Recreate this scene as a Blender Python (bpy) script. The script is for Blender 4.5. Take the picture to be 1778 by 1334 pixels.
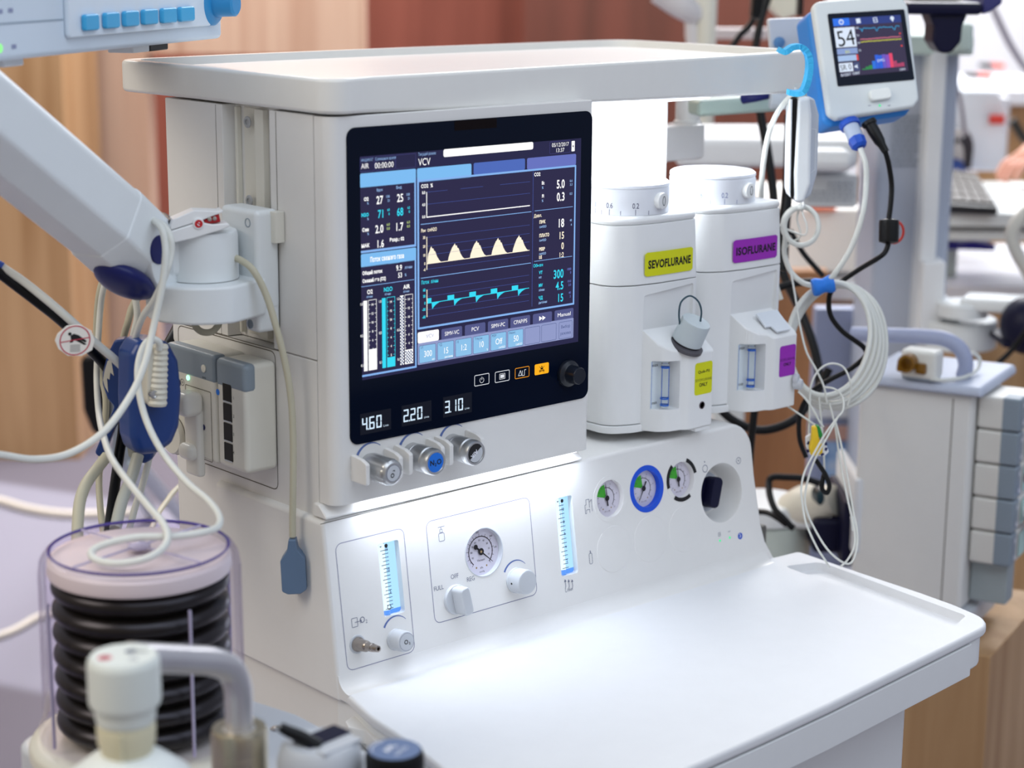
import bpy, bmesh, math, random
from mathutils import Vector, Matrix, Quaternion

random.seed(7)
PI = math.pi
S = bpy.context.scene
COL = S.collection
D = bpy.data
for o in list(D.objects):
    D.objects.remove(o)

# ------------------------------------------------------------------ camera
F_PX = 3325.44                                   # focal length in pixels of a 1778 x 1334 frame
YAW, PITCH, ROLL = math.radians(41.766), math.radians(13.0047), math.radians(0.4283)
CAM = Vector((-1.10298, -1.52194, 1.62))
FWD = Vector((math.cos(PITCH) * math.sin(YAW), math.cos(PITCH) * math.cos(YAW), -math.sin(PITCH)))
_r = Vector((math.cos(YAW), -math.sin(YAW), 0))
_u = _r.cross(FWD)
RGT = math.cos(ROLL) * _r + math.sin(ROLL) * _u
UPV = -math.sin(ROLL) * _r + math.cos(ROLL) * _u
cam_data = D.cameras.new('camera')
cam_data.sensor_fit = 'HORIZONTAL'
cam_data.sensor_width = 36.0
cam_data.lens = F_PX / 1778 * 36.0
cam_data.clip_start = 0.05
cam_data.clip_end = 60
cam_data.dof.use_dof = True
cam_data.dof.focus_distance = 2.12
cam_data.dof.aperture_fstop = 4.2
cam = D.objects.new('camera', cam_data)
COL.objects.link(cam)
cam.matrix_world = Matrix((
    (RGT.x, UPV.x, -FWD.x, CAM.x), (RGT.y, UPV.y, -FWD.y, CAM.y),
    (RGT.z, UPV.z, -FWD.z, CAM.z), (0, 0, 0, 1)))
S.camera = cam

# ------------------------------------------------------------------ light
S.view_settings.view_transform = 'Standard'
S.view_settings.look = 'None'
S.view_settings.gamma = 1.0
S.view_settings.use_curve_mapping = False
S.view_settings.exposure = 0.0

world = D.worlds.new('hall_light')
S.world = world
world.use_nodes = True
wn = world.node_tree.nodes
bg = wn['Background']
bg.inputs['Strength'].default_value = 0.44
# the hall: warm timber stands to the left, cool white booths to the right and overhead
_l = world.node_tree.links
_co = wn.new('ShaderNodeTexCoord')
_dp = wn.new('ShaderNodeVectorMath')
_dp.operation = 'DOT_PRODUCT'
_dp.inputs[1].default_value = (0.86, -0.10, 0.50)
_l.new(_co.outputs['Generated'], _dp.inputs[0])
_rp = wn.new('ShaderNodeValToRGB')
_mr = wn.new('ShaderNodeMapRange')
_mr.inputs['From Min'].default_value = -1.0
_mr.inputs['From Max'].default_value = 1.0
_l.new(_dp.outputs['Value'], _mr.inputs['Value'])
_l.new(_mr.outputs['Result'], _rp.inputs['Fac'])
_rp.color_ramp.elements[0].position = 0.25
_rp.color_ramp.elements[0].color = (0.84, 0.74, 0.60, 1)
_rp.color_ramp.elements[1].position = 0.70
_rp.color_ramp.elements[1].color = (0.86, 0.92, 1.08, 1)
_l.new(_rp.outputs['Color'], bg.inputs['Color'])


def area_light(name, loc, target, size, power, color=(1, 1, 1), size_y=None):
    l = D.lights.new(name, 'AREA')
    l.energy = power
    l.color = color
    l.shape = 'RECTANGLE' if size_y else 'SQUARE'
    l.size = size
    if size_y:
        l.size_y = size_y
    o = D.objects.new(name, l)
    COL.objects.link(o)
    o.location = loc
    d = Vector(target) - Vector(loc)
    o.rotation_euler = d.to_track_quat('-Z', 'Y').to_euler()
    return o


area_light('overhead_fill', (0.8, -2.2, 3.3), (0.4, -0.1, 1.0), 2.4, 27, (0.74, 0.85, 1.0))  # unseen overhead area lights, added to brighten the machine and hall
area_light('overhead_fill', (-0.9, -1.3, 3.5), (-0.3, 0.0, 1.2), 1.8, 20, (0.80, 0.90, 1.0))
area_light('overhead_fill', (-2.6, 0.7, 3.4), (0.0, 0.15, 1.15), 1.8, 54, (1.0, 0.92, 0.80))  # warm fill added for the machine's left side, like bounce off timber
area_light('overhead_fill', (4.0, 2.4, 3.6), (2.4, 2.6, 0.8), 2.0, 160, (0.97, 0.98, 1.0))
area_light('overhead_fill', (5.2, 3.6, 3.8), (5.6, 4.6, 1.0), 2.4, 220, (0.97, 0.98, 1.0))  # added to lift the far white wall
area_light('overhead_fill', (1.6, 4.0, 3.8), (1.8, 5.2, 0.8), 2.4, 290, (1.0, 0.98, 0.95))


# ------------------------------------------------------------------ measuring helpers (plain ray / plane intersections)
def ray(px, py):
    return RGT * ((px - 889) / F_PX) - UPV * ((py - 667) / F_PX) + FWD


def P(px, py, ax, val):
    d = ray(px, py)
    return CAM + d * ((val - CAM[ax]) / d[ax])


def Pd(px, py, depth):
    return CAM + ray(px, py) * depth


def Pn(px, py, o, n):
    d = ray(px, py)
    return CAM + d * ((Vector(o) - CAM).dot(n) / d.dot(n))


V = Vector


# ------------------------------------------------------------------ materials
def lin(c):
    return tuple((v / 12.92 if v <= 0.04045 else ((v + 0.055) / 1.055) ** 2.4) for v in c)


def hexc(h):
    return lin(tuple(int(h[i:i + 2], 16) / 255 for i in (0, 2, 4)))


_mats = {}


def mat(name, color, rough=0.45, metal=0.0, spec=0.5, noise=0.02, emit=None, estr=0.0, coat=0.0, trans=0.0, ior=1.45, alpha=1.0, scale=40.0, bump=0.0):
    if name in _mats:
        return _mats[name]
    m = D.materials.new(name)
    m.use_nodes = True
    nt = m.node_tree
    b = nt.nodes['Principled BSDF']
    c = hexc(color)
    b.inputs['Roughness'].default_value = rough
    b.inputs['Metallic'].default_value = metal
    b.inputs['Specular IOR Level'].default_value = spec
    b.inputs['IOR'].default_value = ior
    b.inputs['Coat Weight'].default_value = coat
    b.inputs['Transmission Weight'].default_value = trans
    b.inputs['Alpha'].default_value = alpha
    if noise > 0:
        tc = nt.nodes.new('ShaderNodeTexCoord')
        n = nt.nodes.new('ShaderNodeTexNoise')
        n.inputs['Scale'].default_value = scale
        n.inputs['Detail'].default_value = 3
        nt.links.new(tc.outputs['Object'], n.inputs['Vector'])
        mx = nt.nodes.new('ShaderNodeMix')
        mx.data_type = 'RGBA'
        mx.inputs[6].default_value = tuple(max(0, v * (1 - noise)) for v in c) + (1,)
        mx.inputs[7].default_value = tuple(min(1, v * (1 + noise)) for v in c) + (1,)
        nt.links.new(n.outputs['Fac'], mx.inputs[0])
        nt.links.new(mx.outputs[2], b.inputs['Base Color'])
        if bump:
            bp = nt.nodes.new('ShaderNodeBump')
            bp.inputs['Strength'].default_value = bump
            bp.inputs['Distance'].default_value = 0.001
            nt.links.new(n.outputs['Fac'], bp.inputs['Height'])
            nt.links.new(bp.outputs['Normal'], b.inputs['Normal'])
    else:
        b.inputs['Base Color'].default_value = c + (1,)
    if emit:
        b.inputs['Emission Color'].default_value = hexc(emit) + (1,)
        b.inputs['Emission Strength'].default_value = estr
    _mats[name] = m
    return m


def glow(name, color, strength=1.0):
    if name in _mats:
        return _mats[name]
    m = D.materials.new(name)
    m.use_nodes = True
    nt = m.node_tree
    b = nt.nodes['Principled BSDF']
    b.inputs['Base Color'].default_value = (0.005, 0.005, 0.005, 1)
    b.inputs['Roughness'].default_value = 0.25
    b.inputs['Specular IOR Level'].default_value = 0.15
    b.inputs['Emission Color'].default_value = hexc(color) + (1,)
    b.inputs['Emission Strength'].default_value = strength
    _mats[name] = m
    return m


def thin_clear(name, color, refl=0.12, rough=0.02):
    if name in _mats:
        return _mats[name]
    m = D.materials.new(name)
    m.use_nodes = True
    nt = m.node_tree
    nt.nodes.clear()
    out = nt.nodes.new('ShaderNodeOutputMaterial')
    tr = nt.nodes.new('ShaderNodeBsdfTransparent')
    tr.inputs['Color'].default_value = hexc(color) + (1,)
    gl = nt.nodes.new('ShaderNodeBsdfGlossy')
    gl.inputs['Roughness'].default_value = rough
    lw = nt.nodes.new('ShaderNodeLayerWeight')
    lw.inputs['Blend'].default_value = refl
    mx = nt.nodes.new('ShaderNodeMixShader')
    ml = nt.nodes.new('ShaderNodeMath')
    ml.operation = 'MULTIPLY'
    ml.inputs[1].default_value = 0.55
    nt.links.new(lw.outputs['Fresnel'], ml.inputs[0])
    nt.links.new(ml.outputs[0], mx.inputs[0])
    nt.links.new(tr.outputs[0], mx.inputs[1])
    nt.links.new(gl.outputs[0], mx.inputs[2])
    nt.links.new(mx.outputs[0], out.inputs['Surface'])
    _mats[name] = m
    return m


def wood(name, c1, c2, scale=1.0, rough=0.5, vertical=True):
    m = D.materials.new(name)
    m.use_nodes = True
    nt = m.node_tree
    b = nt.nodes['Principled BSDF']
    b.inputs['Roughness'].default_value = rough
    tc = nt.nodes.new('ShaderNodeTexCoord')
    mp = nt.nodes.new('ShaderNodeMapping')
    mp.inputs['Scale'].default_value = (9 * scale, 9 * scale, 0.5 * scale) if vertical else (0.5 * scale, 0.5 * scale, 9 * scale)
    nt.links.new(tc.outputs['Object'], mp.inputs['Vector'])
    n = nt.nodes.new('ShaderNodeTexNoise')
    n.inputs['Scale'].default_value = 1.2
    n.inputs['Detail'].default_value = 6
    n.inputs['Distortion'].default_value = 0.6
    nt.links.new(mp.outputs['Vector'], n.inputs['Vector'])
    r = nt.nodes.new('ShaderNodeValToRGB')
    r.color_ramp.elements[0].position = 0.33
    r.color_ramp.elements[1].position = 0.68
    r.color_ramp.elements[0].color = hexc(c1) + (1,)
    r.color_ramp.elements[1].color = hexc(c2) + (1,)
    nt.links.new(n.outputs['Fac'], r.inputs['Fac'])
    nt.links.new(r.outputs['Color'], b.inputs['Base Color'])
    _mats[name] = m
    return m


# ------------------------------------------------------------------ objects
def thing(name, label, cat, loc, group=None):
    o = D.objects.new(name, None)
    o.empty_display_size = 0.05
    COL.objects.link(o)
    o.location = loc
    o['label'] = label
    o['category'] = cat
    if group:
        o['group'] = group
    o['org'] = list(loc)
    return o


def tag(o, label, cat, group=None, kind=None):
    if label:
        o['label'] = label
    if cat:
        o['category'] = cat
    if group:
        o['group'] = group
    if kind:
        o['kind'] = kind
    return o


def root_of(o):
    while o.parent:
        o = o.parent
    return o


def obj(name, bm, m, parent=None, label=None, smooth=38, wn=True):
    """link one bmesh given in world coordinates as one mesh object"""
    me = D.meshes.new(name)
    if parent:
        off = V(root_of(parent)['org'])
    else:
        lo = [min(v.co[i] for v in bm.verts) for i in range(3)]
        hi = [max(v.co[i] for v in bm.verts) for i in range(3)]
        off = V(((lo[0] + hi[0]) / 2, (lo[1] + hi[1]) / 2, lo[2]))
    for v in bm.verts:
        v.co -= off
    if smooth:
        for f in bm.faces:
            f.smooth = True
    bm.to_mesh(me)
    bm.free()
    for mm in (m if isinstance(m, (list, tuple)) else [m]):
        me.materials.append(mm)
    if smooth:
        me.set_sharp_from_angle(angle=math.radians(smooth))
    o = D.objects.new(name, me)
    COL.objects.link(o)
    if parent:
        o.parent = parent
    else:
        o.location = off
        o['org'] = list(off)
    if smooth and wn:
        w = o.modifiers.new('wn', 'WEIGHTED_NORMAL')
        w.keep_sharp = True
    if label:
        o['label'] = label
    return o


def struct(name, bm, m):
    o = obj(name, bm, m, None, smooth=0)
    o['kind'] = 'structure'
    return o


# ------------------------------------------------------------------ shapes (all add to a bmesh, in world coordinates)
def NB():
    return bmesh.new()


def frame(axis, hint=None):
    w = V(axis).normalized()
    h = V(hint) if hint is not None else (V((0, 0, 1)) if abs(w.z) < 0.9 else V((1, 0, 0)))
    u = h.cross(w)
    if u.length < 1e-6:
        u = V((0, 1, 0)).cross(w)
    u.normalize()
    v = w.cross(u)
    return u, v, w


def bevel_new(bm, verts, width, seg=3, ang=40):
    vs = set(verts)
    es = []
    for e in bm.edges:
        if e.verts[0] in vs and e.verts[1] in vs and len(e.link_faces) == 2 and e.calc_face_angle(0) > math.radians(ang):
            es.append(e)
    if es:
        bmesh.ops.bevel(bm, geom=es, offset=width, offset_type='OFFSET', segments=seg, profile=0.5, affect='EDGES', clamp_overlap=True)


def hexa(bm, pts, bev=0.0, seg=3, mi=0):
    """8 points: bottom loop 0-3, top loop 4-7"""
    vs = [bm.verts.new(p) for p in pts]
    fs = []
    for q in ((3, 2, 1, 0), (4, 5, 6, 7), (0, 1, 5, 4), (1, 2, 6, 5), (2, 3, 7, 6), (3, 0, 4, 7)):
        fs.append(bm.faces.new([vs[i] for i in q]))
    bmesh.ops.recalc_face_normals(bm, faces=fs)
    for f in fs:
        f.material_index = mi
    if bev:
        bevel_new(bm, vs, bev, seg)
    return bm


def box(bm, x0, x1, y0, y1, z0, z1, bev=0.0, seg=3, mi=0):
    return hexa(bm, [(x0, y0, z0), (x1, y0, z0), (x1, y1, z0), (x0, y1, z0), (x0, y0, z1), (x1, y0, z1), (x1, y1, z1), (x0, y1, z1)], bev, seg, mi)


def obox(bm, c, u, v, w, su, sv, sw, bev=0.0, seg=3, mi=0):
    """box with centre c, unit axes u v w, full sizes"""
    c = V(c)
    u, v, w = V(u) * su / 2, V(v) * sv / 2, V(w) * sw / 2
    return hexa(bm, [c - u - v - w, c + u - v - w, c + u + v - w, c - u + v - w, c - u - v + w, c + u - v + w, c + u + v + w, c - u + v + w], bev, seg, mi)


def lathe(bm, base, axis, prof, n=40, cap=True, hint=None, mi=0, mod=None):
    """prof: list of (radius, height along axis)"""
    u, v, w = frame(axis, hint)
    base = V(base)
    rings = []
    for (r, h) in prof:
        if r < 1e-6:
            rings.append([bm.verts.new(base + w * h)])
        else:
            ring = []
            for i in range(n):
                a = 2 * PI * i / n
                rr = r * (mod(a, h) if mod else 1)
                ring.append(bm.verts.new(base + w * h + (u * math.cos(a) + v * math.sin(a)) * rr))
            rings.append(ring)
    fs = []
    for a, b in zip(rings[:-1], rings[1:]):
        if len(a) == 1 and len(b) == 1:
            continue
        for i in range(n):
            j = (i + 1) % n
            if len(a) == 1:
                fs.append(bm.faces.new([a[0], b[i], b[j]]))
            elif len(b) == 1:
                fs.append(bm.faces.new([a[i], b[0], a[j]]))
            else:
                fs.append(bm.faces.new([a[i], b[i], b[j], a[j]]))
    if cap:
        for ring in (rings[0], rings[-1]):
            if len(ring) > 1:
                fs.append(bm.faces.new(ring))
    bmesh.ops.recalc_face_normals(bm, faces=fs)
    for f in fs:
        f.material_index = mi
    return bm


def cyl(bm, base, axis, r, h, n=32, bev=0.0, hint=None, mi=0):
    if bev:
        k = [(0, 0), (r - bev, 0), (r - bev * 0.3, bev * 0.3), (r, bev), (r, h - bev), (r - bev * 0.3, h - bev * 0.3), (r - bev, h), (0, h)]
        return lathe(bm, base, axis, k, n, False, hint, mi)
    return lathe(bm, base, axis, [(r, 0), (r, h)], n, True, hint, mi)


def smooth_path(pts, sub=8):
    pts = [V(p) for p in pts]
    if len(pts) < 3:
        return pts
    ext = [pts[0] * 2 - pts[1]] + pts + [pts[-1] * 2 - pts[-2]]
    out = []
    for i in range(1, len(ext) - 2):
        p0, p1, p2, p3 = ext[i - 1:i + 3]
        for k in range(sub):
            t = k / sub
            out.append(0.5 * ((2 * p1) + (p2 - p0) * t + (2 * p0 - 5 * p1 + 4 * p2 - p3) * t * t + (3 * p1 - p0 - 3 * p2 + p3) * t ** 3))
    out.append(pts[-1])
    return out


def tube(bm, pts, r, n=10, sub=8, caps=True, mi=0, closed=False):
    """swept round tube; r a number or a function of t in 0..1"""
    path = smooth_path(pts, sub) if sub else [V(p) for p in pts]
    m = len(path)
    u = None
    rings = []
    for i, p in enumerate(path):
        d = (path[min(i + 1, m - 1)] - path[max(i - 1, 0)])
        if d.length < 1e-9:
            d = V((0, 0, 1))
        d.normalize()
        if u is None:
            u = frame(d)[0]
        else:
            u = u - d * u.dot(d)
            if u.length < 1e-6:
                u = frame(d)[0]
            u.normalize()
        v = d.cross(u)
        rr = r(i / (m - 1)) if callable(r) else r
        rings.append([bm.verts.new(p + (u * math.cos(2 * PI * k / n) + v * math.sin(2 * PI * k / n)) * rr) for k in range(n)])
    fs = []
    for a, b in zip(rings[:-1], rings[1:]):
        for k in range(n):
            fs.append(bm.faces.new([a[k], a[(k + 1) % n], b[(k + 1) % n], b[k]]))
    if caps:
        fs.append(bm.faces.new(rings[0]))
        fs.append(bm.faces.new(rings[-1]))
    bmesh.ops.recalc_face_normals(bm, faces=fs)
    for f in fs:
        f.material_index = mi
    return bm


def rpoly(pts, rad, seg=6):
    """round the corners of a 2D polygon; rad a number or one per corner"""
    out = []
    n = len(pts)
    for i in range(n):
        p = V((pts[i][0], pts[i][1]))
        a = V((pts[i - 1][0], pts[i - 1][1]))
        b = V((pts[(i + 1) % n][0], pts[(i + 1) % n][1]))
        r = rad[i] if isinstance(rad, (list, tuple)) else rad
        if r <= 0:
            out.append((p.x, p.y))
            continue
        da, db = (a - p), (b - p)
        la, lb = da.length, db.length
        da.normalize()
        db.normalize()
        ang = da.angle(db)
        if ang > PI - 0.01:
            out.append((p.x, p.y))
            continue
        t = min(r / math.tan(ang / 2), la * 0.49, lb * 0.49)
        rr = t * math.tan(ang / 2)
        c = p + (da + db).normalized() * (rr / math.sin(ang / 2))
        s, e = p + da * t, p + db * t
        a0 = math.atan2(s.y - c.y, s.x - c.x)
        a1 = math.atan2(e.y - c.y, e.x - c.x)
        dd = (a1 - a0 + PI) % (2 * PI) - PI
        for k in range(seg + 1):
            aa = a0 + dd * k / seg
            out.append((c.x + rr * math.cos(aa), c.y + rr * math.sin(aa)))
    return out


def prism(bm, pts2, o, u, v, w, h0, h1, bev=0.0, seg=2, mi=0, ang=40):
    """polygon pts2 in plane (o,u,v), extruded along w from h0 to h1"""
    o, u, v, w = V(o), V(u), V(v), V(w)
    f0 = h0 if callable(h0) else (lambda a, b: h0)
    f1 = h1 if callable(h1) else (lambda a, b: h1)
    a = [bm.verts.new(o + u * x + v * y + w * f0(x, y)) for x, y in pts2]
    b = [bm.verts.new(o + u * x + v * y + w * f1(x, y)) for x, y in pts2]
    n = len(a)
    fs = [bm.faces.new(a), bm.faces.new(b)]
    for i in range(n):
        j = (i + 1) % n
        fs.append(bm.faces.new([a[i], a[j], b[j], b[i]]))
    bmesh.ops.recalc_face_normals(bm, faces=fs)
    for f in fs:
        f.material_index = mi
    if bev:
        bevel_new(bm, a + b, bev, seg, ang)
    return bm


XA, YA, ZA = V((1, 0, 0)), V((0, 1, 0)), V((0, 0, 1))


def sphere(bm, c, r, sx=1, sy=1, sz=1, n=24, mi=0):
    k = len(bm.verts)
    res = bmesh.ops.create_uvsphere(bm, u_segments=n, v_segments=n // 2, radius=r)
    for v in res['verts']:
        v.co = V((v.co.x * sx, v.co.y * sy, v.co.z * sz)) + V(c)
        for f in v.link_faces:
            f.material_index = mi
    return bm


def cut(o, cutter_bm, solver='EXACT'):
    """boolean difference, applied"""
    me = D.meshes.new('tmp_cut')
    off = V(root_of(o)['org'])
    for v in cutter_bm.verts:
        v.co -= off
    cutter_bm.to_mesh(me)
    cutter_bm.free()
    c = D.objects.new('tmp_cut', me)
    COL.objects.link(c)
    c.parent = o.parent
    if not o.parent:
        c.location = o.location
    md = o.modifiers.new('cut', 'BOOLEAN')
    md.object = c
    md.solver = solver
    while o.modifiers[0].name != 'cut':
        o.modifiers.move(o.modifiers.find('cut'), 0)
    for w in [m for m in o.modifiers if m.name == 'wn']:
        o.modifiers.remove(w)
    dg = bpy.context.evaluated_depsgraph_get()
    dg.update()
    new = D.meshes.new_from_object(o.evaluated_get(dg))
    o.modifiers.clear()
    old = o.data
    o.data = new
    new.name = old.name
    D.objects.remove(c)
    for p in new.polygons:
        p.use_smooth = True
    new.set_sharp_from_angle(angle=math.radians(38))
    w = o.modifiers.new('wn', 'WEIGHTED_NORMAL')
    w.keep_sharp = True
    return o


# ------------------------------------------------------------------ flat graphics: print, screens
_TEXTS = {}


def text_geo(body, bold=0.0):
    k = (body, bold)
    if k not in _TEXTS:
        cu = D.curves.new('t', 'FONT')
        cu.body = body
        cu.size = 1.0
        cu.offset = bold
        cu.space_character = 1.0 + bold * 2.2
        cu.resolution_u = 3
        ob = D.objects.new('t', cu)
        COL.objects.link(ob)
        dg = bpy.context.evaluated_depsgraph_get()
        me = ob.evaluated_get(dg).to_mesh()
        vs = [(v.co.x, v.co.y) for v in me.vertices]
        fs = [tuple(p.vertices) for p in me.polygons]
        ob.evaluated_get(dg).to_mesh_clear()
        D.objects.remove(ob)
        D.curves.remove(cu)
        if vs:
            x0, x1 = min(v[0] for v in vs), max(v[0] for v in vs)
        else:
            x0 = x1 = 0
        _TEXTS[k] = (vs, fs, x0, x1)
    return _TEXTS[k]


class Flat:
    """flat coloured shapes on the plane o + u*x + v*y, raised along n in thin layers"""

    def __init__(self, o, u, v, n, step=0.00012):
        self.o, self.u, self.v, self.n = V(o), V(u), V(v), V(n)
        self.bm = bmesh.new()
        self.mats = []
        self.step = step
        self.bend = None

    def mi(self, m):
        if m not in self.mats:
            self.mats.append(m)
        return self.mats.index(m)

    def pt(self, x, y, lay):
        if self.bend:
            return self.bend(x, y, (lay + 1) * self.step)
        return self.o + self.u * x + self.v * y + self.n * ((lay + 1) * self.step)

    def poly(self, pts, m, lay=0):
        f = self.bm.faces.new([self.bm.verts.new(self.pt(x, y, lay)) for x, y in pts])
        f.material_index = self.mi(m)
        f.normal_update()
        if not self.bend and f.normal.dot(self.n) < 0:
            f.normal_flip()

    def rect(self, x0, y0, x1, y1, m, lay=0, r=0):
        p = [(x0, y0), (x1, y0), (x1, y1), (x0, y1)]
        self.poly(rpoly(p, r, 4) if r else p, m, lay)

    def loop(self, outer, w, m, lay=0):
        """outline band of width w inside a closed polygon"""
        c = (sum(p[0] for p in outer) / len(outer), sum(p[1] for p in outer) / len(outer))
        n = len(outer)
        inner = []
        for i in range(n):
            a, p, b = V(outer[i - 1]), V(outer[i]), V(outer[(i + 1) % n])
            d1 = (p - a)
            d2 = (b - p)
            d = (d1.normalized() if d1.length > 1e-9 else d2.normalized()) + (d2.normalized() if d2.length > 1e-9 else V((0, 0)))
            nn = V((-d.y, d.x))
            nn.normalize()
            if nn.dot(V(c) - p) < 0:
                nn = -nn
            inner.append((p.x + nn.x * w, p.y + nn.y * w))
        for i in range(n):
            j = (i + 1) % n
            self.poly([outer[i], outer[j], inner[j], inner[i]], m, lay)

    def frame(self, x0, y0, x1, y1, w, m, lay=0, r=0.001):
        self.loop(rpoly([(x0, y0), (x1, y0), (x1, y1), (x0, y1)], r, 4), w, m, lay)

    def line(self, pts, w, m, lay=0):
        for a, b in zip(pts[:-1], pts[1:]):
            a, b = V(a), V(b)
            d = b - a
            if d.length < 1e-9:
                continue
            d.normalize()
            n = V((-d.y, d.x)) * w / 2
            self.poly([a - n, b - n, b + n, a + n], m, lay)

    def disc(self, x, y, r, m, lay=0, n=28, ry=None):
        ry = ry or r
        self.poly([(x + r * math.cos(2 * PI * i / n), y + ry * math.sin(2 * PI * i / n)) for i in range(n)], m, lay)

    def arc(self, x, y, r0, r1, a0, a1, m, lay=0, n=24, taper=False):
        for i in range(n):
            t0, t1 = a0 + (a1 - a0) * i / n, a0 + (a1 - a0) * (i + 1) / n
            k0 = r0 + (r1 - r0) * (i / n) * 0.8 if taper else r0
            k1 = r0 + (r1 - r0) * ((i + 1) / n) * 0.8 if taper else r0
            self.poly([(x + k0 * math.cos(t0), y + k0 * math.sin(t0)), (x + r1 * math.cos(t0), y + r1 * math.sin(t0)),
                       (x + r1 * math.cos(t1), y + r1 * math.sin(t1)), (x + k1 * math.cos(t1), y + k1 * math.sin(t1))], m, lay)

    def text(self, s, x, y, h, m, lay=1, align='c', bold=0.0, wx=1.0, rot=0.0, width=None):
        """h = cap height in metres, y = baseline; width fits the string to that width"""
        vs, fs, x0, x1 = text_geo(s, bold)
        if not vs:
            return
        k = h / 0.73
        kx = k * wx
        if width:
            kx = width / (x1 - x0)
        sh = {'l': -x0, 'c': -(x0 + x1) / 2, 'r': -x1}[align]
        i = self.mi(m)
        c, sn = math.cos(rot), math.sin(rot)
        q = []
        for a, b in vs:
            tx, ty = (a + sh) * kx, b * k
            q.append(self.bm.verts.new(self.pt(x + tx * c - ty * sn, y + tx * sn + ty * c, lay)))
        for f in fs:
            try:
                nf = self.bm.faces.new([q[j] for j in f])
                nf.material_index = i
                nf.normal_update()
                if not self.bend and nf.normal.dot(self.n) < 0:
                    nf.normal_flip()
            except ValueError:
                pass

    def build(self, name, parent=None, label=None):
        return obj(name, self.bm, self.mats, parent, label, smooth=0)


# ------------------------------------------------------------------ palette
WHITE = mat('white_plastic', 'E3E2E0', 0.38, spec=0.45)
WORKW = mat('worktop_white', 'E3E4E6', 0.6, spec=0.25)
TRAYW = mat('tray_white', 'E6E5E1', 0.3, spec=0.5)
COOLW = mat('cool_white_plastic', 'E6E8E8', 0.35)
ARMW = mat('arm_white', 'E3E8EA', 0.3)
OFFW = mat('off_white_plastic', 'E0DED4', 0.45)
GROOVE = mat('groove_dark', '6E6960', 0.7, spec=0.1, noise=0)
GREYP = mat('grey_plastic', 'A6A8AB', 0.45)
LGREY = mat('light_grey_plastic', 'C4C8CE', 0.4)
SLATE = mat('slate_grey_plastic', '8794A0', 0.4)
BLACK = mat('black_plastic', '0B0C0F', 0.4, spec=0.3)
BLACKR = mat('black_rubber', '121214', 0.55, spec=0.3)
NAVY = mat('navy_plastic', '141C5E', 0.35, spec=0.4)
DKNAVY = mat('dark_navy_plastic', '0A0C2C', 0.45, spec=0.3)
PADBLUE = mat('blue_paddle_plastic', '1E3B78', 0.3, spec=0.5)
CHROME = mat('brushed_steel', 'C9C9C7', 0.22, metal=1.0, noise=0.05)
ALU = mat('satin_aluminium', 'C2C3C4', 0.35, metal=0.85, noise=0.04)
NICKEL = mat('champagne_nickel', 'C4BBA6', 0.3, metal=1.0, noise=0.04)
INKBLUE = mat('ink_blue', '5A6FA8', 0.6, noise=0)
INK = mat('ink_grey', '6A6F86', 0.6, noise=0)
INKBLACK = mat('ink_black', '101014', 0.6, noise=0)
INKWHITE = mat('ink_white', 'E8EAF2', 0.6, noise=0)
CABLEW = mat('white_cable', 'DADCD6', 0.42)
CABLEB = mat('beige_cable', 'BDB9A4', 0.5)
BLACKGLASS = mat('black_glass', '071022', 0.06, spec=0.12, noise=0)

# ------------------------------------------------------------------ the hall
FLOORM = D.materials.new('carpet_floor')
FLOORM.use_nodes = True
_nt = FLOORM.node_tree
_b = _nt.nodes['Principled BSDF']
_b.inputs['Roughness'].default_value = 0.9
_tc = _nt.nodes.new('ShaderNodeTexCoord')
_sx = _nt.nodes.new('ShaderNodeMapping')
_sx.inputs['Rotation'].default_value = (0, 0, math.radians(-24))
_nt.links.new(_tc.outputs['Object'], _sx.inputs['Vector'])
_w = _nt.nodes.new('ShaderNodeTexWave')
_w.wave_type = 'BANDS'
_w.bands_direction = 'X'
_w.inputs['Scale'].default_value = 0.17
_w.inputs['Phase Offset'].default_value = 2.4
_nt.links.new(_sx.outputs['Vector'], _w.inputs['Vector'])
_cr = _nt.nodes.new('ShaderNodeValToRGB')
_cr.color_ramp.interpolation = 'EASE'
_cr.color_ramp.elements[0].position = 0.16
_cr.color_ramp.elements[1].position = 0.24
_cr.color_ramp.elements[0].color = hexc('66606B') + (1,)
_cr.color_ramp.elements[1].color = hexc('8B8897') + (1,)
_nt.links.new(_w.outputs['Fac'], _cr.inputs['Fac'])
_n = _nt.nodes.new('ShaderNodeTexNoise')
_n.inputs['Scale'].default_value = 260
_nt.links.new(_tc.outputs['Object'], _n.inputs['Vector'])
_mx = _nt.nodes.new('ShaderNodeMix')
_mx.data_type = 'RGBA'
_mx.blend_type = 'MULTIPLY'
_mx.inputs[0].default_value = 0.12
_nt.links.new(_cr.outputs['Color'], _mx.inputs[6])
_nt.links.new(_n.outputs['Color'], _mx.inputs[7])
_nt.links.new(_mx.outputs[2], _b.inputs['Base Color'])

b = NB()
box(b, -4, 12, -4, 14, -0.1, 0.0)
struct('floor', b, FLOORM)

WOODA = wood('wood_amber', '9A734C', 'B8936C', 1.1)
WOODB = wood('wood_rose', 'B08C76', 'C9AB96', 1.0)
WOODC = wood('wood_oak', 'A88055', 'C8A277', 1.4)
MAROON = wood('wood_maroon', '7C4031', '975444', 0.7)
DMAROON = wood('wood_dark_maroon', '4A2518', '633326', 0.7)
HFWD = V((math.sin(YAW), math.cos(YAW), 0))       # horizontal view heading
HRGT = V((math.cos(YAW), -math.sin(YAW), 0))
GC = V((CAM.x, CAM.y, 0))


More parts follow.
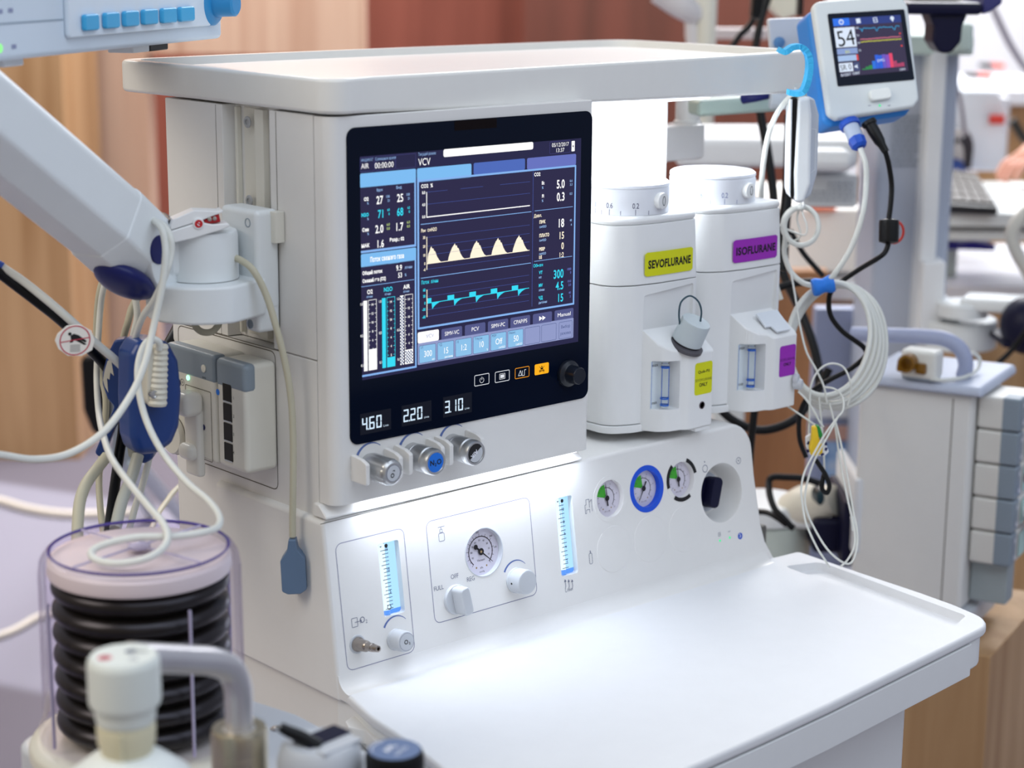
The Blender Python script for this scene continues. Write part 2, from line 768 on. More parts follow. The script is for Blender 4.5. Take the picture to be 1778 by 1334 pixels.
def slab(name, dist, px0, px1, z0, z1, thick, m, dist1=None, kind=True, bev=0.0):
    """upright panel standing across the view at a ground distance"""
    dist1 = dist if dist1 is None else dist1
    x0, x1 = (px0 - 889) / F_PX * dist, (px1 - 889) / F_PX * dist1
    p0, p1 = GC + HFWD * dist + HRGT * x0, GC + HFWD * dist1 + HRGT * x1
    q0, q1 = p0 + HFWD * thick, p1 + HFWD * thick
    b = NB()
    hexa(b, [p0 + ZA * z0, p1 + ZA * z0, q1 + ZA * z0, q0 + ZA * z0, p0 + ZA * z1, p1 + ZA * z1, q1 + ZA * z1, q0 + ZA * z1], bev)
    if kind:
        return struct(name, b, m)
    return obj(name, b, m)


slab('wall_left', 5.9, -700, 112, 0.0, 3.4, 0.5, WOODA)
slab('trim_1', 6.45, 60, 258, 0.0, 3.4, 0.12, WOODB)
slab('trim_2', 6.45, 258, 632, 1.25, 3.4, 0.12, WOODB)
slab('wall_back', 8.2, -800, 1010, 0.0, 3.4, 0.2, MAROON)
slab('wall_right', 7.6, 905, 1420, 0.0, 3.4, 0.2, DMAROON)
slab('wall_far', 9.6, 1300, 2300, 0.0, 3.4, 0.2, mat('hall_wall_white', 'ECEDF2', 0.8))
# ================================================================== the anaesthesia machine
M = thing('anaesthesia_machine', 'large white anaesthesia workstation with a black touch screen, gauges and an empty worktop', 'medical machine', (0.3, 0.15, 0.0))
XL, XR = 0.014, 0.374

# lower cabinet, standing on the floor
b = NB()
prism(b, rpoly([(XL, -0.012), (0.655, -0.012), (0.655, 0.30), (XL, 0.30)], 0.012, 4), (0, 0, 0), XA, YA, ZA, 0.11, 0.8655, 0.002, 2)
cab = obj('cabinet', b, WHITE, M)
b = NB()
prism(b, rpoly([(0.30, -0.285), (0.625, -0.285), (0.625, -0.0135), (0.30, -0.0135)], 0.02, 5), (0, 0, 0), XA, YA, ZA, 0.16, 0.808, 0.003, 2)
obj('drawer_unit', b, COOLW, M)
b = NB()
box(b, -0.02, 0.69, -0.25, 0.34, 0.05, 0.109, 0.02)
obj('base', b, LGREY, M)
for (x, y) in ((0.04, -0.2), (0.62, -0.2), (0.04, 0.3), (0.62, 0.3)):
    b = NB()
    cyl(b, (x - 0.015, y, 0.036), XA, 0.036, 0.03, 24, 0.006)
    obj('caster', b, BLACKR, M)

# upright column with the rail channel in its left side
b = NB()
box(b, XL, 0.374, 0.0268, 0.3005, 0.8700, 1.2035, 0.0022, 2)
pl = [(XL, 0.0268), (0.374, 0.0268), (0.374, 0.205), (0.706, 0.205), (0.706, 0.3005), (XL, 0.3005),
      (XL, 0.1887), (XL + 0.016, 0.1865), (XL + 0.016, 0.1045), (XL, 0.1025)]
prism(b, pl, (0, 0, 0), XA, YA, ZA, 1.2042, 1.452, 0.0012, 2)
box(b, 0.374, 0.706, 0.205, 0.3005, 0.90, 1.2035, 0.002, 2)
col = obj('column', b, WHITE, M)
b = NB()
box(b, 0.0285, 0.0335, 0.142, 0.170, 1.209, 1.450, 0.001, 2)
box(b, 0.0225, 0.0300, 0.126, 0.142, 1.209, 1.450, 0.001, 2)
box(b, 0.0235, 0.0300, 0.176, 0.180, 1.209, 1.450, 0.0008, 1)
rail = obj('accessory_rail', b, OFFW, M)
for (px, py) in ((430, 212), (433, 349)):
    p = P(px, py, 0, 0.0222)
    b = NB()
    lathe(b, (0.0224, p.y, p.z), (-1, 0, 0), [(0, 0), (0.0062, 0), (0.0062, 0.0008), (0.0052, 0.0016), (0.003, 0.0016), (0.003, 0.0004), (0, 0.0004)], 20, False)
    obj('screw', b, GREYP, rail)
# thin grooves drawn into the side: flat dark lines in place of shadow gaps
fl = Flat((XL, 0, 0), YA, ZA, (-1, 0, 0), 0.00015)
fl.line([(0.0905, 1.2035), (0.0905, 1.451)], 0.0010, GROOVE)
fl.line([(0.2005, 1.2035), (0.2005, 1.451)], 0.0007, GROOVE)
fl.line([(0.0905, 1.2035), (0.285, 1.2035)], 0.0009, GROOVE)
fl.frame(0.0995, 1.0505, 0.289, 1.2015, 0.0011, GROOVE, 0, 0.008)
fl.build('panel_seams', M)

# display housing
b = NB()
prism(b, rpoly([(XL, 0.0258), (XL, 0.0), (XR, 0.0), (XR, 0.0258)], [0.001, 0.021, 0.006, 0.001], 8), (0, 0, 0), XA, YA, ZA, 1.0545, 1.4515, 0.0025, 3)
house = obj('display_housing', b, WHITE, M)

# black glass front with the screen
GX = lambda px, py: (lambda q: (q.x, q.z))(P(px, py, 1, -0.0016))
b = NB()
prism(b, rpoly([(0.0345, 1.1165), (0.3708, 1.1165), (0.3708, 1.4402), (0.0345, 1.4402)], 0.0105, 8), (0, 0, 0), XA, ZA, (0, -1, 0), -0.0005, 0.0016, 0.0006, 2)
glass = obj('display_panel', b, BLACKGLASS, M)

UW, UH = 0.3036, 0.2277
scr = Flat((0.05, -0.00165, 1.4111), XA, ZA, (0, -1, 0), 0.00006)
K = UW / 1024


def sx(u):
    return u * K


def sy(v):
    return -v * UH / 768


C_BG = glow('screen_background', '2C2B52', 0.75)
C_BG2 = glow('screen_panel_dark', '302C50', 0.8)
C_LB = glow('screen_light_blue', '7DBCF2', 1.0)
C_BORD = glow('screen_border_blue', '86B4F0', 1.0)
C_TAB = glow('screen_tab_blue', '5270C4', 0.9)
C_TAB2 = glow('screen_tab_violet', '6C78C8', 0.9)
C_WHT = glow('screen_white', 'FFFFFF', 1.1)
C_CRM = glow('screen_cream', 'FFF3DA', 1.05)
C_CYN = glow('screen_cyan', '35D8F2', 1.05)
C_GRID = glow('screen_grid', '4E62B4', 0.8)
C_DIM = glow('screen_dim_blue', '9CC2F4', 0.9)
C_GRN = glow('screen_lime', 'C6DE8A', 0.9)
C_SLT = glow('screen_slate', '5A5F94', 0.85)
C_CELL = glow('screen_cell_blue', '8FC6F0', 0.95)
C_CELL2 = glow('screen_cell_grey', '98A2D2', 0.9)
C_CELLD = glow('screen_cell_line', '4A5C90', 0.8)
C_TOPB = glow('screen_top_line', '474684', 0.8)


def sr(u0, v0, u1, v1, m, lay, r=0):
    scr.rect(sx(u0), sy(v1), sx(u1), sy(v0), m, lay, r * K)


def st(s, u, v, h, m, lay=6, align='c', bold=0.0, wx=0.86, width=None):
    scr.text(s, sx(u), sy(v), h * K, m, lay, align, bold, wx, 0.0, width * K if width else None)


def sl(pts, w, m, lay=4):
    scr.line([(sx(a), sy(c)) for a, c in pts], w * K, m, lay)


def sp(pts, m, lay=4):
    scr.poly([(sx(a), sy(c)) for a, c in pts], m, lay)


sr(0, 0, 1024, 768, C_BG, 0)
# top line
for a, c in ((0, 62), (66, 150), (152, 240), ):
    scr.frame(sx(a), sy(52), sx(c), sy(4), 1.4 * K, C_TOPB, 1, 4 * K)
st('ИНДИКАТ', 30, 17, 9, C_DIM, width=50)
st('AIR', 4, 41, 18, C_WHT, align='l')
st('Суммарное время', 108, 17, 10, C_DIM, width=88)
st('00:00:00', 102, 44, 20, C_WHT, width=80)
st('Текущий режим', 250, 14, 11, C_DIM, align='l', width=78)
st('VCV', 250, 48, 26, C_WHT, align='l', width=54)
sr(363, -1, 784, 26, C_WHT, 2, 7)
scr.frame(sx(865), sy(49), sx(969), sy(4), 1.6 * K, C_TOPB, 1, 5 * K)
st('05/12/2017', 918, 24, 15, C_WHT, width=84)
st('13:37', 918, 44, 15, C_WHT, width=40)
sr(975, 8, 991, 46, C_WHT, 2, 2)
sp([(984, 17), (979, 29), (983, 29), (982, 38), (987, 25), (983, 25)], C_BG, 3)
# left upper panel
LBW = 7
sr(0, 57, 240, 105, C_LB, 1, 5)
sr(233, 90, 240, 326, C_BORD, 1)
sr(0, 319, 240, 327, C_BORD, 1, 2)
sr(0, 104, 233, 319, C_BG2, 1)
st('Вдох', 82, 122, 9, C_DIM, bold=0.02)
st('Выд', 165, 120, 10, C_DIM, bold=0.02)
for v, l, m in ((150, 'O2', C_WHT), (203, 'N2O', C_CYN), (254, 'Сев', C_WHT)):
    st(l, 34, v, 12, m, bold=0.045, align='r')
    st('%', 34, v + 13, 8, C_DIM, bold=0.03, align='r')
st('МАК', 36, 308, 12, C_WHT, bold=0.05, align='r')
for a, c, v, m in (('27', '25', 165, C_WHT), ('71', '68', 213, C_CYN), ('2.0', '1.7', 264, C_WHT)):
    st(a, 96, v, 28, m, bold=0.02, align='r', wx=0.72)
    st(c, 183, v, 28, m, bold=0.02, align='r', wx=0.72)
st('1.6', 98, 314, 26, C_WHT, bold=0.02, align='r', wx=0.72)
st('Возр.: 02', 155, 299, 12, C_WHT, bold=0.045)
for u in (124, 212):
    for v, q, m in ((147, ('100', '21'), C_DIM), (193, ('63', '0'), C_CYN), (243, ('6.0', '0.0'), C_GRN)):
        st(q[0], u, v, 9, m, align='r', bold=0.02)
        st(q[1], u, v + 14, 9, m, align='r', bold=0.02)
# left lower panel
sr(0, 330, 240, 376, C_LB, 1, 5)
sr(233, 360, 240, 756, C_BORD, 1)
sr(0, 750, 240, 757, C_BORD, 1, 2)
sr(0, 374, 233, 750, C_BG2, 1)
st('Поток свежего газа', 112, 361, 17, C_WHT, bold=0.03, width=146)
st('Общий поток', 5, 402, 12, C_WHT, align='l', bold=0.045, width=86)
st('Свежий газ (O2)', 5, 429, 12, C_WHT, align='l', bold=0.045, width=100)
st('9.9', 176, 403, 20, C_WHT, align='r', bold=0.02, wx=0.75)
st('53', 176, 428, 18, C_WHT, align='r', bold=0.02, wx=0.75)
st('л/мин', 188, 400, 10, C_DIM, align='l', bold=0.02)
st('%', 188, 426, 10, C_DIM, align='l', bold=0.02)
sl([(0, 442), (230, 442)], 2, C_BORD)
for u, s, m in ((36, 'O2', C_WHT), (115, 'N2O', C_CYN), (196, 'AIR', C_WHT)):
    st(s, u, 470, 15, m, bold=0.03)
    st('л/мин', u - 2, 483, 8, C_DIM, bold=0.02)
for u, m, m2, fillv in ((8, C_WHT, C_WHT, 664), (88, C_CYN, C_CYN, 703), (167, C_WHT, C_WHT, 687)):
    if u < 160:
        sr(u, 492, u + 16, 738, m, 2)
        sr(u + 21, fillv, u + 55, 738, m2, 2)
    else:
        for q, w in ((u, 16), (u + 22, 34)):
            sr(q, 492 if w == 16 else fillv, q + w, 738, C_WHT, 2)
            n = 3 if w == 16 else 6
            v0 = 496 if w == 16 else fillv + 4
            k = 0
            while v0 < 734:
                for t in range(n):
                    if (t + k) % 2 == 0:
                        sr(q + t * w / n, v0, q + (t + 1) * w / n, v0 + 5.5, C_CELLD, 3)
                v0 += 5.5
                k += 1
    a, c = u + 21, u + 56
    for uu in (a, c):
        sl([(uu, 492), (uu, 738)], 1.6, m)
    sl([(a, 492), (c, 492)], 1.6, m)
    for i in range(15):
        v = 508 + i * 15.6
        if v > fillv:
            break
        wl = 8 if i % 2 == 0 else 5
        sl([(a, v), (a + wl, v)], 1.5, m)
        sl([(c - wl, v), (c, v)], 1.5, m)
        if i % 2 == 0:
            st(str(14 - i), (a + c) / 2, v + 4, 8, C_WHT, bold=0.03)
    for v, s in ((502, '1.0'), (612, '0.5'), (716, '0.1')):
        st(s, u - 3, v + 4, 9, C_WHT, align='r', bold=0.02, wx=0.75)
# right panel
sr(245, 57, 491, 106, C_LB, 1, 6)
sr(501, 56, 745, 97, C_TAB, 1, 6)
sr(755, 56, 999, 97, C_TAB2, 1, 6)
sr(245, 97, 1000, 104, C_BORD, 2, 2)
sr(245, 90, 253, 622, C_BORD, 2)
sr(993, 99, 1000, 622, C_BORD, 2, 2)
sr(245, 615, 1000, 622, C_BORD, 2, 3)
sr(253, 104, 993, 615, C_BG2, 1)
sl([(785, 106), (785, 604)], 2, C_GRID)
for v in (252, 441):
    sl([(260, v), (778, v)], 2.4, C_BORD)
for v in (251, 437):
    sl([(794, v), (985, v)], 2, C_BORD)
st('CO2  %', 262, 126, 13, C_WHT, align='l', bold=0.03)
st('Paw  смH2O', 262, 280, 13, C_CRM, align='l', bold=0.02, width=70)
st('Поток  л/мин', 262, 463, 13, C_CYN, align='l', bold=0.02, width=76)
for v, s in ((147, '8.0'), (189, '4.0'), (231, '0.0')):
    st(s, 280, v, 10, C_WHT, align='r', bold=0.03, wx=0.75)
sl([(289, 142), (380, 142)], 1.2, C_GRID)
sl([(440, 142), (545, 142)], 1.2, C_GRID)
sl([(625, 142), (770, 142)], 1.2, C_GRID)
sl([(289, 184), (770, 184)], 1.2, C_GRID)
sl([(287, 141), (287, 231)], 3.2, C_WHT)
sl([(287, 229), (770, 229)], 3.6, C_WHT)
for v, s in ((304, '30'), (335, '20'), (366, '10'), (396, '0'), (417, '-6')):
    st(s, 280, v, 10, C_CRM, align='r', bold=0.03, wx=0.75)
for v in (300, 331, 362, 412):
    sl([(289, v), (770, v)], 1.2, C_GRID)
sl([(287, 298), (287, 414)], 3.2, C_CRM)
sl([(287, 393), (770, 393)], 2.6, C_CRM)
for i in range(5):
    a = 289 + i * 101.5
    k = 0 if i else 14
    pk = a - 0 + 24 - k * 0.4
    q = [(a - 8 + k * 0.6, 393), (a - 4 + k * 0.4, 378), (a + 4, 360), (a + 12, 346), (pk - 4, 338), (pk, 333), (pk + 4, 342), (pk + 9, 341), (pk + 12, 350), (pk + 17, 352),
         (pk + 26, 372), (pk + 36, 386), (pk + 46, 393)]
    sp(q, C_CRM)
for v, s in ((489, '60'), (511, '30'), (536, '0'), (558, '-30'), (585, '-60')):
    st(s, 280, v, 10, C_CYN, align='r', bold=0.04, wx=0.75)
for v in (485, 509, 556, 580):
    sl([(289, v), (770, v)], 1.2, C_GRID)
sl([(287, 484), (287, 582)], 3.2, C_CRM)
sl([(287, 533), (770, 533)], 2.6, C_CYN)
for i in range(5):
    a = 289 + i * 101.5
    w = 24 if i == 0 else 31
    a0 = a - (0 if i == 0 else 10)
    sr(a0, 516, a0 + (w - 6 if i == 0 else w), 533, C_CYN, 4)
    q0 = a + 22
    sp([(q0 - 3, 532), (q0, 557), (q0 + 7, 549), (q0 + 16, 542), (q0 + 30, 536), (q0 + 46, 532)], C_CYN)
st('CO2', 790, 124, 13, C_WHT, align='l', bold=0.03, width=30)
for s, v in (('Et', 157), ('Fi', 205)):
    st(s, 834, v, 12, C_WHT, align='c', bold=0.04)
    st('%', 832, v + 16, 9, C_DIM, align='c', bold=0.03)
for s, v, h, m in (('5.0', 177, 32, C_WHT), ('0.3', 224, 32, C_WHT), ('18', 322, 32, C_WHT), ('15', 366, 27, C_CRM), ('0', 405, 26, C_CRM), ('1:2', 435, 19, C_CRM),
                   ('300', 512, 33, C_CYN), ('4.5', 556, 31, C_CYN), ('15', 602, 31, C_CYN)):
    st(s, 942, v, h, m, align='r', bold=0.02, wx=0.74)
for s, v, m in (('6.6', 158, C_DIM), ('3.3', 172, C_DIM), ('0.5', 206, C_DIM), ('40', 305, C_DIM), ('4', 322, C_DIM), ('1000', 488, C_TAB2), ('0', 502, C_TAB2), ('10.0', 534, C_TAB2), ('2.0', 548, C_TAB2), ('40', 578, C_TAB2), ('2', 592, C_TAB2)):
    st(s, 981, v, 9, m, align='r', bold=0.02)
st('Давл.', 790, 275, 12, C_CRM, align='l', bold=0.02)
for s, q, v, m in (('ПИК', 'смH2O', 300, C_CRM), ('ПЛАТО', 'смH2O', 350, C_CRM), ('PEEP', 'смH2O', 400, C_CRM), ('I:E', '', 430, C_CRM), ('VT', 'мл', 487, C_CYN), ('MV', 'л/мин', 535, C_CYN), ('ЧД', 'дых/мин', 582, C_CYN)):
    st(s, 818, v, 12, m, align='l', bold=0.045, wx=0.8)
    if q:
        st(q, 818, v + 16, 9, C_DIM, align='l', bold=0.03, wx=0.8)
st('Объем', 790, 459, 12, C_CYN, align='l', bold=0.02)
# lower control rows
sr(245, 672, 998, 749, C_CELL2, 1, 4)
sr(245, 632, 341, 672, C_WHT, 2, 6)
st('VCV', 300, 657, 14, C_CELL2, width=36)
for a, c, s in ((353, 449, 'SIMV-VC'), (462, 559, 'PCV'), (571, 669, 'SIMV-PC'), (680, 777, 'CPAP/PS'), (791, 887, ''), (900, 997, 'Manual')):
    sr(a, 634, c, 674, C_SLT, 1, 6)
    if s:
        st(s, (a + c) / 2, 660, 15, C_WHT, width={'PCV': 34}.get(s, 66))
    else:
        for q in (822, 838):
            sp([(q, 645), (q + 16, 654), (q, 663)], C_WHT, 5)
cells = [('300', 'VT', 'мл'), ('15', 'ЧД', 'дых/мин'), ('1:2', 'I:E', ''), ('10', 'Тпаузы', '%'), ('Off', 'PEEP', 'смH2O'), ('50', 'Рмакс', 'смH2O')]
for i in range(8):
    a = 251 + i * 83.3
    sr(a, 681, a + 76, 745, C_CELL if i < 6 else C_CELL2, 2, 5)
    scr.frame(sx(a), sy(745), sx(a + 76), sy(681), 1.4 * K, C_CELLD, 3, 5 * K)
    if i < 6:
        st(cells[i][0], a + 40, 724, 23, C_WHT, wx=0.8)
        st(cells[i][1], a + 6, 694, 9, C_CELLD, align='l')
        st(cells[i][2], a + 70, 740, 8, C_WHT, align='r')
sr(923, 681, 991, 746, C_CELL2, 2, 5)
scr.frame(sx(923), sy(746), sx(991), sy(681), 1.4 * K, C_CELLD, 3, 5 * K)
st('Выбор', 957, 706, 12, C_CELLD, width=46)
st('режима', 957, 731, 12, C_CELLD, width=52)
scr.build('screen', glass)

# touch buttons under the screen, read from their corners
C_ICON = glow('icon_white', 'E8ECF4', 0.95)
C_ORG = glow('icon_orange', 'F29A1E', 1.0)
C_AMB = glow('icon_amber', 'FFB319', 1.0)
C_OFF = glow('icon_dark', '1A0D05', 0.1)
for i, (px, py, m) in enumerate(((836.5, 659.5, C_ICON), (872, 653.5, C_ICON), (906.5, 647, C_ORG), (940.5, 640.5, C_AMB))):
    x, z = GX(px, py)
    bt = Flat((x, -0.0016, z), XA, ZA, (0, -1, 0))
    hw, hh = 0.0106, 0.0061
    if i < 3:
        bt.frame(-hw, -hh, hw, hh, 0.0007, m, 0, 0.0016)
    else:
        bt.rect(-hw, -hh, hw, hh, m, 0, 0.0016)
    if i == 0:
        bt.arc(0, -0.0005, 0.0026, 0.0031, math.radians(120), math.radians(420), C_ICON)
        bt.line([(0, 0.0032), (0, -0.0002)], 0.0006, C_ICON, 1)
    elif i == 1:
        bt.frame(-0.0042, -0.0032, 0.0042, 0.0032, 0.0005, C_ICON, 0, 0.0008)
        bt.rect(-0.0027, -0.0018, 0.0027, 0.0018, C_ICON)
    elif i == 2:
        bt.line([(-0.0055, -0.0030), (-0.0026, 0.0026), (-0.0006, -0.0030), (-0.0055, -0.0030)], 0.0006, C_ICON)
        bt.line([(0.0002, 0.0022), (0.0002, -0.0036), (0.0034, -0.0036), (0.0034, 0.0026), (0.0058, 0.0026)], 0.0006, C_ICON)
    else:
        bt.line([(-0.004, -0.0024), (-0.002, -0.0010), (0, 0.0034), (0.002, -0.0010), (0.004, -0.0024), (-0.004, -0.0024)], 0.0007, C_OFF, 1)
        bt.line([(-0.0038, 0.003), (0.0036, -0.0042)], 0.0005, C_OFF, 2)
        bt.line([(0.0038, 0.003), (-0.0036, -0.0042)], 0.0005, C_OFF, 2)
        bt.disc(0, 0.0002, 0.0011, C_OFF, 2)
    bt.build('touch_button', glass, ('power button outline', 'pause button outline', 'orange outlined alarm button', 'solid amber alarm silence button')[i])

# navigation knob
x, z = GX(985, 648)
b = NB()
lathe(b, (x, -0.0016, z), (0, -1, 0), [(0, 0), (0.0152, 0), (0.0157, 0.002), (0.0148, 0.0045), (0.0118, 0.006), (0.0108, 0.0065), (0.0104, 0.0072), (0.0098, 0.019), (0.0090, 0.0205), (0.0, 0.0205)], 40, False,
      mod=lambda a, h: 1 + (0.018 * math.cos(a * 24) if 0.008 < h < 0.0195 else 0))
obj('navigation_knob', b, mat('knob_black', '141A26', 0.3, spec=0.5), glass)

# seven segment flow read-outs
SEG = {'0': 'abcdef', '1': 'bc', '2': 'abged', '3': 'abgcd', '4': 'fgbc', '6': 'afgedc'}
C_SEG = glow('readout_white', 'CFE4F8', 1.1)
C_RD = glow('readout_window', '141A2C', 0.5)
for (px, py, s) in ((653, 733.5, '460'), (724, 719, '220'), (795, 704, '310')):
    x, z = GX(px, py)
    rd = Flat((x, -0.0016, z), XA, ZA, (0, -1, 0))
    rd.rect(-0.0205, -0.0105, 0.0195, 0.0118, C_RD, 0)
    w, h, t = 0.0068, 0.0134, 0.0016
    for i, ch in enumerate(s):
        ox, oy = -0.0182 + i * 0.0092, -0.0062
        g = 0.00035
        sg = {'a': (g, h - t, w - g, h), 'd': (g, 0, w - g, t), 'g': (g, h / 2 - t / 2, w - g, h / 2 + t / 2), 'f': (0, h / 2 + g, t, h - g), 'e': (0, g, t, h / 2 - g),
              'b': (w - t, h / 2 + g, w, h - g), 'c': (w - t, g, w, h / 2 - g)}
        for c in SEG[ch]:
            q = sg[c]
            rd.rect(ox + q[0], oy + q[1], ox + q[2], oy + q[3], C_SEG, 1)
    rd.rect(-0.0182 + w + 0.0004, -0.0062, -0.0182 + w + 0.0018, -0.0047, C_SEG, 1)
    rd.text('L/min', 0.0096, -0.0062, 0.0022, C_SEG, 1, 'l')
    rd.build('flow_readout', glass)
# dark sensor window at the top of the glass
x, z = GX(826, 216)
sw = Flat((x, -0.0016, z), XA, ZA, (0, -1, 0))
sw.rect(-0.029, -0.005, 0.029, 0.005, mat('sensor_window_brown', '120A0C', 0.3, spec=0.1, noise=0), 0)
sw.build('sensor_window', glass)

# flow knobs with guards
for i, (px, py, rr) in enumerate(((683, 822, 0.0142), (757, 803.5, 0.0142), (826.5, 787.5, 0.0138))):
    tip = P(px, py, 1, -0.040)
    x, z = tip.x, tip.z
    b = NB()
    if i == 0:
        lathe(b, (x, 0.001, z), (0, -1, 0), [(0.012, 0), (0.013, 0.001), (0.013, 0.004), (rr, 0.006), (rr, 0.036), (rr - 0.001, 0.039), (rr - 0.0035, 0.041), (0, 0.041)], 64, False,
              mod=lambda a, h: 1 - (0.10 * max(0, math.cos(a * 7)) ** 2 if 0.0065 < h < 0.0385 else 0))
    else:
        lathe(b, (x, 0.001, z), (0, -1, 0), [(0.0128, 0), (0.0135, 0.001), (rr - 0.0006, 0.010), (rr - 0.0010, 0.0105), (rr - 0.0010, 0.0115), (rr, 0.012), (rr, 0.029), (rr - 0.0012, 0.030), (rr - 0.0012, 0.032), (rr, 0.033), (rr, 0.038), (rr - 0.0012, 0.041), (rr - 0.0030, 0.0410), (rr - 0.0034, 0.0404), (0, 0.0404)], 96, False,
              mod=lambda a, h: 1 + (0.006 * math.cos(a * 48) if 0.0125 < h < 0.0285 else 0))
    kn = obj('flow_knob', b, ALU, M, ('fluted flow knob marked O2', 'knurled flow knob with blue N2O cap', 'knurled flow knob with black and white AIR cap')[i])
    cp = Flat((x, -0.0394 - 0.0006 * (i == 0), z), XA, ZA, (0, -1, 0), 0.0001)
    if i == 0:
        cp.disc(0, 0, 0.0086, LGREY)
        cp.arc(0, 0, 0.0084, 0.0088, 0, 2 * PI, INK, 1)
        cp.text('O', 0.0008, -0.0028, 0.0046, INKBLACK, 2, 'c', 0.03, 1.0, math.radians(75))
        cp.text('2', 0.0018, 0.0022, 0.0026, INKBLACK, 2, 'c', 0.03, 1.0, math.radians(75))
    elif i == 1:
        cp.disc(0, 0, 0.0105, mat('gas_blue', '1672DC', 0.4, noise=0))
        cp.text('N', -0.0048, -0.0024, 0.0056, INKBLACK, 2, 'c', 0.03)
        cp.text('2', -0.0002, -0.0038, 0.0034, INKBLACK, 2, 'c', 0.03)
        cp.text('O', 0.0046, -0.0024, 0.0056, INKBLACK, 2, 'c', 0.03)
    else:
        cp.disc(0, 0, 0.0103, INKBLACK)
        a0 = math.radians(-142)
        cp.poly([(0.0098 * math.cos(a0 + PI * k / 20), 0.0098 * math.sin(a0 + PI * k / 20)) for k in range(21)], LGREY, 1)
        cp.text('AIR', -0.0030, 0.0010, 0.0046, INKWHITE, 2, 'c', 0.03, 1.0, math.radians(38 + 180))
    cp.build('gas_cap', kn)
    for s in (-1, 1):
        b = NB()
        gx = x + s * 0.0215
        q = [(0.001, -0.0125), (-0.026, -0.0125), (-0.026, 0.010), (-0.017, 0.0135), (0.001, 0.0155)]
        prism(b, rpoly(q, 0.003, 4), (gx - 0.0028, 0, z), YA, ZA, XA, 0, 0.0056, 0.0014, 2)
        obj('knob_guard', b, WHITE, M)
    ar = Flat((x, 0, z), XA, ZA, (0, -1, 0))
    ar.arc(0.001, 0.004, 0.0172, 0.0205, math.radians(150), math.radians(48), INKBLUE, 0, 20, True)
    ar.build('dial_mark', M)

# ------------------------------------------------------------------ console under the display
PN = V((0, -0.99016, 0.13979))
PUV = V((0, 0.13979, 0.99016))
PO = V((0, -0.012, 0.87))


def pc(px, py, lift=0.0):
    q = Pn(px, py, PO + PN * lift, PN) - PO
    return (q.x, q.dot(PUV))


def w_of(x, s, lift=0.0):
    return PO + XA * x + PUV * s + PN * lift


def prad(pxlen, x, s):
    return pxlen * (w_of(x, s) - CAM).dot(FWD) / F_PX / 0.955


b = NB()
out = [(0.0065, -0.022), (0.700, -0.022), (0.690, -0.004), (0.6795, 0.014), (0.674, 0.036), (0.668, 0.10), (0.666, 0.1705), (0.0065, 0.1705)]
out = rpoly(out, [0, 0, 0, 0, 0, 0, 0.036, 0.006], 8)
prism(b, out, PO, XA, PUV, YA, 0.0, lambda x, s: 0.20 if x > 0.38 else 0.20, 0.004, 4, 0, 50)
console = obj('console', b, WHITE, M)
# concave sweep down to the worktop
b = NB()
q = [(-0.0135, 0.852)]
for i in range(11):
    a = PI * 1.0 - (PI / 2 - 0.14) * i / 10
# arc tangent to panel and worktop
R = 0.018
cz = 0.8605 + R
cy = -0.012 + (0.8605 + 0.8602 * R - 0.87) * 0.14118 - 0.99016 * R - 0.0002
arc = [(cy + R * math.cos(t), cz + R * math.sin(t)) for t in [math.radians(-8 - 82 * i / 12) for i in range(13)]]
poly = [(0.012, cz - 0.004)] + arc + [(cy, 0.852), (0.012, 0.852)]
prism(b, poly, (0, 0, 0), YA, ZA, XA, 0.0075, 0.677, 0, 1)
obj('console_foot', b, WHITE, console)
# rounded cap between console and display, carrying the light strip
b = NB()
prism(b, rpoly([(0.004, 1.0405), (0.030, 1.0405), (0.030, 1.0542), (0.020, 1.0542)], [0.002, 0, 0, 0.008], 6), (0, 0, 0), YA, ZA, XA, 0.0085, 0.372, 0.001, 1)
obj('console_cap', b, WHITE, console)
fl = Flat(PO, XA, PUV, PN, 0.00012)
fl.line([pc(556, 910.5), pc(1000, 800)], 0.0009, GROOVE)
fl.build('console_seam', console)


def groove_box(corners, r, name):
    f = Flat(PO, XA, PUV, PN, 0.00012)
    p = [pc(*c) for c in corners]
    x0, x1 = (p[0][0] + p[3][0]) / 2, (p[1][0] + p[2][0]) / 2
    y1, y0 = (p[0][1] + p[1][1]) / 2, (p[2][1] + p[3][1]) / 2
    f.frame(x0, y0, x1, y1, 0.0008, mat('seam_violet', '7E7F9C', 0.7, noise=0), 0, r)
    return f, (x0, y0, x1, y1)


f1, ob = groove_box(((584, 942.5), (705, 917), (717, 1134), (600, 1166.5)), 0.008, 'o2')
f1.build('panel_outline', console)
f2, vb = groove_box(((739.7, 904.7), (921, 863), (931, 1034), (753.7, 1084)), 0.008, 'vac')
f2.build('panel_outline', console)

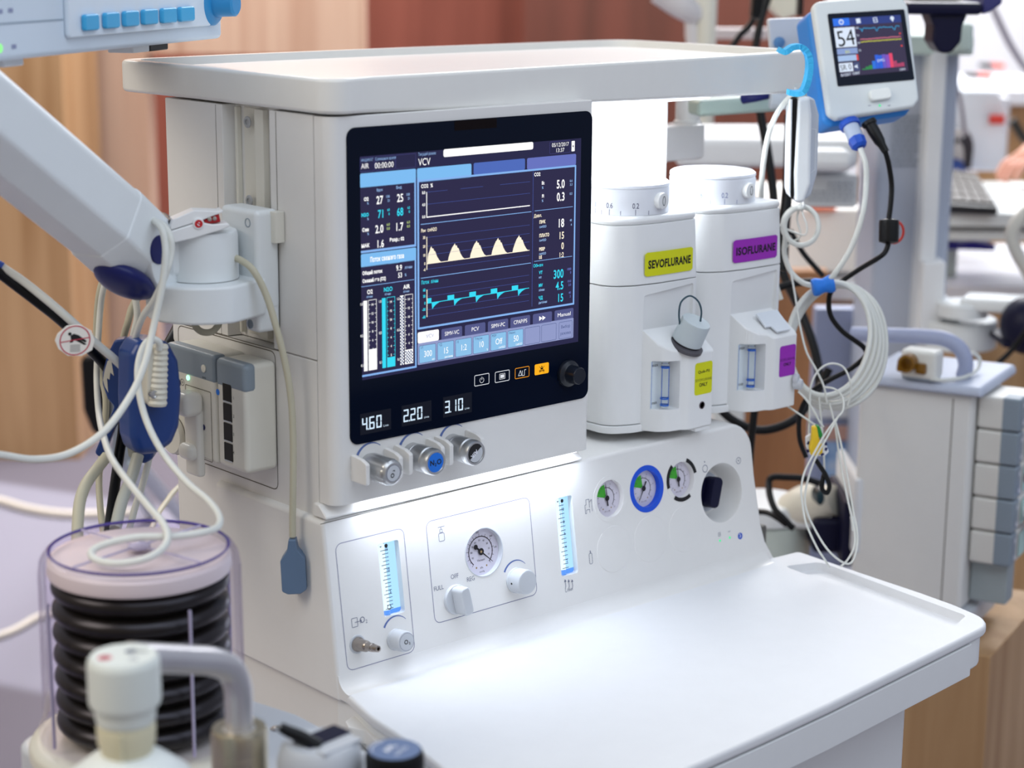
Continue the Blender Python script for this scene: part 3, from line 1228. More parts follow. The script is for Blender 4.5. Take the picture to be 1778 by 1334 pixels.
# two lit flow tubes
TUBEGLOW = glow('tube_backlight', 'A4D4FF', 1.25)
TUBEW = glow('tube_backlight_white', 'DDF2FF', 1.25)
TUBEB = glow('tube_backlight_blue', '5A97F4', 1.1)
for k, cs in enumerate((((658, 944), (693, 937.7), (702.5, 1064), (664.7, 1072)), ((965.5, 865.6), (994, 860), (1003, 995), (973.6, 1002)))):
    p = [pc(*c) for c in cs]
    x0, x1 = (p[0][0] + p[3][0]) / 2, (p[1][0] + p[2][0]) / 2
    y1, y0 = (p[0][1] + p[1][1]) / 2, (p[2][1] + p[3][1]) / 2
    c = NB()
    prism(c, rpoly([(x0, y0), (x1, y0), (x1, y1), (x0, y1)], 0.003, 4), PO, XA, PUV, PN, -0.008, 0.01)
    cut(console, c)
    ft = Flat(w_of(0, 0, -0.0078), XA, PUV, PN, 0.0002)
    w = x1 - x0
    ft.rect(x0, y0, x1, y1, TUBEGLOW, 0)
    ft.rect(x0, y0, x0 + w * 0.42, y1, TUBEW, 1)
    ft.rect(x0, y0, x1, y0 + (y1 - y0) * 0.06, TUBEB, 2)
    ft.build('tube_backlight', console)
    b = NB()
    lathe(b, w_of(x0 + w * 0.26, y0 + 0.001, -0.0035), PUV, [(0.0030, 0), (0.0034, (y1 - y0) - 0.002)], 16, True)
    obj('flow_tube', b, mat('clear_tube', 'FFFFFF', 0.02, trans=1.0, ior=1.2, noise=0), console)
    sc = Flat(w_of(0, 0, -0.0004), XA, PUV, PN, 0.0001)
    h = y1 - y0
    n = 17 if k == 0 else 16
    xs = x0 + w * 0.30
    for i in range(n):
        t = i / (n - 1)
        yy = y0 + h * (0.10 + 0.80 * t)
        sc.line([(xs - w * (0.2 if i % 4 == 0 else 0.12), yy), (xs + w * 0.17, yy)], 0.0007, INKBLACK, 1)
    for i, s in enumerate(('5', '10', '15') if k == 0 else ('2', '4', '6', '8', '10')):
        yy = y0 + h * ((0.32, 0.62, 0.90)[i] if k == 0 else (0.18, 0.36, 0.53, 0.68, 0.84)[i])
        sc.text(s, xs + w * 0.10, yy - 0.001, 0.0036, INKBLACK, 2, 'c', 0.02, 0.8, math.radians(0))
    sc.disc(xs + w * 0.1, y1 - h * 0.045, 0.0022, INKBLACK, 1)
    sc.poly([(xs - w * 0.22, y1 - h * 0.035), (xs - w * 0.1, y1 - h * 0.035), (xs - w * 0.16, y1 - h * 0.055)], INKBLACK, 1)
    if k == 0:
        sc.arc(xs - w * 0.02, y0 + h * 0.12, 0.002, 0.0028, 0, 2 * PI, INKBLACK, 1)
    sc.build('tube_scale', console)


def panel_knob(name, base_px, cap_px, r, ln, cap=True, label=None, rough=False):
    """round knob standing on the panel; its cap centre fixes where it stands"""
    q = Pn(cap_px[0], cap_px[1], PO + PN * ln, PN)
    base = q - PN * ln
    b = NB()
    prof = [(r * 0.98, -0.0005), (r * 1.03, 0.001), (r * 1.03, 0.0025), (r * 0.97, 0.003), (r, 0.005), (r, ln - 0.0028), (r - 0.0008, ln - 0.0008), (r - 0.0022, ln), (0, ln)]
    lathe(b, base, PN, prof, 96, False, XA, mod=(lambda a, h: 1 + (0.007 * math.cos(a * 44) if 0.0055 < h < ln - 0.003 else 0)) if rough else None)
    return obj(name, b, LGREY, console, label), base


kx = pc(706, 1115)
kn, kb = panel_knob('oxygen_knob', None, (706.5, 1115), prad(17.5, *kx), 0.020, rough=True)
f = Flat(kb + PN * 0.0200, XA, PUV, PN)
f.arc(0, 0, 0.0093, 0.0096, 0, 2 * PI, INK, 0)
f.text('O', -0.0010, -0.0022, 0.0048, INKBLACK, 1, 'c', 0.02)
f.text('2', 0.0034, -0.0034, 0.0028, INKBLACK, 1, 'c', 0.02)
f.build('knob_legend', kn)
kx = pc(918, 1011)
kn, kb = panel_knob('regulator_knob', None, (917, 1011.5), prad(20.5, *kx), 0.021)
b = NB()
cyl(b, kb + PN * 0.009 - XA * (prad(20.5, *kx) - 0.0006), -XA, 0.0012, 0.0008, 12)
obj('grub_screw', b, BLACK, kn)
fm = Flat(PO, XA, PUV, PN, 0.00012)
for (px, py, rr) in ((688, 1099, 0.0162), (896, 1003, 0.0175)):
    x, s = pc(px, py)
    fm.arc(x, s, rr, rr + 0.0026, math.radians(150), math.radians(40), INKBLUE, 0, 20, True)
# selector knob with wing
x, s = pc(791, 1041)
b = NB()
r = prad(25, x, s)
lathe(b, w_of(x, s, -0.0005), PN, [(r, 0), (r, 0.0022), (r * 0.96, 0.004), (0, 0.004)], 48, False, XA)
c0 = w_of(x, s, 0)
wu = (XA * math.cos(math.radians(98)) + PUV * math.sin(math.radians(98)))
wv = PN.cross(wu)
prof = rpoly([(-r * 0.95, -r * 0.40), (r * 0.95, -r * 0.40), (r * 0.95, r * 0.40), (-r * 0.95, r * 0.40)], r * 0.28, 6)
prism(b, prof, c0, wu, wv, PN, 0.003, 0.021, 0.0022, 3)
obj('selector_knob', b, LGREY, console)
# vacuum gauge
DIAL = mat('gauge_face', 'CFCBD8', 0.5, noise=0)
LENS = mat('gauge_lens', 'FFFFFF', 0.03, trans=1.0, ior=1.05, noise=0)


def gauge(px, py, rpx, ring=None, ringw=0, kind='vac', needle=0.0, label=None):
    x, s = pc(px, py)
    r = prad(rpx, x, s)
    c = NB()
    cyl(c, w_of(x, s, -0.007), PN, r, 0.02, 48)
    cut(console, c)
    b = NB()
    lathe(b, w_of(x, s, -0.0072), PN, [(r * 0.995, 0.0), (r * 0.995, 0.0076), (r * 1.03 if not ring else r + ringw, 0.0076), (r * 1.03 if not ring else r + ringw, 0.0066)], 64, False, XA)
    g = obj('gauge', b, ring if ring else LGREY, console, label)
    f = Flat(w_of(x, s, -0.0068), XA, PUV, PN, 0.00015)
    f.disc(0, 0, r * 0.995, DIAL, 0, 48)
    dark = mat('gauge_ink', '2A1E2A', 0.6, noise=0)
    if kind == 'vac':
        f.arc(0.0004, -0.0002, r * 0.62, r * 0.66, math.radians(-48), math.radians(228), dark, 1, 40)
        for i in range(21):
            a = math.radians(228 - 276 * i / 20)
            f.line([(r * 0.62 * math.cos(a), r * 0.62 * math.sin(a)), (r * (0.76 if i % 2 == 0 else 0.7) * math.cos(a), r * (0.76 if i % 2 == 0 else 0.7) * math.sin(a))], 0.00045, dark, 1)
        for i, t in enumerate(('90', '80', '70', '60', '50', '40', '30', '20', '10')):
            a = math.radians(205 - 28.5 * i)
            f.text(t, r * 0.48 * math.cos(a), r * 0.48 * math.sin(a) - 0.001, 0.0022, dark, 1)
        for t, a in (('300', 95), ('200', 40), ('100', 2)):
            a = math.radians(a)
            f.text(t, r * 0.83 * math.cos(a), r * 0.83 * math.sin(a) - 0.001, 0.0022, dark, 1)
        f.text('Vacuum', 0, -r * 0.40, 0.0026, dark, 1)
        f.text('kPa', 0, -r * 0.72, 0.0022, dark, 1)
        f.text('mmHg', 0, -r * 0.88, 0.002, dark, 1)
        for sx_ in (-0.2, 0.2):
            f.disc(sx_ * r * 1.4, -r * 0.64, 0.0011, mat('brass_pin', 'A2875E', 0.4, noise=0), 1, 12)
    else:
        f.arc(0, 0, r * 0.54, r * 0.575, math.radians(-45), math.radians(100), dark, 1, 24)
        green = mat('gauge_green', '3FA62E', 0.5, noise=0)
        f.arc(0, 0, r * 0.12, r * 0.74, math.radians(96), math.radians(165), green, 1, 16)
        for i in range(11):
            a = math.radians(225 - 27 * i)
            f.line([(r * 0.56 * math.cos(a), r * 0.56 * math.sin(a)), (r * 0.66 * math.cos(a), r * 0.66 * math.sin(a))], 0.0004, dark, 2)
            if i % 2 == 0:
                f.text(str(i), r * 0.78 * math.cos(a), r * 0.78 * math.sin(a) - 0.0008, 0.0020, mat('gauge_ink_soft', '7A6E80', 0.6, noise=0), 1)
        for q in (-1, 1):
            f.disc(q * r * 0.30, -r * 0.55, 0.0009, mat('brass_pin', 'A2875E', 0.4, noise=0), 1, 12)
        f.text('kPa x100', 0, -r * 0.74, 0.0018, mat('gauge_ink_soft', '7A6E80', 0.6, noise=0), 1)
    f.build('gauge_face', g)
    f = Flat(w_of(x, s, -0.0052), XA, PUV, PN, 0.00015)
    a = math.radians(needle)
    d = V((math.cos(a), math.sin(a)))
    nn = V((-d.y, d.x))
    nd = mat('needle_dark', '3A1E28' if kind != 'vac' else '120C14', 0.5, noise=0)
    f.poly([-d * r * 0.42 - nn * r * 0.05, d * r * 0.80 - nn * 0.00025, d * r * 0.80 + nn * 0.00025, -d * r * 0.42 + nn * r * 0.05], nd, 0)
    f.disc(0, 0, r * 0.15, nd, 1, 20)
    if kind == 'vac':
        f.disc(-d.x * r * 0.36, -d.y * r * 0.36, r * 0.11, nd, 1, 16)
        f.disc(0, 0, r * 0.05, mat('brass_pin', 'A2875E', 0.4, noise=0), 2, 12)
    f.build('needle', g)
    return g, x, s, r


gauge(840.5, 959, 40, None, 0, 'vac', -42, 'white vacuum gauge')
gauge(1059.5, 866, 31.5, WHITE, 0.0050, 'p', 92, 'white ringed pressure gauge')
gauge(1123, 849, 31, mat('ring_blue', '1450D0', 0.4, noise=0), 0.0060, 'p', 238, 'blue ringed pressure gauge')
g3, x3, s3, r3 = gauge(1183.5, 833, 30, WHITE, 0.0050, 'p', 90, 'black and white ringed pressure gauge')
f = Flat(w_of(x3, s3, 0.0005), XA, PUV, PN)
for a0, a1 in ((10, 66), (128, 196), (232, 300)):
    f.arc(0, 0, r3 * 1.0, r3 + 0.0049, math.radians(a0), math.radians(a1), INKBLACK, 0, 16)
f.build('ring_marks', g3)
for (px, py) in ((1066, 953.5), (1130, 935.5), (1189.8, 918)):
    x, s = pc(px, py)
    r = prad(39, x, s)
    b = NB()
    lathe(b, w_of(x, s, -0.0006), PN, [(r, 0), (r, 0.0008), (r - 0.0008, 0.0011), (0, 0.0011)], 48, False, XA)
    obj('blank_cover', b, WHITE, console)

# recessed dish with the power switch
x, s = pc(1253, 856)
r = prad(50, x, s)
c = NB()
lathe(c, w_of(x, s, -0.030), PN, [(r * 0.80, 0), (r * 0.86, 0.008), (r * 1.0, 0.031), (r * 1.02, 0.05)], 64, True, XA)
cut(console, c)
b = NB()
lathe(b, w_of(x - r * 0.16, s + r * 0.03, -0.0305), PN, [(r * 0.66, 0), (r * 0.66, 0.010), (r * 0.60, 0.012), (0, 0.012)], 48, False, XA)
pw = obj('power_switch', b, mat('switch_grey', 'B4BAC4', 0.4), console)
b = NB()
c0 = w_of(x - r * 0.16, s + r * 0.03, -0.019)
prism(b, rpoly([(-r * 0.52, -r * 0.22), (r * 0.52, -r * 0.22), (r * 0.52, r * 0.22), (-r * 0.52, r * 0.22)], r * 0.18, 5), c0, (XA * math.cos(1.2) + PUV * math.sin(1.2)), (PUV * math.cos(1.2) - XA * math.sin(1.2)), PN, 0, 0.017, 0.002, 2)
lathe(b, c0, PN, [(r * 0.50, 0), (r * 0.48, 0.003), (0, 0.003)], 32, False, XA)
obj('switch_grip', b, DKNAVY, pw)

# printed legends
T = lambda s_, px, py, h, al='c', bold=0.0, w=None: fm.text(s_, *pc(px, py), h, INK, 1, al, bold, 0.9, 0.0, w)
T('OFF', 789.5, 1004.5, 0.0052)
T('FULL', 762, 1025, 0.0052)
T('REG', 817.5, 1009, 0.0052)
T('O', 629.5, 1081.5, 0.0068)
T('2', 636.5, 1082, 0.0040)
T('L/min', 988, 1027, 0.0044)
x, s = pc(617, 1081)
fm.frame(x - 0.005, s - 0.005, x + 0.003, s + 0.005, 0.0006, INK, 1, 0.001)
fm.line([(x - 0.001, s), (x + 0.008, s), (x + 0.006, s + 0.0022)], 0.0006, INK, 2)
fm.line([(x + 0.008, s), (x + 0.006, s - 0.0022)], 0.0006, INK, 2)
x, s = pc(766, 927)
fm.frame(x - 0.0042, s - 0.0085, x + 0.0042, s + 0.001, 0.0006, INK, 1, 0.002)
fm.frame(x - 0.002, s + 0.001, x + 0.002, s + 0.005, 0.0005, INK, 1, 0.0005)
fm.line([(x - 0.004, s + 0.0075), (x + 0.0055, s + 0.0075)], 0.0006, INK, 1)
fm.line([(x, s + 0.005), (x, s + 0.0075)], 0.0006, INK, 1)
for i in range(3):
    x, s = pc(982 + i * 6, 1015)
    fm.line([(x - 0.0012, s - 0.0055), (x, s - 0.002), (x - 0.0004, s + 0.0055)], 0.0008, INK, 1)
    fm.poly([(x - 0.0022, s + 0.003), (x + 0.0014, s + 0.003), (x - 0.0004, s + 0.0062)], INK, 2)
x, s = pc(1022, 879)
fm.line([(x - 0.004, s + 0.008), (x - 0.004, s + 0.002), (x - 0.006, s + 0.002), (x - 0.006, s - 0.008), (x - 0.004, s - 0.008), (x - 0.004, s - 0.004), (x + 0.001, s - 0.004), (x + 0.001, s - 0.008)], 0.0006, INK, 1)
fm.line([(x - 0.004, s + 0.008), (x + 0.001, s + 0.008), (x + 0.001, s - 0.002)], 0.0006, INK, 1)
fm.line([(x + 0.001, s + 0.004), (x + 0.005, s + 0.007), (x + 0.005, s - 0.007)], 0.0006, INK, 1)
x, s = pc(1025.5, 968)
fm.frame(x - 0.0026, s - 0.008, x + 0.0026, s + 0.005, 0.0006, INK, 1, 0.0018)
fm.line([(x, s + 0.005), (x, s + 0.008)], 0.0014, INK, 1)
x, s = pc(1224, 814)
fm.arc(x, s, 0.0040, 0.0047, 0, 2 * PI, INK, 1)
fm.disc(x, s + 0.0085, 0.0009, INK, 1, 12)
x, s = pc(1282, 800)
fm.arc(x, s, 0.0036, 0.0043, 0, 2 * PI, INK, 1)
fm.disc(x, s, 0.001, INK, 1, 12)
x, s = pc(1285, 931)
bl = mat('notice_blue', '1F4FC0', 0.5, noise=0)
fm.disc(x, s, 0.0042, bl, 1)
fm.line([(x - 0.0012, s - 0.0022), (x + 0.0004, s + 0.0008), (x + 0.0016, s - 0.0006)], 0.0008, INKWHITE, 2)
fm.disc(x - 0.0004, s + 0.0024, 0.0008, INKWHITE, 2, 12)
x, s = pc(1249, 928)
fm.frame(x - 0.002, s - 0.0024, x + 0.002, s + 0.0024, 0.0005, INK, 1, 0.0003)
fm.line([(x - 0.002, s), (x + 0.002, s)], 0.0005, INK, 1)
x, s = pc(1266, 923)
fm.line([(x - 0.0022, s - 0.0006), (x - 0.0008, s + 0.0006), (x + 0.0008, s - 0.0006), (x + 0.0022, s + 0.0006)], 0.0005, INK, 1)
fm.build('printed_legends', console)
for (px, py) in ((1250, 939), (1267, 933.7)):
    b = NB()
    lathe(b, w_of(*pc(px, py), -0.0004), PN, [(0.0015, 0), (0.0015, 0.0006), (0.0009, 0.0011), (0, 0.0012)], 16, False, XA)
    obj('indicator_light', b, glow('led_green', '2EE08A', 1.2), console)

# oxygen outlet nozzle
x, s = pc(620.5, 1119)
b = NB()
lathe(b, w_of(x, s, -0.0006), PN, [(0.0100, 0), (0.0100, 0.0012), (0.0088, 0.0016), (0.0062, 0.0008), (0, 0.0008)], 40, False, XA)
nz = obj('outlet_socket', b, LGREY, console)
tipd = (Pn(650, 1127, PO + PN * 0.036, PN) - w_of(x, s, 0))
tipd = (PN * 0.036).normalized()
b = NB()
lathe(b, w_of(x, s, 0), PN, [(0.0078, 0), (0.0078, 0.003), (0.0066, 0.005), (0.0060, 0.016), (0.0052, 0.018), (0.0046, 0.019), (0.0046, 0.026), (0.0038, 0.0265), (0.0042, 0.030), (0.0034, 0.036), (0.0019, 0.0362), (0.0019, 0.028), (0, 0.028)], 32, False, XA)
obj('outlet_nozzle', b, mat('nozzle_steel', 'A79E97', 0.25, metal=1.0, noise=0.03), console)

# ------------------------------------------------------------------ worktop
WO = [(0.0095, 0.02), (0.0088, -0.022), (-0.008, -0.083), (-0.0174, -0.15), (-0.032, -0.228), (-0.046, -0.32), (-0.040, -0.384), (0.05, -0.3835), (0.1445, -0.3801), (0.26, -0.3745), (0.3708, -0.3672), (0.5927, -0.347),
      (0.706, -0.336), (0.7195, -0.27), (0.7248, -0.2184), (0.7296, -0.1284), (0.7375, -0.016), (0.694, -0.012), (0.694, 0.02)]
WR = [0, 0.03, 0.1, 0.1, 0.1, 0.1, 0.05, 0.1, 0.1, 0.1, 0.1, 0.1, 0.045, 0.1, 0.1, 0.1, 0.008, 0.0, 0]
b = NB()
prism(b, rpoly(WO, WR, 6), (0, 0, 0), XA, YA, ZA, 0.8485, 0.8605, 0.0042, 4, 0, 50)
top = obj('worktop', b, WORKW, M)
tq = [P(1362, 984, 2, 0.86), P(1424, 976.5, 2, 0.86), P(1678, 1070, 2, 0.86), P(1652, 1092, 2, 0.86)]
c = NB()
prism(c, rpoly([(q.x, q.y) for q in tq], [0.006, 0.012, 0.010, 0.008], 5), (0, 0, 0), XA, YA, ZA, 0.8500, 0.88)
cut(top, c)
# apron below the rim, front drawer face
cx, cy_ = 0.34, -0.17
ap = [(cx + (x - cx) * 0.985, cy_ + (y - cy_) * 0.978) for x, y in WO]
b = NB()
prism(b, rpoly(ap, WR, 6), (0, 0, 0), XA, YA, ZA, 0.8115, 0.8475, 0.004, 3, 0, 50)
obj('worktop_apron', b, COOLW, top)
fr = [(-0.02, -0.3838), (0.05, -0.3832), (0.1445, -0.3798), (0.26, -0.3742), (0.3708, -0.3669), (0.5927, -0.3467), (0.655, -0.3407)]
b = NB()
prism(b, fr + [(x, y + 0.012) for x, y in reversed(fr)], (0, 0, 0), XA, YA, ZA, 0.8085, 0.8472, 0.0012, 2)
obj('tray_front', b, COOLW, top)
# bracket that slides under the left edge of the worktop
b = NB()
ZB_ = 0.838
bq = [P(x, y, 2, ZB_) for x, y in ((599, 1252), (612, 1242), (640, 1232), (716, 1280), (718, 1330), (668, 1306), (634, 1268), (604, 1262))]
prism(b, rpoly([(q.x, q.y) for q in bq], [0.003, 0.004, 0.004, 0.004, 0.003, 0.006, 0.008, 0.003], 4), (0, 0, 0), XA, YA, ZA, 0.822, ZB_, 0.0025, 2)
obj('side_bracket', b, WHITE, M)
b = NB()
q = P(723, 1288, 2, 0.835)
cyl(b, (q.x + 0.004, q.y, 0.832), -XA, 0.006, 0.008, 24, 0.001)
obj('release_button', b, WHITE, M)

# ------------------------------------------------------------------ top tray
TO = [(0.003, 0.392), (0.0115, 0.245), (0.0105, 0.115), (0.008, -0.012), (0.065, 0.0015), (0.19, 0.0085), (0.368, 0.0225), (0.561, 0.0345), (0.74, 0.0525), (0.812, 0.060), (0.818, 0.164), (0.8185, 0.2676), (0.812, 0.397), (0.724, 0.403), (0.429, 0.408), (0.16, 0.403)]
TR_ = [0.03, 0.1, 0.1, 0.050, 0.1, 0.1, 0.1, 0.1, 0.1, 0.018, 0.1, 0.1, 0.04, 0.1, 0.1, 0.1]
tp = rpoly(TO, TR_, 8)
b = NB()
prism(b, tp, (0, 0, 0), XA, YA, ZA, lambda x, y: 1.4545 - 0.0225 * x, 1.489, 0.0042, 4, 0, 50)
tray = obj('top_tray', b, TRAYW, M)
ccx, ccy = 0.41, 0.21
inn = [(ccx + (x - ccx) * 0.962, ccy + (y - ccy) * 0.925) for x, y in TO]
c = NB()
prism(c, rpoly(inn, TR_, 8), (0, 0, 0), XA, YA, ZA, 1.4745, 1.52)
cut(tray, c)
inn2 = [(ccx + (x - ccx) * 0.905, ccy + (y - ccy) * 0.84) for x, y in TO]
b = NB()
prism(b, rpoly(inn2, TR_, 8), (0, 0, 0), XA, YA, ZA, 1.4735, 1.4815, 0.0015, 2, 0, 50)
obj('tray_mat', b, TRAYW, tray)
# under-tray block that the display hangs from, with the notch at its right end
b = NB()
prism(b, [(0.03, 1.4445), (0.392, 1.4330), (0.406, 1.4445)], (0, 0.034, 0), XA, ZA, YA, 0, 0.16, 0.001, 1)
obj('tray_support', b, WHITE, M)

# light strips that belong to the machine
b = NB()
box(b, 0.05, 0.36, 0.0045, 0.0145, 1.0528, 1.0542)
obj('light_strip', b, glow('strip_white', 'F4F8FF', 3.0), M)
strip = area_light('strip_lamp', (0.205, -0.004, 1.0525), (0.205, -0.030, 0.86), 0.30, 0.36, (0.78, 0.86, 1.0), 0.012)
b = NB()
box(b, 0.42, 0.66, 0.09, 0.13, 1.4335, 1.4365, 0.001, 1)
obj('bay_light', b, glow('strip_white', 'F4F8FF', 3.0), M)
area_light('bay_lamp', (0.55, 0.11, 1.431), (0.55, 0.12, 1.0), 0.26, 1.5, (0.90, 0.95, 1.0), 0.07)

# ------------------------------------------------------------------ gas module in the left side bay
XM = -0.027
yz = lambda px, py: (lambda q: (q.y, q.z))(P(px, py, 0, XM))
y1a, z1a = yz(415, 640)
y0a, _ = yz(373.5, 628)
_, zb = yz(419, 822)
zt = z1a + 0.004
gm = NB()
box(gm, XM, 0.0135, y1a - 0.010, y0a, zb, zt, 0.006, 4)
mod1 = obj('network_module', gm, OFFW, M)
cap_h = (zt - zb) * 0.265
b = NB()
box(b, XM - 0.0006, XM + 0.016, y1a - 0.0106, y0a + 0.0004, zt - cap_h, zt + 0.0006, 0.006, 4)
obj('module_cap', b, SLATE, mod1)
yl, ztl = yz(303, 604)
gm = NB()
box(gm, XM, 0.0135, y0a + 0.0025, 0.247, zb - 0.001, zt + 0.001, 0.005, 4)
mod2 = obj('gas_module', gm, OFFW, M)
b = NB()
box(b, XM - 0.0006, XM + 0.016, y0a + 0.0021, 0.2475, zt - cap_h * 0.95, zt + 0.0016, 0.004, 3)
obj('module_cap', b, SLATE, mod2)
b = NB()
yy0, _ = yz(369, 700)
for i in range(4):
    _, zz = yz(395, 682 + i * 34)
    ya, _ = yz(388, 700)
    yb, _ = yz(402.5, 700)
    b = NB()
    box(b, XM - 0.0009, XM + 0.0006, yb, ya, zz - 0.0095, zz + 0.0095, 0.0004, 1)
    pt = obj('port', b, mat('port_black', '15130F', 0.5, noise=0), mod1)
    b = NB()
    box(b, XM - 0.0012, XM - 0.0008, yb + 0.001, ya - 0.001, zz - 0.0105, zz - 0.0092)
    obj('port_latch', b, LGREY, pt)
f = Flat((XM - 0.0002, 0, 0), -YA, ZA, (-1, 0, 0))
for i in range(4):
    q = yz(406, 694 + i * 31.5)
    f.text(str(i + 1), -q[0], q[1], 0.0034, INKBLACK, 0)
q = yz(378.5, 681)
f.disc(-q[0], q[1], 0.0034, mat('gas_blue', '1672DC', 0.4, noise=0), 0)
f.build('port_numbers', mod1)
f = Flat((XM - 0.0008, 0, 0), -YA, ZA, (-1, 0, 0))
q = yz(355.5, 656)
f.text('o-o', -q[0], q[1] - 0.001, 0.0035, INKBLACK, 0)
f.build('module_legend', mod2)
q = yz(355, 640)
b = NB()
lathe(b, (XM - 0.0004, q[0], q[1]), -XA, [(0.0042, 0), (0.0042, 0.0012), (0.003, 0.0018), (0, 0.0018)], 24, False)
obj('module_button', b, OFFW, mod2)
for (px, py, rr) in ((327.5, 656, 0.0028), (328, 681, 0.0018)):
    q = yz(px, py)
    b = NB()
    lathe(b, (XM - 0.0004, q[0], q[1]), -XA, [(rr, 0), (rr, 0.001), (rr * 0.5, 0.0016), (0, 0.0016)], 16, False)
    obj('status_light', b, glow('led_bright_green', 'A8FFD0', 1.8), mod2)
# water trap in a framed door
q0, q1 = yz(321.5, 663), yz(370, 804)
f = Flat((XM - 0.0002, 0, 0), -YA, ZA, (-1, 0, 0))
f.frame(-q0[0], q1[1], -q1[0], yz(360, 679)[1], 0.0008, GROOVE, 0, 0.002)
f.disc(-yz(348, 725)[0], yz(348, 725)[1], 0.0034, NAVY, 1)
f.disc(-yz(354, 742)[0], yz(354, 742)[1], 0.0032, NAVY, 1)
f.build('trap_door', mod2)
b = NB()
p0, p1 = yz(326, 690), yz(360, 712)
ct = yz(342, 696)
obox(b, (XM - 0.012, ct[0], ct[1] - 0.001), XA, YA, ZA, 0.026, 0.030, 0.026, 0.008, 5)
obox(b, (XM - 0.003, ct[0] + 0.002, ct[1] - 0.045), XA, YA, ZA, 0.010, 0.028, 0.075, 0.004, 4)
ct2 = yz(341, 786)
obox(b, (XM - 0.008, ct2[0], ct2[1] + 0.003), XA, YA, ZA, 0.018, 0.026, 0.018, 0.007, 5)
trap = obj('water_trap', b, mat('trap_white', 'E8E6DE', 0.3), mod2)
b = NB()
obox(b, (XM - 0.014, ct[0] + 0.014, ct[1] - 0.004), XA, YA, ZA, 0.018, 0.010, 0.018, 0.003, 3)
obj('trap_latch', b, GREYP, trap)
q = yz(304, 755)
b = NB()
lathe(b, (XM - 0.0004, q[0], q[1]), -XA, [(0.021, 0), (0.021, 0.004), (0.0195, 0.006), (0, 0.006)], 40, False)
obj('dial_cover', b, OFFW, mod2)
f = Flat((XM - 0.0002, 0, 0), -YA, ZA, (-1, 0, 0))
f.arc(-q[0], q[1], 0.0214, 0.0222, 0, 2 * PI, GROOVE, 0, 40)
f.disc(-yz(310, 664)[0], yz(310, 664)[1], 0.0045, NAVY, 0)
f.text('⊕', -yz(317, 667)[0], yz(317, 667)[1], 0.004, INKBLACK, 0)
f.build('dial_rim', mod2)
# ================================================================== two vaporisers on the bay rail
LABEL_Y = mat('label_yellow', 'D6D80E', 0.45, noise=0)
LABEL_P = mat('label_purple', '9A27B4', 0.45, noise=0)
VAPW = mat('vaporiser_white', 'E9EAEA', 0.32, spec=0.5)
SIGHT = mat('sight_glass', 'DCE6EA', 0.05, spec=0.5, noise=0)


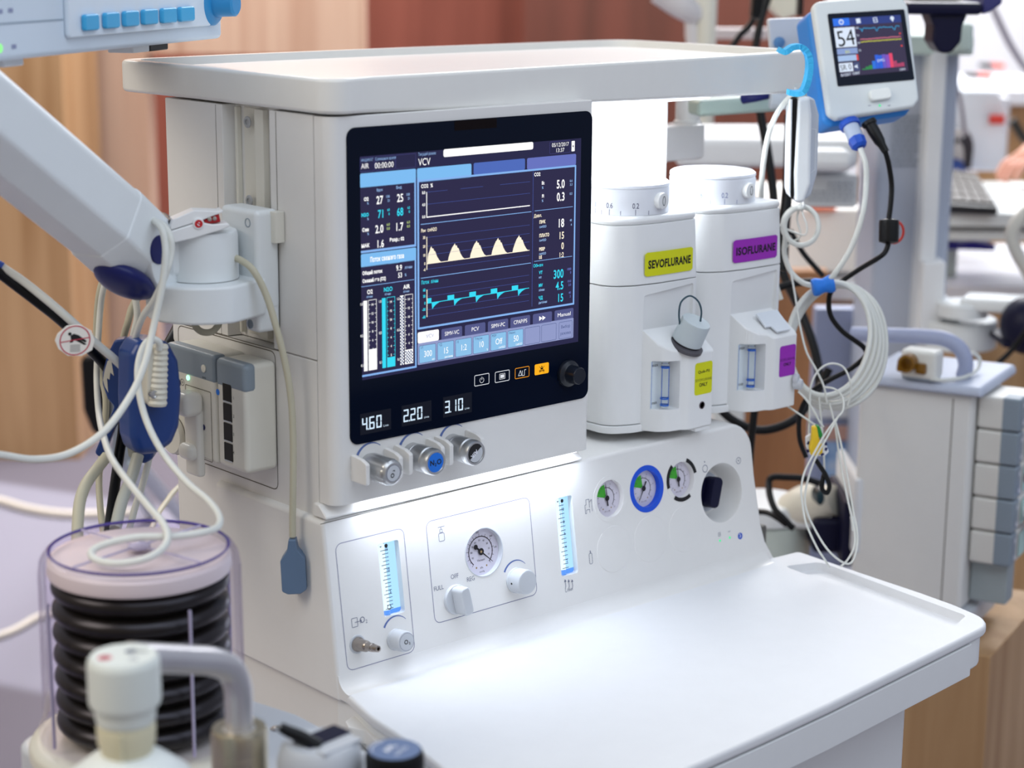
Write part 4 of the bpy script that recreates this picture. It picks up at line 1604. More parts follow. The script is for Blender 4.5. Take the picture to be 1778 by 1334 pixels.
def vaporiser(i):
    X = 0.5135 + 0.1540 * i
    lab = ('white vaporiser with yellow SEVOFLURANE label and grey screw cap, beside the display',
           'white vaporiser with purple ISOFLURANE label and hinged filler flap, next to the coiled cable')[i]
    t = thing('vaporiser', lab, 'vaporiser', (X, 0.10, 1.05), 'vaporisers on the machine')
    body = [(X - 0.0645, 0.034), (X + 0.0645, 0.031), (X + 0.0645, 0.175), (X - 0.0645, 0.175)]
    bulge = [(X - 0.0645, 0.048), (X - 0.035, 0.0335), (X, 0.0290), (X + 0.040, 0.0290), (X + 0.0700, 0.0300), (X + 0.0700, 0.175), (X - 0.0645, 0.175)]
    pr = rpoly(bulge, [0.03, 0.04, 0.08, 0.06, 0.007, 0.015, 0.015], 6)
    # lower body with the shallow recess above the filler
    b = NB()
    prism(b, pr, (0, 0, 0), XA, YA, ZA, 1.0600, 1.2272, 0.0012, 2, 0, 60)
    low = obj('lower_body', b, VAPW, t)
    c = NB()
    hexa(c, [(X - 0.022, 0.0, 1.12), (X + 0.061, 0.0, 1.12), (X + 0.061, 0.040, 1.12), (X - 0.022, 0.040, 1.12),
             (X - 0.022, 0.0, 1.216), (X + 0.061, 0.0, 1.222), (X + 0.061, 0.0325, 1.2215), (X - 0.022, 0.0325, 1.2155)], 0.003, 3)
    cut(low, c)
    b = NB()
    bp = [(X + (x - X) * 1.02, y - 0.002 if y < 0.1 else y) for x, y in pr]
    prism(b, bp, (0, 0, 0), XA, YA, ZA, 1.0500, 1.0592, 0.0015, 2, 0, 60)
    obj('base_plate', b, VAPW, t)
    # head
    b = NB()
    prism(b, pr, (0, 0, 0), XA, YA, ZA, 1.2282, 1.2985, 0.0012, 2, 0, 60)
    for v in b.verts:
        if v.co.z > 1.29:
            v.co.x = X + (v.co.x - X) * 0.965
            v.co.y = 0.10 + (v.co.y - 0.10) * 0.965
    head = obj('head', b, VAPW, t)
    b = NB()
    inn_ = [(X + (x - X) * 0.965, 0.10 + (y - 0.10) * 0.965) for x, y in pr]
    prism(b, inn_, (0, 0, 0), XA, YA, ZA, 1.2980, 1.3085, 0.009, 4, 0, 60)
    obj('head_dome', b, VAPW, head)
    # dial
    dc = V((X, 0.0885, 1.3085))
    b = NB()
    lathe(b, dc, ZA, [(0.0525, 0), (0.0532, 0.001), (0.0532, 0.028), (0.0522, 0.0305), (0.0535, 0.0320), (0.0530, 0.0350), (0.0500, 0.0372), (0.030, 0.0385), (0, 0.0388)], 96, False, None, 0,
          lambda a, h: 1 + (0.004 * math.cos(a * 60) if 0.0195 < h < 0.0315 else 0))
    dial = obj('dial', b, mat('dial_white', 'E4E7EE', 0.35), t)
    f = Flat(dc, XA, ZA, -YA, 0.0001)
    f.bend = lambda x, y, lift: dc + V((math.sin(x / 0.0532) * (0.0532 + lift), -math.cos(x / 0.0532) * (0.0532 + lift), y))
    a0 = math.radians(5)
    ticks = [math.radians(q) for q in (5, -13, -31, -50, -64.5, -75.5, -85, -95, -104)]
    for k in range(9):
        a = ticks[k]
        if k:
            f.poly([(a * 0.0532 - 0.0003, 0.0008), (a * 0.0532 + 0.0003, 0.0008), (a * 0.0532 + 0.0003, 0.0075 if k % 2 == 0 else 0.0058), (a * 0.0532 - 0.0003, 0.0075 if k % 2 == 0 else 0.0058)], INKBLUE if i else mat('dial_ink', '20285A', 0.6, noise=0))
    ink = INKBLUE if i else mat('dial_ink', '20285A', 0.6, noise=0)
    for k, s in ((2, '0.2'), (4, '0.6'), (6, '1'), (8, '1.5')):
        a = ticks[k]
        f.text(s, a * 0.0532, 0.0088, 0.0066, ink, 1, 'c', 0.0, 0.75)
    f.build('dial_scale', dial)
    bd = V((math.sin(a0), -math.cos(a0), 0))
    b = NB()
    cyl(b, dc + bd * 0.0515 + ZA * 0.0165, bd, 0.0098, 0.0085, 36, 0.002)
    zb_ = obj('zero_button', b, VAPW, dial)
    f = Flat(dc + bd * 0.0600 + ZA * 0.0165, bd.cross(ZA) * -1, ZA, bd)
    f.loop([(0.0028 * math.cos(2 * PI * k / 24), 0.0058 * math.sin(2 * PI * k / 24)) for k in range(24)], 0.0009, INKBLACK, 0)
    f.build('zero_mark', zb_)
    f = Flat((0, 0, 1.3088), XA, YA, ZA, 0.0001)
    q = dc + bd * 0.0575
    f.poly([(q.x - 0.0018, q.y - 0.0016), (q.x + 0.0018, q.y - 0.0016), (q.x, q.y + 0.0018)], INKBLACK, 0)
    # name label, following the slightly bowed front
    def bend(x, y, lift):
        # front outline of the head between the two shoulders
        xs = [(X - 0.035, 0.0335), (X - 0.018, 0.0308), (X, 0.0292), (X + 0.02, 0.0289), (X + 0.040, 0.0291), (X + 0.056, 0.0294), (X + 0.0645, 0.0298)]
        for (xa, ya), (xb, yb) in zip(xs[:-1], xs[1:]):
            if x <= xb:
                tt = (x - xa) / (xb - xa)
                return V((x, ya + (yb - ya) * tt - lift - 0.0006, y))
        return V((x, 0.036 - lift, y))
    f = Flat((0, 0, 0), XA, ZA, -YA, 0.00015)
    f.bend = bend
    m = (LABEL_Y, LABEL_P)[i]
    xl, xr, zb0, zt0 = X - 0.0225, X + 0.0575, 1.2375, 1.2660
    for k in range(24):
        xa, xb = xl + (xr - xl) * k / 24, xl + (xr - xl) * (k + 1) / 24
        ia = 0.0022 * max(0, 1 - min(xa - xl, xr - xa) / 0.003) ** 2
        ib = 0.0022 * max(0, 1 - min(xb - xl, xr - xb) / 0.003) ** 2
        f.poly([(xa, zb0 + ia), (xb, zb0 + ib), (xb, zt0 - ib), (xa, zt0 - ia)], m, 0)
    f.text(('SEVOFLURANE', 'ISOFLURANE')[i], (xl + xr) / 2 + 0.0005, 1.2470, 0.0096, INKBLACK, 2, 'c', 0.034, 1.0, 0.0, 0.071)
    f.build('name_label', head, ('yellow SEVOFLURANE label', 'purple ISOFLURANE label')[i])
    # filler block: its left face sweeps round to a narrow front
    XF = X - 0.0225
    q = [(XF, 0.040), (XF, 0.0300), (XF + 0.008, 0.0135), (XF + 0.022, 0.0045), (XF + 0.0375, 0.0020), (XF + 0.0420, -0.0025), (XF + 0.0480, -0.0040), (X + 0.064, -0.0040), (X + 0.0655, 0.0), (X + 0.0655, 0.040)]
    b = NB()
    topz = lambda x, y: 1.1440 + (0.030 * min(1.0, max(0.0, (y + 0.002) / 0.032)) if True else 0)
    prism(b, q, (0, 0, 0), XA, YA, ZA, 1.0510, topz, 0.0022, 3, 0, 50)
    fil = obj('filler_block', b, VAPW, t)
    # sight window
    c = NB()
    prism(c, rpoly([(XF + 0.0040, 1.0790), (XF + 0.0350, 1.0775), (XF + 0.0350, 1.1370), (XF + 0.0040, 1.1380)], 0.002, 3), (0, -0.02, 0), XA, ZA, YA, 0, 0.0405)
    cut(fil, c)
    b = NB()
    box(b, XF + 0.0042, XF + 0.0348, 0.0200, 0.0212, 1.0785, 1.1368)
    win = obj('sight_window', b, SIGHT, fil)
    b = NB()
    sc = V((XF + 0.0200, 0.0125, 1.0805))
    lathe(b, sc, ZA, [(0.0048, 0), (0.0048, 0.0535)], 24, True)
    obj('sight_tube', b, mat('clear_tube', 'FFFFFF', 0.02, trans=1.0, ior=1.2, noise=0), win)
    b = NB()
    for z in (0.002, 0.010, 0.048):
        lathe(b, sc + ZA * z, ZA, [(0.0049, 0), (0.0054, 0), (0.0054, 0.0016), (0.0049, 0.0016), (0.0049, 0)], 24, False)
    for dx in (-0.0052, 0.0052, 0.0015):
        box(b, sc.x + dx - 0.0003, sc.x + dx + 0.0003, sc.y - 0.0003 + (0 if abs(dx) > 0.002 else -0.005), sc.y + 0.0003 + (0 if abs(dx) > 0.002 else -0.005), sc.z + 0.002, sc.z + 0.050)
    obj('level_rings', b, mat('ring_deep_blue', '1E62C8', 0.3, noise=0), win)
    f = Flat((0, 0.0199, 0), XA, ZA, -YA, 0.0001)
    f.text('max', XF + 0.0105, 1.1300, 0.0044, INKBLACK, 0)
    f.text('min', XF + 0.0105, 1.0840, 0.0044, INKBLACK, 0)
    for z0, z1 in ((1.081, 1.091), (1.103, 1.113), (1.122, 1.132)):
        f.rect(XF + 0.0335, z0, XF + 0.0345, z1, INKBLACK, 0)
    f.rect(XF + 0.0046, 1.08, XF + 0.0052, 1.1365, mat('ring_deep_blue', '1E62C8', 0.3, noise=0), 0)
    f.build('level_marks', win)
    # agent label on the narrow front
    f = Flat((0, -0.0041, 0), XA, ZA, -YA, 0.00015)
    lx0, lx1 = XF + 0.0540, X + 0.0620
    lc = (lx0 + lx1) / 2
    f.rect(lx0, 1.0920, lx1, 1.1315, m, 0, 0.0035)
    if i == 0:
        f.text('Quik-Fil', lc, 1.1185, 0.0034, INKBLACK, 1, 'c', 0.02, 1, 0, 0.020)
        f.text('SEVOFLURANE', lc, 1.1085, 0.0034, mat('label_soft', '6E6F1C', 0.5, noise=0), 1, 'c', 0, 1, 0, 0.029)
        f.text('ONLY', lc, 1.1020, 0.0044, INKBLACK, 1, 'c', 0.03, 1, 0, 0.0145)
    else:
        f.text('ISOFLURANE', lc, 1.1120, 0.0034, mat('label_soft_purple', '5E1A70', 0.5, noise=0), 1, 'c', 0, 1, 0, 0.028)
        f.text('ONLY', lc, 1.1055, 0.0040, INKBLACK, 1, 'c', 0.03, 1, 0, 0.0145)
    f.build('agent_label', fil)
    if i == 0:
        # screw cap, tilted forward, with its tether
        cb = V((X + 0.030, 0.010, 1.1555))
        ax = V((0.10, -0.42, 0.90)).normalized()
        b = NB()
        lathe(b, cb - ax * 0.006, ax, [(0.0225, 0), (0.0225, 0.004), (0.019, 0.006), (0, 0.006)], 40, False)
        obj('filler_neck', b, mat('neck_dark', '4C4A50', 0.4), fil)
        b = NB()
        lathe(b, cb + ax * 0.0015, ax, [(0.0178, 0), (0.0188, 0.001), (0.0180, 0.027), (0.0172, 0.0290), (0, 0.0295)], 72, False, None, 0, lambda a, h: 1 + (0.012 * math.cos(a * 24) if 0.002 < h < 0.026 else 0))
        cap_ = obj('screw_cap', b, mat('cap_grey', 'BFC9CE', 0.4), fil, 'ribbed grey screw cap')
        tp_ = cb + ax * 0.0305
        b = NB()
        tube(b, [tp_ + V((0.0045, -0.002, -0.001)), tp_ + V((0.0045, -0.003, 0.012)), tp_ + V((0.0005, -0.001, 0.024)), tp_ + V((-0.010, 0.003, 0.031)), tp_ + V((-0.019, 0.008, 0.024)), tp_ + V((-0.020, 0.010, 0.010)), tp_ + V((-0.016, 0.012, -0.004))], 0.0011, 8)
        obj('cap_tether', b, mat('tether_teal', '2C4A58', 0.4), cap_)
        b = NB()
        lathe(b, (X + 0.0455, -0.0038, 1.0785), -YA, [(0.0046, 0), (0.0046, 0.0008), (0.0038, 0.0012), (0.0034, 0.0002), (0, 0.0002)], 24, False)
        obj('drain_screw', b, mat('screw_dark', '5A5058', 0.3, metal=0.6), fil)
        b = NB()
        box(b, X + 0.038, X + 0.0635, -0.002, 0.03, 1.0458, 1.0508, 0.0012, 2)
        obj('foot', b, VAPW, fil)
    else:
        b = NB()
        u = V((0, -0.032, -0.0285)).normalized()
        nn = XA.cross(u)
        nn = nn if nn.z > 0 else -nn
        o_ = V((X + 0.034, 0.0125, 1.1602))
        prism(b, rpoly([(-0.020, -0.015), (0.020, -0.015), (0.020, 0.0175), (-0.006, 0.0175), (-0.010, 0.008), (-0.020, 0.008)], 0.002, 3), o_, XA, u, nn, 0.0002, 0.0032, 0.0008, 2)
        obj('filler_flap', b, mat('flap_white', 'DDE3EA', 0.3), fil, 'hinged filler flap')
        b = NB()
        cyl(b, (X + 0.060, -0.0040, 1.0800), V((0.5, -1, 0)).normalized(), 0.0068, 0.012, 20, 0.002)
        cyl(b, (X + 0.060, -0.0040, 1.0860), V((0.5, -1, 0)).normalized(), 0.0075, 0.007, 20, 0.002)
        obj('side_connector', b, LGREY, fil)
    return t


for i in (0, 1):
    vaporiser(i)
b = NB()
box(b, 0.44, 0.735, 0.150, 0.204, 1.055, 1.12, 0.004, 2)
obj('vaporiser_rail', b, LGREY, M)
# ================================================================== left side: support arm on the rail
AX = V((-0.055, 0.125, 0))
t = thing('support_arm', 'bluish white jointed support arm clamped to the rail on the left side of the machine', 'support arm', (-0.02, 0.13, 1.24))
b = NB()
pa, pb = P(403, 352, 0, -0.006), P(463, 575, 0, -0.006)
zt_, zb_ = P(462, 366, 0, -0.006).z, P(463, 578, 0, -0.006).z
box(b, -0.016, 0.0128, pb.y, 0.152, zb_ + 0.022, zt_, 0.006, 4)
box(b, -0.0155, 0.0124, pb.y + 0.0006, pb.y + 0.026, zb_, zb_ + 0.048, 0.005, 4)
box(b, -0.012, 0.0128, 0.150, 0.172, zb_ + 0.002, zb_ + 0.05, 0.004, 3)
plate = obj('rail_clamp', b, ARMW, t)
b = NB()
box(b, 0.002, 0.0135, pb.y - 0.008, pb.y + 0.004, zt_ - 0.034, zt_ - 0.002, 0.001, 2)
obj('clamp_shim', b, OFFW, plate)
for (px, py) in ((430, 387), (434, 563)):
    q = P(px, py, 0, -0.0162)
    b = NB()
    lathe(b, (-0.0155, q.y, q.z), -XA, [(0.0048, 0), (0.0048, 0.001), (0.0040, 0.0011), (0.0036, 0.0002), (0, 0.0002)], 20, False)
    obj('bolt_hole', b, SLATE, plate)
zl0, zl1 = 1.2455, 1.2838
b = NB()
R_ = 0.0585
pts = [(AX.x + R_ * math.cos(a), AX.y + R_ * math.sin(a)) for a in [math.radians(70 + 200 * k / 36) for k in range(37)]]
pts = pts + [(-0.006, 0.084), (-0.006, 0.172)]
prism(b, pts, (0, 0, 0), XA, YA, ZA, zl0, zl1, 0.0035, 3, 0, 45)
obj('lower_pivot', b, ARMW, t)
b = NB()
lathe(b, (AX.x, AX.y, zl1 + 0.0006), ZA, [(0.0360, 0), (0.0360, 0.045), (0.0345, 0.0485), (0.031, 0.0500), (0, 0.0500)], 56, False)
J = Pd(258, 444, 1.93)
A_ = Pd(-170, 88, 1.60)
ld = V((J.x - AX.x, J.y - AX.y, 0))
lu = ld.normalized()
lv = ZA.cross(lu)
obox(b, V((AX.x, AX.y, zl1 + 0.0250)) + ld * 0.5, lu, lv, ZA, ld.length, 0.046, 0.040, 0.008, 4)
obj('upper_pivot', b, ARMW, t)
d = (A_ - J).normalized()
n_ = (ZA - d * d.z).normalized()
s_ = d.cross(n_)
if s_.dot(FWD) > 0:
    s_ = -s_
# section: rounded, with a flat chamfer along the lower camera-side edge
h, w = 0.0375, 0.030
sec = rpoly([(w, h * 0.82), (w * 0.6, h), (-w * 0.8, h), (-w, h * 0.8), (-w, -h), (w * 0.25, -h), (w, -h * 0.42)], [0.012, 0.012, 0.01, 0.01, 0.006, 0.006, 0.008], 5)
L_ = (A_ - J).length
b = NB()
prism(b, sec, J, s_, n_, d, 0.075, L_, 0.001, 1, 0, 60)
obj('arm_tube', b, ARMW, t)
b = NB()
sec2 = [(x * 1.04, y * 1.03) for x, y in sec]
prism(b, sec2, J, s_, n_, d, -0.012, 0.078, 0.004, 3, 0, 60)
for v in b.verts:
    k = (v.co - J).dot(d)
    if k < 0.0:
        v.co += -n_ * 0.004
cyl(b, J - s_ * w * 1.02, s_, 0.036, w * 2.06, 40, 0.004)
endc = obj('elbow_cap', b, ARMW, t)
b = NB()
cyl(b, Pn(278, 434, J + s_ * (w * 1.08), s_) - s_ * 0.004, s_, 0.0145, 0.0045, 36, 0.001)
obj('elbow_disc', b, NAVY, endc, 'dark blue elbow disc')
b = NB()
e0 = Pn(228, 478, J + s_ * 0.010, s_)
sphere(b, (0, 0, 0), 1.0, 1, 1, 1, 24)
for v in b.verts:
    v.co = J - n_ * 0.0385 + d * 0.022 + d * (v.co.x * 0.036) + n_ * (v.co.y * 0.0135) + s_ * (v.co.z * 0.0295)
obj('elbow_underside', b, NAVY, endc, 'dark blue underside cap')

# ------------------------------------------------------------------ finger clip resting on the pivot
top_z = zl1 + 0.0506
FC = V((-0.060, 0.118, top_z))
t = thing('finger_clip_sensor', 'white finger clip sensor with a red mark resting on the pivot of the support arm', 'finger sensor', FC)
fa, fb = P(294, 395, 1, 0.122), P(409, 372, 1, 0.095)
u = (V((fb.x, fb.y, 0)) - V((fa.x, fa.y, 0))).normalized()
u = (u + ZA * 0.10).normalized()
vv = (ZA - u * u.z).normalized()
wv = u.cross(vv)
if wv.dot(FWD) > 0:
    wv = -wv
c0 = Pd(294, 397, 1.905)
LN = (Pd(409, 368, 1.885) - c0).dot(u)
k = LN / 0.074


def fcp(pts):
    return [(x * k, y * k) for x, y in pts]


b = NB()
prism(b, rpoly(fcp([(0, 0.004), (0.004, 0.012), (0.020, 0.0165), (0.030, 0.0195), (0.060, 0.0145), (0.064, 0.0160), (0.064, 0.0125), (0.052, 0.0100), (0.036, 0.0060), (0, 0.0)]), 0.0015, 3), c0, u, vv, wv, -0.011, 0.011, 0.002, 3, 0, 50)
obj('upper_jaw', b, mat('clip_white', 'EDEEEE', 0.35), t)
b = NB()
prism(b, rpoly(fcp([(0.0, -0.001), (0.034, 0.0050), (0.050, 0.000), (0.068, -0.0010), (0.070, -0.0050), (0.056, -0.0085), (0.024, -0.0135), (0.002, -0.0155)]), 0.0015, 3), c0, u, vv, wv, -0.0125, 0.0125, 0.002, 3, 0, 50)
obj('lower_jaw', b, mat('clip_white', 'EDEEEE', 0.35), t)
b = NB()
prism(b, fcp([(0.038, 0.0050), (0.059, 0.0120), (0.060, 0.0010), (0.045, 0.0010)]), c0, u, vv, wv, -0.0095, 0.0095, 0.001, 1)
obj('finger_pad', b, mat('clip_red', 'B01E26', 0.4), t, 'red finger pad')
b = NB()
for q in ((0.047, 0.0065), (0.053, 0.0065)):
    cc = c0 + u * q[0] * k + vv * q[1] * k
    cyl(b, cc - wv * 0.0115, wv, 0.0026 * k, 0.023, 16, 0.0006)
obj('spring', b, CHROME, t)
b = NB()
hc = c0 + u * 0.033 * k + vv * 0.0035 * k
cyl(b, hc + wv * 0.0100, wv, 0.0068 * k, 0.0038, 28, 0.001)
hb = obj('hinge_button', b, mat('clip_white', 'EDEEEE', 0.35), t)
f = Flat(hc + wv * 0.0139, u, vv, wv)
f.disc(0, 0, 0.0048 * k, mat('clip_red_mark', 'C41822', 0.4, noise=0))
f.line([(-0.0016 * k, 0.0004), (-0.0004 * k, -0.0020 * k), (0.0010 * k, -0.0020 * k)], 0.0008, INKWHITE, 1)
f.line([(0.0002 * k, 0.0022 * k), (0.0012 * k, 0.0004 * k)], 0.0007, INKWHITE, 1)
f.build('button_mark', hb)
b = NB()
tube(b, [c0 + u * 0.004 * k + vv * 0.006 * k, Pd(280, 375, 1.96), Pd(262, 384, 1.98), Pd(246, 404, 2.0), Pd(240, 440, 2.01)], 0.0042, 12)
obj('sensor_lead', b, mat('lead_grey', '4A4A52', 0.4), t)


# ------------------------------------------------------------------ cables
def cable(name, label, pts, r, m, cat='cable', group=None, n=10, sub=8):
    b = NB()
    tube(b, [Pd(*p) if not isinstance(p, Vector) else p for p in pts], r, n, sub)
    return tag(obj(name, b, m), label, cat, group)


cable('cable', 'thick white cable sweeping from the left edge of the photo up over the arm elbow',
      [(-60, 785, 1.70), (0, 790, 1.74), (60, 798, 1.77), (120, 788, 1.80), (180, 750, 1.82), (225, 690, 1.84), (250, 635, 1.85), (266, 570, 1.86), (281, 500, 1.86), (287, 450, 1.86), (287, 425, 1.862), (281, 398, 1.865), (268, 384, 1.88), (252, 378, 1.91), (236, 384, 1.95)],
      0.0036, CABLEW)
cable('cable', 'white cable running behind the arm elbow down to the blue paddles',
      [(262, 382, 1.90), (283, 391, 1.875), (296, 412, 1.865), (297, 440, 1.865), (288, 475, 1.865), (268, 520, 1.88), (248, 550, 1.90), (237, 580, 1.92), (231, 610, 1.935), (233, 640, 1.945)],
      0.0034, CABLEW)
cable('cable', 'beige cable hanging beside the display, ending in a slate blue plug',
      [(402, 447, 1.945), (418, 452, 1.935), (440, 470, 1.925), (462, 512, 1.93), (480, 570, 1.935), (495, 630, 1.945), (505, 690, 1.955), (509, 760, 1.965), (509, 840, 1.975), (508, 900, 1.985), (508, 932, 1.99)],
      0.0036, CABLEB)
b = NB()
pz = P(508, 985, 1, 0.045)
q0, q1 = Pd(509, 932, 1.99), Pd(511, 1030, 2.0)
mx_ = 1.99 / F_PX
u2 = (V((0.35, -0.94, 0))).normalized()
u2 = RGT.copy()
u2.z = 0
u2.normalize()
w2 = u2.cross(ZA)
o2 = V((q0.x, q0.y, q1.z))
sc_ = lambda a: [((x - 510) * mx_, (1030 - y) * mx_) for x, y in a]
prism(b, rpoly(sc_([(503, 932), (515, 932), (518, 950), (531, 966), (533, 1022), (522, 1030), (500, 1031), (490, 1026), (488, 970), (500, 952)]), [0.001, 0.001, 0.003, 0.004, 0.003, 0.003, 0.003, 0.003, 0.004, 0.003], 4), o2, u2, ZA, w2, -0.0075, 0.0075, 0.0025, 3)
tag(obj('cable_plug', b, mat('plug_slate', '5E7490', 0.4)), 'slate blue plug at the end of the cable hanging beside the display', 'plug')
cable('cable', 'short beige cable loop under the pivot of the support arm', [(335, 556, 2.0), (340, 568, 1.99), (352, 577, 1.985), (368, 576, 1.985), (378, 566, 1.99), (382, 556, 2.0)], 0.0036, CABLEB)

# ------------------------------------------------------------------ blue paddles hanging from the arm
dP = 1.93
t = thing('paddle', 'dark blue oval paddle with a pale ribbed cable boot, nearest of the hanging pair', 'paddle', Pd(262, 786, dP), 'blue paddles hanging under the arm')
R0, U0 = RGT.copy(), ZA
R0.z = 0
R0.normalize()
Wd = V((-HFWD.x, -HFWD.y, 0))
uu = (R0 * 0.83 + HFWD * 0.56).normalized()
ww = uu.cross(ZA)
if ww.dot(FWD) > 0:
    ww = -ww
mp = dP / F_PX
c0 = Pd(258, 686, dP)
b = NB()
prof = [(-30, -102), (8, -104), (34, -90), (48, -60), (54, 0), (50, 58), (34, 92), (10, 101), (-20, 100), (-34, 78), (-38, 0), (-38, -70)]
prism(b, rpoly([(x * mp * 1.06, y * mp) for x, y in prof], 0.012, 5), c0, uu, ZA, ww, -0.030, 0.012, 0.010, 5, 0, 35)
pd_ = obj('paddle_shell', b, PADBLUE, t)
b = NB()
cb = Pd(268, 652, dP - 0.022)
prism(b, rpoly([(-20 * mp, -55 * mp), (20 * mp, -55 * mp), (19 * mp, 50 * mp), (-16 * mp, 50 * mp)], [0.011, 0.011, 0.005, 0.005], 6), cb, uu, ZA, ww, -0.014, 0.006, 0.003, 3)
bt = obj('boot_plate', b, mat('boot_pale', 'CFCCBF', 0.45), t, 'pale cable boot plate')
b = NB()
zz = [(0.0095 - 0.0022 * (k / 22) + (0.0007 if k % 2 else -0.0004), 0.062 * k / 22) for k in range(23)]
lathe(b, cb + ww * 0.004 - ZA * 0.030, (ZA + uu * 0.10).normalized(), [(0, 0)] + zz + [(0, 0.062)], 24, False)
obj('strain_relief', b, mat('boot_pale', 'CFCCBF', 0.45), bt)
b = NB()
q = Pd(267, 685, dP - 0.030)
lathe(b, q, ww, [(0.0042, -0.004), (0.0042, 0.0012), (0.003, 0.0014), (0.0022, 0.0006), (0, 0.0006)], 18, False)
obj('screw', b, CHROME, bt)
t = thing('paddle', 'dark blue boomerang shaped paddle with pale print, behind the oval one', 'paddle', Pd(200, 795, 1.99), 'blue paddles hanging under the arm')
b = NB()
c1 = Pd(200, 690, 1.985)
m1 = 1.985 / F_PX
pp = [(222, 583), (206, 586), (192, 612), (183, 645), (182, 664), (190, 690), (201, 703), (184, 740), (168, 776), (163, 787), (175, 797), (184, 782), (198, 745), (224, 704), (236, 690), (238, 600)]
prism(b, rpoly([((x - 200) * m1, (690 - y) * m1) for x, y in pp], 0.004, 4), c1, R0, ZA, Wd, -0.008, 0.010, 0.004, 3, 0, 40)
sh = obj('paddle_shell', b, PADBLUE, t)
f = Flat(c1 + Wd * 0.0103, R0, ZA, Wd)
f.poly([((x - 200) * m1, (690 - y) * m1) for x, y in [(193, 622), (199, 618), (203, 648), (197, 642), (195, 655), (191, 652), (192, 678), (186, 666), (184, 655), (187, 640)]], mat('boot_pale', 'CFCCBF', 0.45), 0)
f.build('print', sh)
b = NB()
pp = [(232, 735), (262, 735), (267, 770), (262, 800), (248, 809), (232, 804), (226, 780)]
prism(b, rpoly([((x - 200) * m1, (690 - y) * m1) for x, y in pp], 0.006, 4), c1, R0, ZA, Wd, -0.02, 0.004, 0.004, 3)
obj('handle', b, PADBLUE, t)
b = NB()
pp = [(222, 735), (232, 728), (240, 742), (230, 800), (222, 792), (219, 760)]
prism(b, rpoly([((x - 200) * m1, (690 - y) * m1) for x, y in pp], 0.002, 4), c1, R0, ZA, Wd, 0.005, 0.009, 0.001, 2)
obj('contact_plate', b, mat('contact_steel', 'B5B8AE', 0.3, metal=0.6), t)
b = NB()
pp = [(214, 600), (246, 596), (252, 720), (216, 740)]
prism(b, [((x - 200) * m1, (690 - y) * m1) for x, y in pp], c1, R0, ZA, Wd, -0.030, -0.010, 0.004, 2)
obj('paddle_back', b, BLACK, t)

cable('cable', 'white cable from the ribbed paddle boot down and looping on the clear dome lid',
      [(276, 607, 1.895), (276, 594, 1.89), (262, 589, 1.885), (248, 604, 1.88), (239, 640, 1.875), (243, 690, 1.87), (258, 740, 1.865), (285, 790, 1.85), (325, 838, 1.82), (360, 868, 1.79), (380, 895, 1.757), (378, 915, 1.728), (352, 925, 1.708), (300, 932, 1.692), (240, 933, 1.682), (190, 943, 1.672), (160, 957, 1.664), (166, 972, 1.654), (205, 979, 1.645), (255, 970, 1.648), (285, 950, 1.664), (291, 928, 1.682), (280, 905, 1.702), (258, 880, 1.74), (225, 840, 1.80), (196, 800, 1.85), (182, 765, 1.90), (172, 720, 1.97), (168, 660, 2.0), (170, 600, 2.0), (174, 540, 2.0), (180, 500, 1.99), (192, 468, 1.985)],
      0.0034, CABLEW)
cable('strap', 'black padded strap running down behind the blue paddles from the left edge', [(-40, 440, 1.86), (0, 474, 1.88), (60, 520, 1.90), (110, 560, 1.93), (160, 610, 1.97), (190, 645, 2.0), (212, 690, 2.01), (214, 740, 2.01), (207, 790, 2.01), (200, 840, 1.99), (192, 900, 1.96), (186, 960, 1.92)], 0.0056, BLACK, 'strap')
cable('strap', 'black strap end showing between the arm and the gas module', [(286, 612, 2.14), (296, 596, 2.15), (310, 570, 2.17), (322, 545, 2.19)], 0.0075, BLACK, 'strap')
t = thing('cable', 'white cable with a blue end lying along the black strap', 'cable', Pd(100, 560, 1.9))
b = NB()
tube(b, [Pd(2, 463, 1.88), Pd(40, 488, 1.885), Pd(90, 528, 1.89), (Pd(130, 563, 1.90)), Pd(165, 595, 1.92), Pd(200, 625, 1.935), Pd(218, 644, 1.945), Pd(224, 662, 1.955)], 0.0042, 10)
obj('cable_jacket', b, CABLEW, t)
b = NB()
tube(b, [Pd(-30, 444, 1.875), Pd(4, 464, 1.88)], 0.0048, 12)
obj('cable_end', b, mat('end_blue', '2A4FA8', 0.4), t, 'blue cable end')
